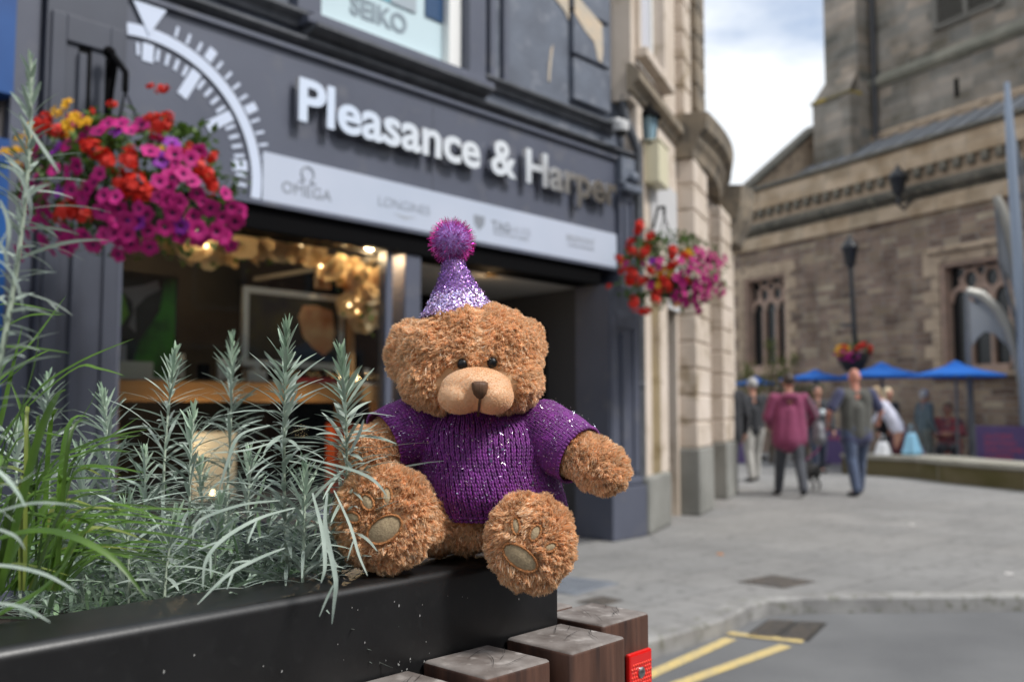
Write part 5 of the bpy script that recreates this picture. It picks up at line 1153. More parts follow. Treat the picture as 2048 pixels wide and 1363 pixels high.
t, c = basket('large hanging basket of magenta petunias, red geraniums and yellow blooms left of the shop window', (255, 375), 4.4, .54, .34,
       [(85, 245, 1.1), (110, 262, .9), (190, 300, 1.2), (215, 320, 1.0), (258, 318, 1.2), (262, 372, 1.3), (290, 388, 1.1), (240, 362, .9), (135, 418, 1.25), (160, 430, 1.0), (325, 248, 1.2), (305, 235, .7), (398, 335, .9), (415, 352, .9), (425, 372, .8), (425, 315, .6), (225, 208, .5), (325, 178, .6), (300, 172, .35), (375, 300, .7), (185, 222, .35)],
       [(122, 212, 1.2), (140, 238, 1.2), (160, 240, 1.0), (130, 258, 1.0), (50, 290, 1.2), (45, 335, 1.0), (20, 300, .9), (60, 255, 1.0), (318, 300, .6), (285, 420, .5)], 99, 420, (215, 525, bigzone), tuple(Vector((-.12, .22, .55))), 1.0)
b = MB(); for_p = c + Vector((-.12, .22, .55)); b.tube([SHp, SHp + (for_p - SHp) * .3 + Vector((0, 0, .14)), for_p + Vector((0, 0, .10)), for_p], .016, 8); b.tube([SHp + Vector((0, 0, -.35)), SHp + (for_p - SHp) * .25 + Vector((0, 0, -.05)), SHp + (for_p - SHp) * .45 + Vector((0, 0, .12))], .013, 8); b.tube([SHp + Vector((0, 0, .1)), SHp + Vector((0, 0, -.5))], .02, 8)
b.ball(SHp + Vector((0, 0, .14)), .035); tag(b.build('basket_bracket', blackm), 'black scrolled iron bracket on the left shop pilaster above the big flower basket', 'bracket')
for (x0, y0, x1, y1) in [(265, 235, 300, 178), (290, 240, 325, 185), (215, 240, 225, 212)]:
    pass
t2, c2 = basket('hanging basket of red geraniums and purple petunias at the right corner of the grey shop', (1340, 545), 8.4, .50, .36,
       [(1278, 455, 1.3), (1262, 482, .9), (1300, 472, 1.1), (1262, 500, 1.2), (1290, 502, 1.3), (1240, 520, 1.0), (1245, 540, .9), (1262, 553, 1.6), (1285, 560, 1.2), (1330, 565, 1.5), (1318, 580, .9), (1268, 605, 1.4), (1310, 595, 1.2), (1290, 622, 1.1), (1345, 505, 1.2), (1370, 510, .8), (1218, 572, .6), (1300, 540, 1.0), (1345, 530, 1.1), (1375, 560, .8)],
       [(1375, 505, 1.3), (1362, 520, 1.2), (1330, 545, 1.5), (1318, 565, 1.3), (1250, 525, .9), (1352, 610, .7)], 62, 360, (485, 632, lambda x, y: (x > 1345 and y > np.interp(x, [1345, 1410, 1460], [520, 490, 520]) and y < np.interp(x, [1345, 1400, 1465], [600, 625, 570])) or (x > 1245 and 520 < y < 585 and (x * 7 + y * 3) % 5 < 1.5)), tuple(Vector((-.03, .1, .55))), 1.0)
p_ = c2 + Vector((-.03, .1, .55)); q_ = TM @ Vector((.35, 0, 3.05)); b = MB(); b.tube([p_, p_ + Vector((0, 0, .08)), (p_ + q_) / 2 + Vector((0, 0, .16)), q_], .014, 8); b.tube([q_ + Vector((0, 0, .15)), q_ + Vector((0, 0, -.3))], .015, 8)
tag(b.build('basket_bracket', blackm), 'thin black iron bracket over the red and purple basket at the shop corner', 'bracket')
t3, c3 = basket('round flower basket of orange and magenta blooms on the lamp post before the church', (1706, 706), 19.3, .40, .22,
       [(1725, 690, 2.0), (1740, 698, 1.8), (1715, 696, 1.6), (1690, 694, 1.4)], [(1684, 695, 2.2), (1678, 704, 2.0), (1694, 700, 1.8)], 26, 200, (688, 722, lambda x, y: True), tuple(Vector((0, 0, .5))), .9)
MB(Matrix.Translation(c3)).lathe([(0, -.42), (.18, -.36), (.30, -.16), (.34, 0)], n=16).build('hayrack', mat('basket_liner', (.035, .028, .02)), t3)

# ================================================================ PLANTER the bear sits on
PL = Facade(-.5065, .4641, 47.5); PM_ = PL.M; LZ = 1.0478
pmetal = mat('black_powder_coat', (.007, .007, .0075), .36, spec=.6, c2=(.010, .010, .0105), scale=20, bump=.12, bscale=260, bdist=.0006, c3=(.012, .012, .0125), scale3=90)
pl = thing('street_planter', 'black metal street planter with a rounded ledge the teddy bear sits on', 'planter', tuple(PM_ @ Vector((.4, 0, -.1))), 47.5)
r_ = .010; prof = [(-.10, LZ - .13), (-.004, LZ - .13), (0, LZ - .126)] + [(0 - r_ + r_ * math.cos(a), LZ - r_ + r_ * math.sin(a)) for a in [PI / 2 * k / 8 for k in range(9)]] + [(-.085 + .006, LZ), (-.085, LZ - .006), (-.085, LZ - .05), (-.10, LZ - .05)]
EX = .826
path = [(-.9, 0, 0, -1), (EX - .004, 0, 0, -1), (EX - .001, .001, .70, -.70), (EX, .004, 1, 0), (EX, .62, 1, 0)]
path = [(-.9, 0, 0, -1), (EX - .0005, 0, .0, -1), (EX, .0005, 1, -1), (EX, .62, 1, 0)]
path = [(-.9, 0, 0, -1), (EX, 0, 1, -1), (EX, .62, 1, 0)]
b = MB(PM_); b.sweep(prof, path); lo_ = b.build('ledge', pmetal, pl)
for p in lo_.data.polygons: p.use_smooth = True
m_ = lo_.modifiers.new('edge', 'EDGE_SPLIT'); m_.split_angle = R(35)
MB(PM_).box((-.9, .004, -.1), (EX - .004, .61, LZ - .131)).build('body_panel', pmetal, pl)
soil = mat('soil', (.025, .018, .012), .95, c2=(.05, .035, .025), scale=60, bump=.8, bscale=120)
MB(PM_).box((-.9, .086, .95), (EX - .086, .6, .965)).build('soil', soil, pl)
chip = mat('paint_chip', (.28, .28, .27), .7)
rr = random.Random(9); b = MB(PM_)
for _ in range(30):
    x = rr.uniform(.33, .815) ; z = LZ - .018 - abs(rr.gauss(0, .035)) ; s = rr.uniform(.0003, .0009)
    if rr.random() < .35: x = rr.uniform(.56, .64); z = LZ - .06 - rr.uniform(0, .03)
    if z < LZ - .125: continue
    b.add([(x - s, -.0005, z - s * 1.2), (x + s * .6, -.0005, z - s * .8), (x + s, -.0005, z + s), (x - s * .5, -.0005, z + s * rr.uniform(1, 3))], [(0, 1, 2, 3)])
tag(b.build('paint_chips', chip, pl), kind='stuff')
# timber posts: weathered end grain on top, red brown stained sides
wside = mat('stained_timber', (.04, .018, .012), .5, c2=(.10, .048, .032), scale=5, stretch=(9, 9, .8), bump=.35, bscale=22, bdist=.0015, c3=(.035, .018, .014), scale3=9)
def endgrain():
    m = mat('weathered_end_grain', (.23, .205, .19), .75, c2=(.10, .08, .07), scale=26, bump=.5, bscale=160, bdist=.001, c3=(.34, .31, .29), scale3=45)
    t = m.node_tree; N = t.nodes; ln = t.links.new; p = N['Principled BSDF']
    co = N.new('ShaderNodeTexCoord'); mp0 = N.new('ShaderNodeMapping'); mp0.inputs['Rotation'].default_value = (0, 0, R(28)); ln(co.outputs['Object'], mp0.inputs[0]); mp_ = N.new('ShaderNodeMapping'); mp_.inputs['Scale'].default_value = (62, 7, 1); ln(mp0.outputs[0], mp_.inputs[0])
    nz_ = N.new('ShaderNodeTexNoise'); nz_.inputs['Scale'].default_value = 1; nz_.inputs['Detail'].default_value = .5; ln(mp_.outputs[0], nz_.inputs['Vector'])
    s_ = N.new('ShaderNodeMath'); s_.operation = 'SUBTRACT'; s_.inputs[1].default_value = .5; ln(nz_.outputs['Fac'], s_.inputs[0]); a_ = N.new('ShaderNodeMath'); a_.operation = 'ABSOLUTE'; ln(s_.outputs[0], a_.inputs[0])
    r2 = N.new('ShaderNodeMapRange'); r2.inputs[1].default_value = -1; r2.inputs[2].default_value = -.5; ln(a_.outputs[0], r2.inputs[0])
    n4 = N.new('ShaderNodeTexNoise'); n4.inputs['Scale'].default_value = 14; ln(co.outputs['Object'], n4.inputs['Vector']); r4 = N.new('ShaderNodeMapRange'); r4.inputs[1].default_value = .52; r4.inputs[2].default_value = .58; ln(n4.outputs['Fac'], r4.inputs[0])
    mxx = N.new('ShaderNodeMath'); mxx.operation = 'MAXIMUM'; ln(r2.outputs[0], mxx.inputs[0]); ln(r4.outputs[0], mxx.inputs[1])
    src = p.inputs['Base Color'].links[0].from_socket; ml = N.new('ShaderNodeMix'); ml.data_type = 'RGBA'; ln(mxx.outputs[0], ml.inputs['Factor']); ml.inputs['A'].default_value = (.012, .01, .009, 1); ln(src, ml.inputs['B']); ln(ml.outputs['Result'], p.inputs['Base Color'])
    b0 = p.inputs['Normal'].links[0].from_node; bp = N.new('ShaderNodeBump'); bp.inputs['Distance'].default_value = .002; ln(mxx.outputs[0], bp.inputs['Height']); ln(b0.outputs[0], bp.inputs['Normal']); ln(bp.outputs[0], p.inputs['Normal'])
    return m
egm = endgrain()
PT = .9655
def post(label, x0, x1, y0, y1, zt, seed):
    rr = random.Random(seed); bm = bmesh.new(); bmesh.ops.create_cube(bm, size=1)
    for v in bm.verts:
        v.co = Vector(((x0 + x1) / 2 + v.co.x * (x1 - x0), (y0 + y1) / 2 + v.co.y * (y1 - y0), (-.1 + zt) / 2 + v.co.z * (zt + .1)))
        if v.co.z > 0: v.co.z += rr.uniform(-.0008, .0008)
    bmesh.ops.bevel(bm, geom=bm.edges[:], offset=.0045, segments=3, profile=.5, affect='EDGES')
    bm.normal_update()
    for f in bm.faces: f.smooth = True; f.material_index = 1 if (f.normal.z > .35) else 0
    for _ in range(8):                       # drying cracks across the end grain
        u = rr.uniform(x0 + .008, x1 - .008); v_ = rr.uniform(y0 + .006, y1 - .03); an = R(58) - R(50) + R(rr.gauss(28, 9)); n_ = 9; L_ = rr.uniform(.02, .075); pts_ = []
        for k in range(n_):
            pts_.append((u, v_)); an += rr.gauss(0, .06); u += math.cos(an) * L_ / n_; v_ += math.sin(an) * L_ / n_
        pts_ = [p for p in pts_ if x0 + .006 < p[0] < x1 - .006 and y0 + .006 < p[1] < y1 - .006]
        if len(pts_) < 4: continue
        lv, rv_ = [], []
        for k, p in enumerate(pts_):
            w_ = .00036 * math.sin(PI * (k + .6) / (len(pts_) + .2)); lv.append(bm.verts.new((p[0] - w_ * math.sin(an), p[1] + w_ * math.cos(an), zt + .0019))); rv_.append(bm.verts.new((p[0] + w_ * math.sin(an), p[1] - w_ * math.cos(an), zt + .0019)))
        for k in range(len(pts_) - 1): f = bm.faces.new((rv_[k], rv_[k + 1], lv[k + 1], lv[k])); f.material_index = 2
    bmesh.ops.transform(bm, matrix=PM_, verts=bm.verts[:]); me = bpy.data.meshes.new('timber_post'); bm.to_mesh(me); bm.free()
    o = put('timber_post', me, None, [wside, egm, mat('wood_crack', (.012, .010, .009), .9)]); tag(o, label, 'timber post', 'timber posts round the planter'); return o
post('timber post nearest the camera, only its grey top showing at the bottom edge', .508, .600, -.088, -.002, PT - .004, 1)
post('timber post with a pale bird stain on its top, second from the camera', .618, .710, -.089, -.002, PT, 2)
post('timber post with long cracks in its grey top, left of the red reflector', .737, .829, -.093, -.002, PT + .001, 3)
post('timber post carrying the red reflector, set back at the planter corner', .857, .949, -.042, .046, PT, 4)
post('timber post furthest away, mostly hidden behind the planter corner', .842, .926, .056, .145, PT - .002, 5)
post('timber post beside the camera, below the picture', .40, .49, -.088, -.002, PT - .003, 6)
rf = thing('red_reflector', 'red plastic road reflector screwed to the corner timber post', 'reflector', tuple(PM_ @ Vector((.92, -.045, .80))), 47.5)
redp = mat('reflector_red', (.65, .008, .006), .18, coat=.6); redd = mat('reflector_bead', (.85, .05, .02), .15, coat=1.0)
MB(PM_).box((.896, -.050, .79), (.943, -.0425, .926), .003).build('plate', redp, rf)
b = MB(PM_)
for i in range(9):
    for j in range(26):
        x = .901 + i * .0044 + (j % 2) * .0026; z = .797 + j * .0046
        if (x - .919) ** 2 + (z - .902) ** 2 < .00007: continue
        b.ball((x, -.050, z), (.0018, .0012, .0019), 6, 4)
b.build('lens_beads', redd, rf)
MB(PM_).lathe([(.0, .0), (.0065, 0), (.0065, .0012), (.004, .003), (0, .0034)], (0, 0, 0), 14, T=Matrix.Translation((.919, -.050, .902)) @ Matrix.Rotation(PI / 2, 4, 'X')).build('screw', mat('screw_steel', (.45, .45, .45), .3, 1.0), rf)

# ================================================================ PLANTS IN THE PLANTER
silver_l = mat('silver_leaf', (.43, .505, .44), .7, c2=(.29, .37, .31), scale=30, trans=.22, attr='tone', sheen=.3, bump=.25, bscale=900, bdist=.0004)
green_l = mat('grass_blade', (.085, .17, .022), .42, c2=(.05, .11, .016), scale=25, trans=.3, attr='tone')
stem_m = mat('silver_stem', (.36, .42, .33), .7)
class Rib:
    def __init__(s): s.V = []; s.F = []; s.C = []
    def ribbon(s, pts, w, up=Vector((0, 0, 1)), fold=.25, tone=(1, 1, 1), prof=None, lobes=()):
        pts = [Vector(p) for p in pts]; n = len(pts); b = len(s.V)
        for i, p in enumerate(pts):
            t = i / (n - 1); d = (pts[min(i + 1, n - 1)] - pts[max(0, i - 1)]).normalized(); sd = d.cross(up)
            sd = sd.normalized() if sd.length > 1e-4 else Vector((1, 0, 0)); nn = sd.cross(d)
            ww = (prof(t) if prof else (math.sin(PI * min(.97, t * .9 + .09)) ** .7)) * w
            s.V += [p - sd * ww + nn * ww * fold, p, p + sd * ww + nn * ww * fold]
            s.C += [tone] * 3
        for i in range(n - 1):
            a = b + i * 3; s.F += [(a, a + 1, a + 4, a + 3), (a + 1, a + 2, a + 5, a + 4)]
        for (t, side, ln_) in lobes:
            i = min(n - 2, int(t * (n - 1))); d = (pts[i + 1] - pts[i]).normalized(); sd = d.cross(up).normalized() * side; nn = sd.cross(d)
            q = [pts[i] + (d * .85 + sd * .5) * ln_ * k / 4 - up * .15 * ln_ * (k / 4) ** 2 for k in range(5)]
            s.ribbon(q, w * .55, up, fold, tone)
    def build(s, name, m, parent):
        return npmesh(name, [tuple(v) for v in s.V], s.F, m, parent, True, np.array(s.C, dtype=np.float32))
def bez(a, b_, c_, n=8):
    return [a * (1 - t) ** 2 + b_ * 2 * t * (1 - t) + c_ * t * t for t in [k / (n - 1) for k in range(n)]]
def smooth_pts(P, n=12):
    P = [Vector(p) for p in P]
    if len(P) < 3: return [P[0].lerp(P[-1], k / (n - 1)) for k in range(n)]
    out_ = []
    for k in range(n):
        t = k / (n - 1) * (len(P) - 1); i = min(int(t), len(P) - 2); f = t - i
        p0, p1, p2, p3 = P[max(i - 1, 0)], P[i], P[i + 1], P[min(i + 2, len(P) - 1)]
        out_.append(.5 * ((2 * p1) + (-p0 + p2) * f + (2 * p0 - 5 * p1 + 4 * p2 - p3) * f * f + (-p0 + 3 * p1 - 3 * p2 + p3) * f ** 3))
    return out_
def artemisia(label, tip, base, L0, seed, dens=1.0, extra=(), droop=1.0, lmax=.054, wmax=.0022):
    rr = random.Random(seed); tip = Vector(tip); base = Vector(base); t = thing('silver_leaved_plant', label, 'plant', (base.x, base.y, .965), 0, 'silver leaved plants in the planter')
    mid = base.lerp(tip, .55) + Vector((rr.uniform(-.022, .022), rr.uniform(-.02, .02), 0)); P = bez(base, mid, tip, 24); Lt = (tip - base).length
    MB().tube(P, [.0022 - .0013 * k / 23 for k in range(24)], 6).build('stem', stem_m, t)
    g = Rib(); n = int(Lt * dens / .00155); ang = rr.uniform(0, 6)
    for i in range(n):
        f = 1 - (i / n) ** 1.05                # from the tip down
        s_ = (i / n); k = f * 23; j = min(22, int(k)); p = P[j].lerp(P[j + 1], k - j); d = (P[j + 1] - P[j]).normalized()
        ang += 2.399; out_ = Matrix.Rotation(ang + rr.uniform(-.3, .3), 3, d) @ (d.orthogonal().normalized())
        grow = min(1, .26 + s_ * 2.4); ln_ = lmax * grow * rr.uniform(.4, 1.25); el = .18 + min(1.2, s_ * 3.4) * rr.uniform(.45, 1.25)
        if s_ > .35 and rr.random() < .25: ln_ *= 1.5
        v = d * math.cos(el) + out_ * math.sin(el); q = p + v * ln_ * .55; e_ = q + (v + Vector((0, 0, -.25 - .55 * s_ * rr.uniform(.2, 1.5) * droop))).normalized() * ln_ * .5
        tn = rr.uniform(.62, 1.18); green = max(0, .45 - s_ * 1.8); tone = (tn * (1 - .28 * green), tn * (1 + .05 * green), tn * (1 - .45 * green))
        w = wmax * (.55 + .45 * grow) * rr.uniform(.7, 1.2)
        up = (d * .6 + Vector((rr.uniform(-.5, .5), rr.uniform(-.5, .5), .6))).normalized()
        lob = [(rr.uniform(.35, .6), rr.choice((-1, 1)), ln_ * .35)] if (s_ > .4 and rr.random() < .3) else ()
        g.ribbon(bez(p, q, e_, 7), w, up, .3, tone, lobes=lob)
    for (pp, w, lob) in extra: g.ribbon(smooth_pts(pp, 16), w * .36, Vector((rr.uniform(-.3, .3), -.75, .7)).normalized(), .18, (rr.uniform(.72, .95),) * 3, lobes=lob)
    g.build('foliage', silver_l, t)
    return t
def base_at(px, Y): p = at(px, 1100, Y); return Vector((p.x, p.y, .955))
A_ = lambda *pts: [at(x, y, Y) for x, y, Y in pts]
artemisia('tall silver leaved plant standing closest to the teddy bear', at(682, 708, .90), base_at(655, .93), .17, 2, 1.15, [
    (A_((655, 985, .86), (650, 1040, .83), (660, 1100, .80), (672, 1160, .775), (668, 1210, .77), (664, 1247, .77)), .0058, [(.35, 1, .022), (.62, 1, .03)]),
    (A_((610, 915, .86), (690, 935, .84), (735, 952, .83), (760, 972, .825), (774, 992, .825)), .0042, []),
    (A_((700, 905, .84), (718, 870, .835), (728, 838, .83)), .0058, []), (A_((690, 830, .88), (740, 826, .86), (790, 832, .86)), .0016, []), (A_((700, 868, .86), (735, 858, .85), (756, 845, .85)), .0022, []),
    (A_((668, 980, .86), (700, 1050, .83), (718, 1110, .815), (735, 1150, .81)), .0036, [(.5, 1, .02)]),
    (A_((625, 985, .85), (645, 1065, .81), (650, 1130, .79), (642, 1165, .785)), .0050, [(.5, -1, .02)])])
artemisia('tallest silver leaved plant left of the one beside the bear', at(575, 658, .89), base_at(590, .93), .20, 3, 1.15, [
    (A_((590, 1015, .86), (520, 1035, .81), (450, 1075, .78), (412, 1120, .765), (406, 1175, .76)), .0050, [(.3, -1, .03), (.55, 1, .022), (.7, -1, .02)]),
    (A_((570, 1095, .83), (520, 1115, .79), (455, 1150, .76), (395, 1208, .745)), .0050, [(.45, 1, .02), (.6, -1, .018)]),
    (A_((540, 850, .87), (480, 870, .84), (455, 925, .825), (436, 988, .82)), .0045, []), (A_((560, 1000, .86), (480, 1010, .82), (400, 1040, .80), (385, 1078, .79)), .0042, [(.5, 1, .02)]),
    (A_((560, 880, .87), (490, 900, .84), (420, 905, .83)), .0030, [])])
for a in [('silver leaved plant with a pale tip before the display table, third from the bear', (352, 700, 1.12), 335, 1.08, .17, 4), ('blurred silver leaved plant furthest back before the framed picture', (465, 676, 1.30), 440, 1.22, .22, 5),
          ('small upright silver leaved plant before the left shop pilaster', (205, 782, 1.14), 210, 1.06, .12, 6), ('short silver leaved plant between the third plant and the tallest one', (388, 822, 1.0), 400, .98, .13, 7),
          ('faint blurred silver leaved plant before the blue shop front', (95, 752, 1.32), 110, 1.2, .18, 8), ('low bushy silver leaved plant behind the tallest plant', (500, 905, .98), 500, .94, .10, 9),
          ('low silver leaved plant spreading over the ledge under the tallest plant', (610, 940, .88), 600, .88, .09, 10), ('low silver leaved plant left of the middle of the planter', (290, 905, 1.06), 300, 1.0, .10, 11),
          ('low silver leaved plant tucked against the bear foot', (655, 1010, .91), 640, .90, .07, 12), ('low silver leaved plant filling the gap under the short plant', (440, 1000, .92), 440, .90, .09, 13),
          ('low silver leaved plant among the bottom leaves by the ledge', (350, 1040, .86), 345, .85, .08, 14), ('low silver leaved plant behind the grass near the blue shop', (160, 900, 1.1), 165, 1.03, .1, 15),
          ('silver leaved plant behind the green blades at the left edge', (35, 850, 1.2), 50, 1.1, .12, 16), ('low silver leaved plant right of the grass clump', (250, 1010, .93), 260, .92, .08, 17), ('dense low silver leaved plant at the centre of the bed', (545, 1010, 1.0), 540, 1.0, .09, 18), ('dense low silver leaved plant at the back of the bed', (400, 930, 1.12), 390, 1.1, .12, 19)]:
    artemisia(a[0], at(*a[1]), base_at(a[2], a[3]), a[4], a[5], random.Random(a[5]).uniform(.7, 1.1))
artemisia('large close silver leaved stem rising along the left edge of the picture', at(62, 118, .60), at(-70, 1000, .60), .17, 20, .6, [
    (A_((0, 330, .56), (35, 345, .555), (58, 395, .55), (62, 430, .55), (52, 452, .55)), .0032, [(.4, 1, .016)]), (A_((40, 230, .58), (85, 295, .57), (105, 325, .56), (118, 346, .56)), .0032, []),
    (A_((0, 400, .56), (16, 440, .555), (18, 480, .55), (8, 522, .55)), .0034, [(.5, 1, .02)]), (A_((-10, 515, .56), (20, 540, .555), (38, 580, .55), (48, 628, .55)), .0018, []), (A_((-5, 480, .56), (10, 505, .56), (15, 530, .56)), .003, []),
    (A_((-30, 1032, .60), (40, 1010, .60), (90, 1005, .60), (155, 1010, .60)), .0030, []), (A_((-30, 1050, .60), (10, 1062, .60), (35, 1075, .60), (50, 1098, .60)), .0028, []),
    (A_((-30, 1128, .60), (30, 1133, .60), (95, 1150, .60), (155, 1184, .60)), .0034, []), (A_((-30, 1205, .60), (20, 1208, .60), (60, 1220, .60), (100, 1243, .60)), .0030, []), (A_((-30, 985, .60), (10, 968, .60), (45, 960, .60), (75, 938, .60)), .0016, [])], lmax=.034, wmax=.0020)
# dense low leaves between the plants
g = Rib(); rr = random.Random(33)
for i in range(2300):
    px_ = rr.uniform(60, 700); Y = rr.uniform(.80, 1.16) + (700 - px_) * .0002; p = at(px_, 1100, Y); q_ = PL.inv @ Vector((p.x, p.y, 0))
    if q_.y < .05 or q_.x > .66: continue
    p.z = .965 + abs(rr.gauss(0, .045)) * (1.0 if px_ > 250 else 1.2); a = rr.uniform(0, 2 * PI); e_ = rr.uniform(.0, 1.3); v = Vector((math.cos(a) * math.cos(e_), math.sin(a) * math.cos(e_), math.sin(e_))); ln_ = rr.uniform(.02, .06)
    tn = rr.uniform(.6, 1.2); gy = rr.uniform(0, .25)
    g.ribbon(bez(p, p + v * ln_ * .6, p + v * ln_ * .95 + Vector((0, 0, -.35 * ln_ * rr.random())), 6), rr.uniform(.0012, .0026), Vector((rr.gauss(0, .4), rr.gauss(0, .4), 1)).normalized(), .3, (tn * (1 - gy), tn, tn * (1 - gy * 1.6)), lobes=([(.5, rr.choice((-1, 1)), ln_ * .35)] if rr.random() < .35 else ()))
tag(g.build('silver_undergrowth', silver_l, None), 'low tangle of silver green leaves covering the soil of the planter', 'ground cover', kind='stuff')
# grass clump
gr = thing('grass_clump', 'clump of long arching bright green grass blades at the left of the planter', 'grass clump', tuple(base_at(40, .80)), 0); g = Rib(); rr = random.Random(4)
blades = [([(-60, 640), (0, 610), (60, 612), (133, 630)], .70, 6), ([(-60, 700), (0, 662), (60, 632), (125, 630)], .74, 12), ([(-60, 690), (0, 693), (70, 697), (142, 706)], .68, 8), ([(-40, 900), (0, 745), (60, 690), (133, 590)], .8, 9),
          ([(-40, 960), (60, 800), (150, 730), (270, 676)], .76, 13), ([(-40, 930), (40, 830), (150, 738), (200, 738), (252, 752)], .78, 9), ([(-20, 1020), (40, 830), (70, 730), (80, 650)], .72, 8), ([(0, 1180), (70, 900), (110, 800), (133, 778)], .72, 13),
          ([(-20, 900), (0, 850), (20, 760), (45, 650)], .8, 8), ([(20, 1180), (90, 900), (160, 840), (200, 772)], .8, 5), ([(-10, 1180), (80, 960), (170, 890), (300, 857)], .80, 9), ([(0, 1190), (100, 950), (180, 900), (280, 832)], .84, 8),
          ([(0, 1170), (100, 940), (160, 900), (285, 868)], .9, 7), ([(-40, 1250), (50, 1200), (100, 1165), (150, 1100)], .70, 12), ([(-40, 1090), (60, 1063), (140, 1072), (230, 1120), (295, 1200)], .70, 14), ([(-40, 1120), (60, 1090), (150, 1065), (240, 1063)], .78, 8),
          ([(0, 1190), (80, 1120), (170, 1100), (270, 1118)], .8, 8), ([(-20, 1100), (20, 1000), (70, 950), (205, 925)], .86, 8), ([(-40, 1040), (40, 980), (120, 940), (175, 905)], .82, 7), ([(-30, 820), (0, 760), (70, 715), (100, 700)], .86, 10),
          ([(-30, 790), (20, 755), (60, 720)], .8, 8), ([(0, 1190), (60, 1000), (50, 850), (20, 760)], .8, 8), ([(30, 1190), (60, 1020), (130, 960), (300, 960)], .9, 7), ([(0, 1210), (110, 1060), (230, 1040), (300, 1050)], .82, 8)]
for P_, Y, w in blades:
    tn = rr.uniform(.8, 1.35); g.ribbon(smooth_pts([at(x, y, Y) for x, y in P_], 18), w * .62 / F_PX * Y, Vector((rr.uniform(-.4, .4), -.5, .8)).normalized(), .35, (tn, tn, tn * .9), prof=lambda t: (1 - t ** 4) * (.75 + .25 * min(1, t * 4)))
for i in range(80):
    bx = rr.uniform(-80, 120); Y = rr.uniform(.72, .98); a = rr.uniform(.0, 1.45); Lp = rr.uniform(180, 380)
    p0 = at(bx, 1180, Y); tipx = bx + Lp * math.sin(a) ; tipy = 1130 - Lp * math.cos(a) * rr.uniform(.5, 1.0); midx = bx + (tipx - bx) * .35; midy = 1180 + (tipy - 1180) * .85
    tn = rr.uniform(.5, 1.5); tn = tn if rr.random() > .1 else 3.0; g.ribbon(smooth_pts([p0, at(midx, midy, Y), at(tipx, tipy + rr.uniform(0, 50), Y + rr.uniform(-.04, .06))], 12), rr.uniform(3.5, 6.5) / F_PX * Y, Vector((rr.uniform(-.5, .5), -.4, .8)).normalized(), .35, (tn, tn * (1 if tn < 2 else .6), tn * .9), prof=lambda t: (1 - t ** 4))
g.build('blades', green_l, gr)
# ================================================================ THE TEDDY BEAR
bear = thing('teddy_bear', 'sitting brown plush teddy bear in a purple knitted jumper and glitter party hat', 'teddy bear', (-.02, 1.0, LZ), 0)
def el(px, py, Y, rx, rz, ry, rot=0.0):
    k = Y / F_PX; return ('e', at(px, py, Y), (rx * k, ry, rz * k), Matrix.Rotation(rot, 4, 'Y'))
def cp(px0, py0, Y0, r0, px1, py1, Y1, r1): return ('c', at(px0, py0, Y0), r0 * Y0 / F_PX, at(px1, py1, Y1), r1 * Y1 / F_PX)
fur_m = bpy.data.materials.new('plush_fibre'); fur_m.use_nodes = True
_t = fur_m.node_tree; _N = _t.nodes; _p = _N['Principled BSDF']; _a = _N.new('ShaderNodeAttribute'); _a.attribute_name = 'tone'
_p.inputs['Roughness'].default_value = .48; _p.inputs['Specular IOR Level'].default_value = .35; _p.inputs['Sheen Weight'].default_value = .25; _p.inputs['Sheen Roughness'].default_value = .4
_t.links.new(_a.outputs['Color'], _p.inputs['Base Color']); _tr = _N.new('ShaderNodeBsdfTranslucent'); _t.links.new(_a.outputs['Color'], _tr.inputs[0]); _ms = _N.new('ShaderNodeMixShader'); _ms.inputs[0].default_value = .45
_t.links.new(_p.outputs[0], _ms.inputs[1]); _t.links.new(_tr.outputs[0], _ms.inputs[2]); _t.links.new(_ms.outputs[0], _N['Material Output'].inputs[0])
def arrays(me):
    n = len(me.vertices); v = np.empty(n * 3); me.vertices.foreach_get('co', v); v = v.reshape(-1, 3)
    nn = np.empty(n * 3); me.vertices.foreach_get('normal', nn); nn = nn.reshape(-1, 3)
    q = np.array([list(p.vertices) if len(p.vertices) == 4 else list(p.vertices) + [p.vertices[-1]] for p in me.polygons]); return v, nn, q
def nrm(a): return a / np.maximum(np.linalg.norm(a, axis=1, keepdims=True), 1e-9)
def swirl(p, f=55.0, ph=0.0):
    x, y, z = (p * f).T; return np.stack([np.sin(z * 1.3 + 1.7 * np.sin(x * .7 + ph)) + .5 * np.sin(2.3 * y + z), .4 * np.sin(x + z * .6), np.cos(x * 1.1 + ph + 1.4 * np.sin(z * .8)) + .5 * np.sin(2.1 * x - z)], 1)
COLA = np.array([.95, .62, .35]); COLB = np.array([1.0, .84, .64])
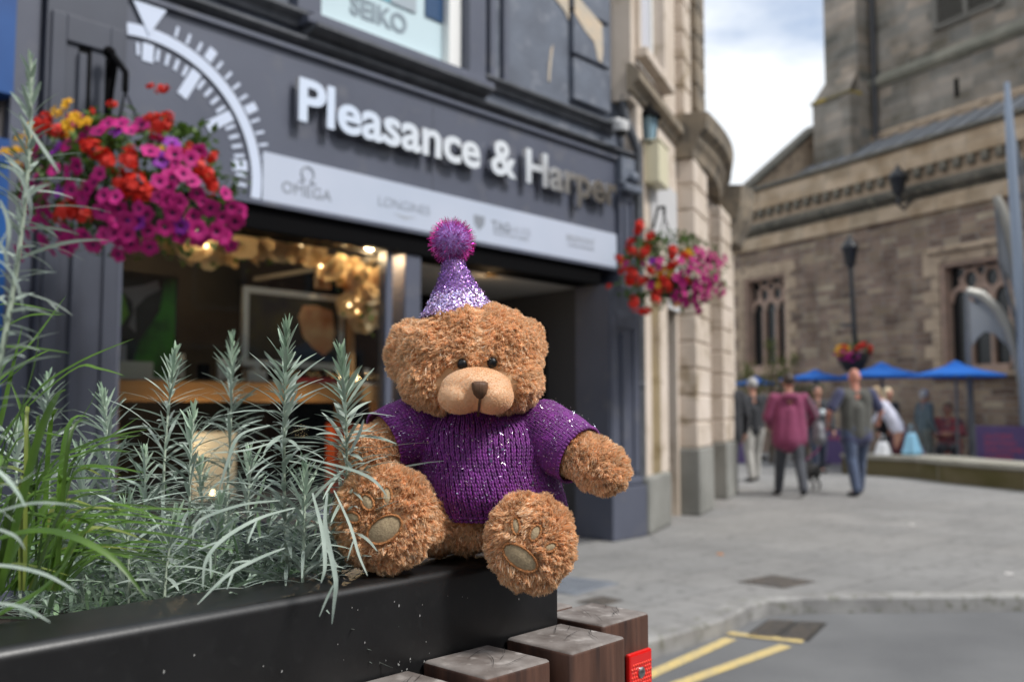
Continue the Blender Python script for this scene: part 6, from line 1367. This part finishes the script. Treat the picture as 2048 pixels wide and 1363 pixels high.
def furry(name, prims, clumps, per, length, tv=1.0, seam=None, voxel=.0035, avoid=(), comb=(0, -.1, -.35), base=COLA, light=COLB, lightp=.24, parent=bear, width=.00044, spread=.0021, stand=1.0, seed=1, smooth=6, keep=None, wig=.55):
    me = blob_mesh(prims, voxel, smooth); v, nn, q = arrays(me); rg = np.random.default_rng(seed)
    a = np.linalg.norm(np.cross(v[q[:, 1]] - v[q[:, 0]], v[q[:, 2]] - v[q[:, 0]]), axis=1); c = np.cumsum(a); idx = np.searchsorted(c, rg.random(clumps) * c[-1])
    w = rg.dirichlet((1, 1, 1, 1), clumps)[:, :, None]; C = (v[q[idx]] * w).sum(1); Nn = nrm((nn[q[idx]] * w).sum(1))
    ok = np.ones(clumps, bool)
    lf = np.ones(clumps)
    for (ce, r) in avoid:
        d = np.linalg.norm(C - np.array(ce), axis=1); ok &= d > r; lf *= np.clip((d - r) / .008 + .45, .45, 1)
    if keep is not None: ok &= keep(C)
    C, Nn, lf = C[ok], Nn[ok], lf[ok]; m = len(C)
    cb_ = np.array(comb)[None]; sw = swirl(C, 60, seed); D = nrm(Nn * stand + cb_ + sw * .38 + rg.normal(0, .16, (m, 3))); D = nrm(D + Nn * .25)
    if seam is not None:                     # the pile parts along the forehead seam
        dx = C[:, 0] - seam[0]; k_ = np.exp(-(dx / .009) ** 2) * (C[:, 2] > seam[1]) * np.sign(dx); D = nrm(D + np.stack([k_ * 1.1, 0 * k_, -.2 * np.abs(k_)], 1)); lf = lf * (1 - .45 * np.exp(-(dx / .0028) ** 2) * (C[:, 2] > seam[1]))
    lens = length * lf * (.78 + .22 * np.sin(C[:, 0] * 210 + 2 * np.sin(C[:, 2] * 160)) * np.sin(C[:, 2] * 230 + C[:, 1] * 90)) * rg.uniform(.75, 1.15, m)
    off = rg.normal(0, spread, (m, per, 3)); off -= (off * Nn[:, None]).sum(2, keepdims=True) * Nn[:, None]
    root = C[:, None] + off - Nn[:, None] * .0015
    L_ = lens[:, None, None] * rg.uniform(.75, 1.1, (m, per, 1)); dd = D[:, None] + rg.normal(0, .11, (m, per, 3)); dd /= np.linalg.norm(dd, axis=2, keepdims=True)
    tip = C[:, None] + off * .20 + dd * L_ ; mid = root * .5 + tip * .5 + Nn[:, None] * L_ * .16 + (np.cross(D, Nn) + sw * .5)[:, None] * L_ * rg.choice([-.26, .26], (m, 1, 1)) + rg.normal(0, .0004, (m, per, 3))
    axis = tip - root; rv = rg.normal(0, 1, (m, per, 3)); wv_ = np.cross(axis, rv); wv_ /= np.linalg.norm(wv_, axis=2, keepdims=True); W_ = width * rg.uniform(.7, 1.3, (m, per, 1))
    S = np.stack([root - wv_ * W_, root + wv_ * W_, mid - wv_ * W_ * .85, mid + wv_ * W_ * .85, tip - wv_ * W_ * .22, tip + wv_ * W_ * .22], 2).reshape(-1, 3)
    ns = m * per; b = np.arange(ns)[:, None] * 6 + len(v); Q = np.concatenate([b + np.array([0, 1, 3, 2]), b + np.array([2, 3, 5, 4])], 0)
    tone = np.where(rg.random((m, per, 1)) < lightp, light, base) * (1 + tv * rg.uniform(-.20, .15, (m, per, 1))) * (1 + tv * rg.uniform(-.22, .12, (m, 1, 1)))
    colr = np.concatenate([np.repeat(base[None], len(v), 0), np.repeat(tone.reshape(-1, 3), 6, 0)], 0)
    bpy.data.meshes.remove(me)
    return npmesh(name, np.concatenate([v, S]), np.concatenate([q, Q]), fur_m, parent, True, colr), (v, q)
def bvh(vq): return BVHTree.FromPolygons([tuple(x) for x in vq[0]], [tuple(x) for x in vq[1]])
def hit(tree, px, py):
    d = ray(px, py).normalized(); loc, n, i, dist = tree.ray_cast(CAM, d)
    return (loc, n) if loc is not None else (at(px, py, .95), Vector((0, -1, 0)))
# head
head_p = [el(942, 722, 1.0, 138, 97, .070), el(874, 762, .99, 68, 60, .055), el(1012, 762, .99, 66, 60, .055), el(950, 670, 1.005, 108, 58, .062), el(996, 694, 1.0, 84, 66, .06), el(884, 704, 1.0, 82, 68, .06)]
muz_c = at(952, 783, .935); muz_r = (75 * .935 / F_PX, .040, 47 * .935 / F_PX)
hv = blob_mesh(head_p, .0035, 6); _v, _n, _q = arrays(hv); htree = bvh((_v, _q)); bpy.data.meshes.remove(hv)
eyeL, nL = hit(htree, 925, 728); eyeR, nR = hit(htree, 984, 725)
hatc = at(916, 618, 1.0)
furry('head', head_p, 7600, 17, .0082, seam=(at(957, 680, .93).x, at(957, 722, .93).z), avoid=[(tuple(eyeL), .0054), (tuple(eyeR), .0054), (tuple(muz_c + Vector((-.016, .004, 0))), .0265), (tuple(muz_c + Vector((.016, .004, 0))), .0265), (tuple(hatc + Vector((0, 0, .02))), .022)], seed=3)
for k, (x, y, rx, rz, rot) in enumerate([(814, 700, 33, 57, .25), (1052, 684, 29, 46, -.45)]):
    furry('ear', [el(x, y, 1.005, rx, rz, .018, rot), el(x + (8 if k == 0 else -8), y + 8, 1.0, rx * .7, rz * .8, .022, rot)], 1250, 17, .0092, seed=5 + k, comb=((-.25 if k == 0 else .25), -.1, 0))
# muzzle: short pale plush
mz = [('e', muz_c + Vector((0, 0, .003)), (muz_r[0] * .96, muz_r[1] * .95, muz_r[2] * .92)), ('e', muz_c + Vector((-.0165, -.003, -.005)), (.0215, .036, .0175)), ('e', muz_c + Vector((.0165, -.003, -.005)), (.0215, .036, .0175)), ('e', muz_c + Vector((0, -.002, .008)), (.026, .036, .013))]
PALE = np.array([.98, .70, .45]); PALE2 = np.array([.98, .78, .56])
_, mvq = furry('muzzle', mz, 12000, 6, .0011, tv=.2, voxel=.002, base=PALE, light=PALE2, lightp=.3, width=.00015, spread=.0008, seed=8, comb=(0, 0, -.6), stand=.8)
mtree = bvh(mvq)
# nose and mouth: brown satin stitch
nose_m = mat('brown_thread', (.085, .042, .024), .5, c2=(.13, .07, .04), scale=6, stretch=(260, 6, 14), bump=.8, bscale=3, bdist=.0008, spec=.25)
outl = [(943, 765), (950, 762), (960, 761.5), (970, 762), (976, 765), (976.5, 775), (973, 787), (966, 796), (960, 799), (954, 796), (947, 788), (943.5, 777)]
ctr = (960, 777); V_ = []; F_ = []; rings = 5; n = 36
op = [Vector((x, y)) for x, y in outl]
def outline(t):
    t = t * len(op); i = int(t) % len(op); f = t - int(t); return op[i].lerp(op[(i + 1) % len(op)], f)
for r in range(rings + 1):
    for k in range(n):
        e_ = outline(k / n); f = r / rings; x, y = ctr[0] + (e_.x - ctr[0]) * f, ctr[1] + (e_.y - ctr[1]) * f
        loc, nn_ = hit(mtree, x, y); V_.append(tuple(loc + Vector((0, -1, .1)).normalized() * (.0052 * math.sqrt(max(0, 1 - f ** 4)) + .0012 * (f < 1))))
F_ = [(r * n + k, r * n + (k + 1) % n, (r + 1) * n + (k + 1) % n, (r + 1) * n + k) for r in range(rings) for k in range(n)]
npmesh('nose', V_, F_, nose_m, bear, True)
pts = []
for i in range(12):
    y = 797 + 35 * i / 11; loc, nn_ = hit(mtree, 960 - 3.5 * i / 11, y); pts.append(loc + Vector((0, -.0027, 0)))
MB().tube(pts, [.0013] * 12, 8).build('mouth_stitch', nose_m, bear)
eye_m = mat('black_bead', (.004, .004, .005), .38, spec=.3)
for e_, nn_ in ((eyeL, nL), (eyeR, nR)): MB().ball(e_ + Vector((0, -.0020, 0)), (.0052, .0042, .0057), 20, 14).build('eye', eye_m, bear)
# body under the jumper, legs, arms
furry('body', [el(925, 1030, 1.03, 92, 68, .058), el(960, 950, 1.03, 118, 100, .055)], 2600, 16, .0085, seed=11, keep=lambda C: C[:, 2] < at(920, 1002, 1.0).z)
legL = [el(770, 1036, .915, 94, 100, .026, .12), el(772, 1034, .935, 90, 96, .03, .12), cp(790, 1035, .95, 68, 890, 1035, 1.02, 62)]
legR = [el(1062, 1083, .935, 82, 90, .026, -.1), el(1060, 1082, .955, 78, 86, .03), cp(1048, 1070, .97, 60, 1020, 1040, 1.03, 62)]
PADS = {0: [((770, 1057), 36, 23, -33), ((736, 1003), 16, 11, 60), ((775, 990), 17, 9, 88), ((707, 1033), 14, 9.5, 25)], 1: [((1040, 1113), 37, 19, 36), ((1031.5, 1050), 16, 7.5, 84), ((1070, 1064), 16, 9.5, -65), ((1100, 1092), 13, 8, -25)]}
pad_m = mat('felt_pad', (.40, .30, .175), .85, c2=(.29, .21, .12), scale=420, bump=.7, bscale=700, bdist=.0008, sheen=.3, detail=2); rim_m = mat('pad_stitching', (.42, .17, .05), .6, c2=(.33, .12, .035), scale=300, bump=.5, bscale=500)
for s_, prims in ((0, legL), (1, legR)):
    lm = blob_mesh(prims, .004, 6); v, _n, q = arrays(lm); tree = bvh((v, q)); bpy.data.meshes.remove(lm); av = []; pads = []
    for (cx, cy), a_, b_, an in PADS[s_]:
        ca, sa = math.cos(R(an)), math.sin(R(an)); loc0, _ = hit(tree, cx, cy); k0 = loc0.y / F_PX
        for t in (-.62, 0, .62) if a_ > 30 else (-.3, .3): av.append((tuple(hit(tree, cx + ca * a_ * t, cy + sa * a_ * t)[0]), b_ * k0 * 1.02))
        pads.append((cx, cy, a_, b_, ca, sa))
    leg, _ = furry('leg', prims, 5800, 17, .0094, voxel=.004, avoid=av, seed=20 + s_, comb=(0, -.05, -.25), wig=.7, lightp=.22)
    for cx, cy, a_, b_, ca, sa in pads:
        V_ = []; n = 40; rings = 4
        def pp(f, k, o):
            an = 2 * PI * k / n; x = cx + ca * a_ * f * math.cos(an) - sa * b_ * f * math.sin(an); y = cy + sa * a_ * f * math.cos(an) + ca * b_ * f * math.sin(an)
            loc, nn_ = hit(tree, x, y); return loc + Vector((0, -1, 0)) * o
        for r in range(rings + 1):
            for k in range(n): V_.append(tuple(pp(r / rings, k, .0042 + .0014 * (1 - (r / rings) ** 2))))
        F_ = [(r * n + k, r * n + (k + 1) % n, (r + 1) * n + (k + 1) % n, (r + 1) * n + k) for r in range(rings) for k in range(n)]
        pd_ = npmesh('paw_pad', V_, F_, pad_m, leg, True)
        MB().tube([pp(1.06, k, .0047) for k in range(n + 1)], [.00125 + .0003 * ((k * 7) % 3 - 1) for k in range(n + 1)], 7, cap=False).build('pad_stitching', rim_m, leg)
armL = [cp(772, 890, .985, 44, 738, 905, .975, 45), el(735, 905, .975, 42, 46, .022)]
armR = [cp(1150, 905, .98, 43, 1205, 935, .955, 41), cp(1205, 935, .955, 41, 1214, 942, .95, 38)]
furry('arm', armL, 2300, 17, .0098, seed=31, comb=(-.2, -.1, -.3)); furry('arm', armR, 2600, 17, .0098, seed=32, comb=(.45, -.1, -.25))

# ---------------------------------------------------------------- knitted jumper: every stitch a pair of yarn lobes
knit_m = mat('purple_yarn', (.17, .011, .205), .6, c2=(.10, .006, .13), scale=90, bump=.7, bscale=600, bdist=.0008, sheen=.12, attr='tone')
KEY = np.array([(1042, 985, 112, .052), (1030, 986, 128, .062), (1010, 987, 137, .071), (985, 984, 141, .076), (950, 974, 142, .078), (915, 965, 137, .073), (880, 962, 139, .067), (852, 961, 138, .060), (832, 957, 118, .052), (818, 951, 92, .046), (806, 948, 80, .043), (796, 946, 76, .042)], float)[::-1]
AY = 1.022
def torso(u, py):
    cx = np.interp(py, KEY[:, 0], KEY[:, 1]); hw = np.interp(py, KEY[:, 0], KEY[:, 2]); dp = np.interp(py, KEY[:, 0], KEY[:, 3]); k = AY / F_PX
    z = EYE + (815 - py) * k * 1.0; fold = 1 + .035 * np.sin(u * 3 + py * .035) * np.clip((py - 820) / 60, 0, 1) + .03 * np.cos(py * .055 + 2 * np.cos(u))
    return np.stack([(cx - 1024) * k + hw * k * np.sin(u) * fold, AY - dp * np.cos(u) * fold, z], -1)
def tube_surf(p0, p1, r0, r1, bend=0.0):
    p0, p1 = np.array(p0), np.array(p1); ax = p1 - p0; L_ = np.linalg.norm(ax); ax = ax / L_; a = np.cross(ax, [0, 1, 0]); a /= np.linalg.norm(a); b_ = np.cross(ax, a)
    def f(u, t):
        u = np.asarray(u)[..., None]; t = np.asarray(t)[..., None]; r = (r0 + (r1 - r0) * t + .0045 * np.sin(np.pi * np.clip(t, 0, 1))) * np.sqrt(np.clip(t * 7 + .02, 0, 1)) * (1 + .05 * np.sin(u * 2 + t * 9) * (1 - t)); return p0 + ax * L_ * t + (a * np.cos(u) + b_ * np.sin(u)) * r
    return f
LOBE_R = np.array([.55, .95, 1.0, .95, .55]); LOBE_T = np.array([0, .2, .5, .8, 1.0])
def lobes(A, B, Nn, rad, seed):
    """A,B ends of each lobe, Nn outward normals -> verts, quads"""
    m = len(A); ax = nrm(B - A); s1 = nrm(np.cross(ax, Nn)); s2 = np.cross(s1, ax); k = 6; an = np.arange(k) * 2 * PI / k
    P_ = A[:, None, None] + (B - A)[:, None, None] * LOBE_T[None, :, None, None] + Nn[:, None, None] * (rad * .40 * np.sin(PI * LOBE_T))[None, :, None, None]
    rr_ = rad * LOBE_R[None, :, None, None]; V_ = P_ + (s1[:, None, None] * np.cos(an)[None, None, :, None] + s2[:, None, None] * np.sin(an)[None, None, :, None] * .85) * rr_
    V_ = V_.reshape(-1, 3); nr = len(LOBE_T); q = []
    for r in range(nr - 1):
        for j in range(k): q.append((r * k + j, r * k + (j + 1) % k, (r + 1) * k + (j + 1) % k, (r + 1) * k + j))
    q = np.array(q); Q = (np.arange(m)[:, None, None] * nr * k + q[None]).reshape(-1, 4); return V_, Q
def knit(surf, cols, vs, w_rad, seed, closed=True):
    rg = np.random.default_rng(seed); eps = 1e-3; U, Vv = np.meshgrid(np.arange(cols) * 2 * PI / cols, vs[:-1], indexing='ij'); dv = (vs[1] - vs[0]); du = 2 * PI / cols
    U = U.ravel() + rg.normal(0, du * .06, U.size); Vv = Vv.ravel() + rg.normal(0, abs(dv) * .08, Vv.size)
    p = surf(U, Vv); tu = nrm(surf(U + eps, Vv) - p); tv = nrm(surf(U, Vv + dv * .1) - p); Nn = nrm(np.cross(tu, tv)); c = p.mean(0)
    flip = ((p - c) * Nn).sum(1) < 0; Nn[flip] *= -1
    AA, BB, NN = [], [], []
    for s_ in (-1, 1):
        A = surf(U + s_ * du * .09, Vv); B = surf(U + s_ * du * .32, Vv + dv * 1.35); AA.append(A); BB.append(B); NN.append(Nn)
    A, B, N2 = np.concatenate(AA), np.concatenate(BB), np.concatenate(NN); A += N2 * rg.normal(0, .0003, (len(A), 1)); V_, Q = lobes(A, B, N2, w_rad, seed)
    return V_, Q, (p, Nn)
rows = np.linspace(1024, 797, 34)
V1_, Q1, S1 = knit(torso, 84, rows, .00125, 41)
slL = tube_surf(at(872, 838, 1.02), at(769, 884, .985), 54 / F_PX, 59 / F_PX); slR = tube_surf(at(1054, 843, 1.02), at(1157, 909, .975), 54 / F_PX, 57 / F_PX)
V2_, Q2, S2 = knit(slL, 62, np.linspace(.02, 1.0, 19), .00128, 42); V3_, Q3, S3 = knit(slR, 62, np.linspace(.02, 1.0, 19), .00128, 43)
# inner cloth surface that closes the gaps between stitches
def sheet(surf, us, vs_, inset):
    U, Vv = np.meshgrid(us, vs_, indexing='ij'); P_ = surf(U, Vv); nu, nv = U.shape; c = P_.mean((0, 1)) if P_.ndim == 3 else P_.mean(0); P_ = (c + (P_ - c) * .97).reshape(-1, 3)
    q = [(i * nv + j, ((i + 1) % nu) * nv + j, ((i + 1) % nu) * nv + j + 1, i * nv + j + 1) for i in range(nu) for j in range(nv - 1)]
    return P_, np.array(q)
us = np.arange(64) * 2 * PI / 64; V4_, Q4 = sheet(torso, us, np.linspace(1025, 797, 40), 0); V5_, Q5 = sheet(slL, us, np.linspace(.0, 1.0, 16), 0); V6_, Q6 = sheet(slR, us, np.linspace(.0, 1.0, 16), 0)
# hem and cuffs: rolled rows of lobes
def roll(surf, v, cols, rad, dz, seed):
    U = np.arange(cols) * 2 * PI / cols; du = 2 * PI / cols; A = surf(U - du * .45, np.full(cols, v)); B = surf(U + du * .55, np.full(cols, v)); c = A.mean(0); Nn = nrm(A - c); A = A + dz + Nn * .0006; B = B + dz + Nn * .0006; return lobes(A, B, Nn, rad, seed)
R1 = roll(torso, 1025, 84, .0021, 0, 1); R2 = roll(torso, 1018, 84, .0019, 0, 1); R3 = roll(slL, 1.0, 50, .0021, 0, 1); R4 = roll(slR, 1.0, 50, .0021, 0, 1); R5 = roll(torso, 797, 60, .0020, 0, 1)
VV, QQ, off = [], [], 0
for v_, q_ in [(V1_, Q1), (V2_, Q2), (V3_, Q3), (V4_, Q4), (V5_, Q5), (V6_, Q6), R1, R2, R3, R4, R5]:
    VV.append(v_); QQ.append(q_ + off); off += len(v_)
VV = np.concatenate(VV); QQ = np.concatenate(QQ); rg = np.random.default_rng(50); tn = np.repeat(rg.uniform(.75, 1.25, (len(VV) // 30 + 1, 1)), 30, 0)[:len(VV)] * np.ones((1, 3))
jumper = npmesh('jumper', VV, QQ, knit_m, bear, True, tn)
# silver flecks spun into the yarn
def flecks(name, P_, Nn, n, ln_, wd, m_, parent, seed, lift=.0018, tilt=.8, aspect_rand=True):
    rg = np.random.default_rng(seed); i = rg.integers(0, len(P_), n); p = P_[i] + rg.normal(0, .0012, (n, 3)); N0 = nrm(Nn[i] + rg.normal(0, tilt * .5, (n, 3))); p = p + Nn[i] * lift
    t1 = nrm(np.cross(N0, rg.normal(0, 1, (n, 3)))); t2 = np.cross(N0, t1); a = ln_ * rg.uniform(.6, 1.3, (n, 1)); b_ = wd * rg.uniform(.7, 1.2, (n, 1))
    V_ = np.stack([p - t1 * a - t2 * b_, p + t1 * a - t2 * b_, p + t1 * a + t2 * b_, p - t1 * a + t2 * b_], 1).reshape(-1, 3); Q = np.arange(n * 4).reshape(-1, 4)
    cols = np.array([(1, 1, 1), (.9, .95, 1), (1, .9, .75), (.75, .85, 1), (.95, .75, 1)])[rg.integers(0, 5, n)]
    return npmesh(name, V_, Q, m_, parent, False, np.repeat(cols, 4, 0))
tinsel_m = mat('silver_tinsel', (.9, .9, .92), .35, .9, attr='tone'); SP = np.concatenate([S1[0], S2[0], S3[0]]); SN = np.concatenate([S1[1], S2[1], S3[1]])
flecks('tinsel_flecks', SP, SN, 4300, .00085, .00016, tinsel_m, jumper, 60)
seq_m = mat('clear_sequin', (.10, .10, .16), .2, .6)
for x, y in [(983, 900), (1010, 898), (990, 916), (1062, 960), (1185, 858), (1008, 852)]:
    i = np.argmin([((x - 1024) / F_PX * 1.0 - p[0]) ** 2 + (EYE + (815 - y) / F_PX * .97 - p[2]) ** 2 + (0 if p[1] < 1.0 else 9) for p in SP]); q_ = Vector(SN[i]).to_track_quat('Z', 'Y').to_matrix().to_4x4()
    MB().lathe([(.0006, 0), (.0015, 0), (.0015, .0004), (.0006, .0004)], (0, 0, 0), 14, T=Matrix.Translation(Vector(SP[i]) + Vector(SN[i]) * .003) @ q_).build('sequin', seq_m, jumper)

# ---------------------------------------------------------------- party hat
hat = thing('party_hat', 'lilac glitter party hat with a magenta tinsel pompom on the bear', 'party hat', tuple(at(916, 622, 1.0)), 0)
hb = at(917, 628, 1.0); ht = at(905, 505, 1.0); hax = (ht - hb); HL = hax.length; hq = hax.to_track_quat('Z', 'Y').to_matrix().to_4x4(); HT = Matrix.Translation(hb) @ hq
glit = mat('lilac_card', (.30, .16, .40), .5, c2=(.20, .09, .28), scale=500, detail=1)
def hat_r(t): return (73 - 61 * t - 7 * math.sin(PI * t)) / F_PX
n = 60; prof = [(hat_r(t), HL * t) for t in [k / 20 for k in range(21)]]
MB().lathe(prof, (0, 0, 0), n, T=HT).build('cone', glit, hat)
rg = np.random.default_rng(77); t_ = rg.random(9000) ** .8 * 1.0; t_ = 1 - np.sqrt(rg.random(9000)) * 1.0; an = rg.uniform(0, 2 * PI, 9000); rr_ = np.array([hat_r(x) for x in t_])
loc = np.stack([rr_ * np.cos(an), rr_ * np.sin(an), t_ * HL], 1); M3 = np.array(HT.to_3x3()); HP = loc @ M3.T + np.array(hb); HN = nrm(np.stack([np.cos(an), np.sin(an), np.full(9000, .5)], 1) @ M3.T)
gm = mat('lilac_glitter', (.36, .18, .52), .3, .85, attr='tone'); gb = mat('bright_sequins', (.86, .68, 1.0), .3, .7, attr='tone')
def flk(sel, n, ln_, m_, nm, seed, tilt): P_, N_ = HP[sel], HN[sel]; return flecks(nm, P_, N_, n, ln_, ln_ * .8, m_, hat, seed, .0006, tilt)
flk(t_ > .30, 8500, .00052, gm, 'glitter', 78, .9)
flk((t_ < .36), 5200, .00085, gb, 'sequin_band', 79, .75)
side = np.abs(HN[:, 0]) > .80
flk(side & (t_ < .9), 900, .0008, gb, 'sequin_trim', 80, .6)
pc_ = at(904, 482, 1.0); core = MB(); core.ball(pc_, .019, 24, 16)
pom = core.build('pompom', mat('lilac_fluff', (.55, .32, .75), .9, c2=(.42, .22, .6), scale=300, bump=.6, bscale=400, bdist=.002), hat)
def spikes(name, n, L0, L1, w, m_, seed, curl=.25, pal=None, face=None):
    rg = np.random.default_rng(seed); d = nrm(rg.normal(0, 1, (n, 3))); ln_ = rg.uniform(L0, L1, (n, 1)); a = np.array(pc_) + d * .012; tip = np.array(pc_) + nrm(d + rg.normal(0, curl, (n, 3)) * .5) * ln_; mid = (a + tip) / 2 + rg.normal(0, .0006, (n, 3))
    wv_ = nrm(np.cross(tip - a, rg.normal(0, 1, (n, 3)))) * w; V_ = np.stack([a - wv_, a + wv_, mid - wv_, mid + wv_, tip - wv_ * .5, tip + wv_ * .5], 1).reshape(-1, 3); b = np.arange(n)[:, None] * 6; Q = np.concatenate([b + np.array([0, 1, 3, 2]), b + np.array([2, 3, 5, 4])])
    c = np.array(pal)[rg.integers(0, len(pal), n)]; return npmesh(name, V_, Q, m_, pom, False, np.repeat(c, 6, 0))
spikes('lilac_fibres', 3600, .019, .0235, .00028, mat('lilac_fibre', (1, 1, 1), .6, attr='tone', trans=.3), 90, .5, [(.62, .38, .85), (.52, .28, .74), (.72, .48, .9)])
spikes('tinsel_strands', 2300, .021, .0285, .00024, mat('magenta_tinsel', (1, 1, 1), .25, .9, attr='tone'), 91, .3, [(.9, .05, .45), (.7, .03, .38), (1, .15, .6), (.35, .02, .22)])
bpy.data.scenes.remove(tmp)
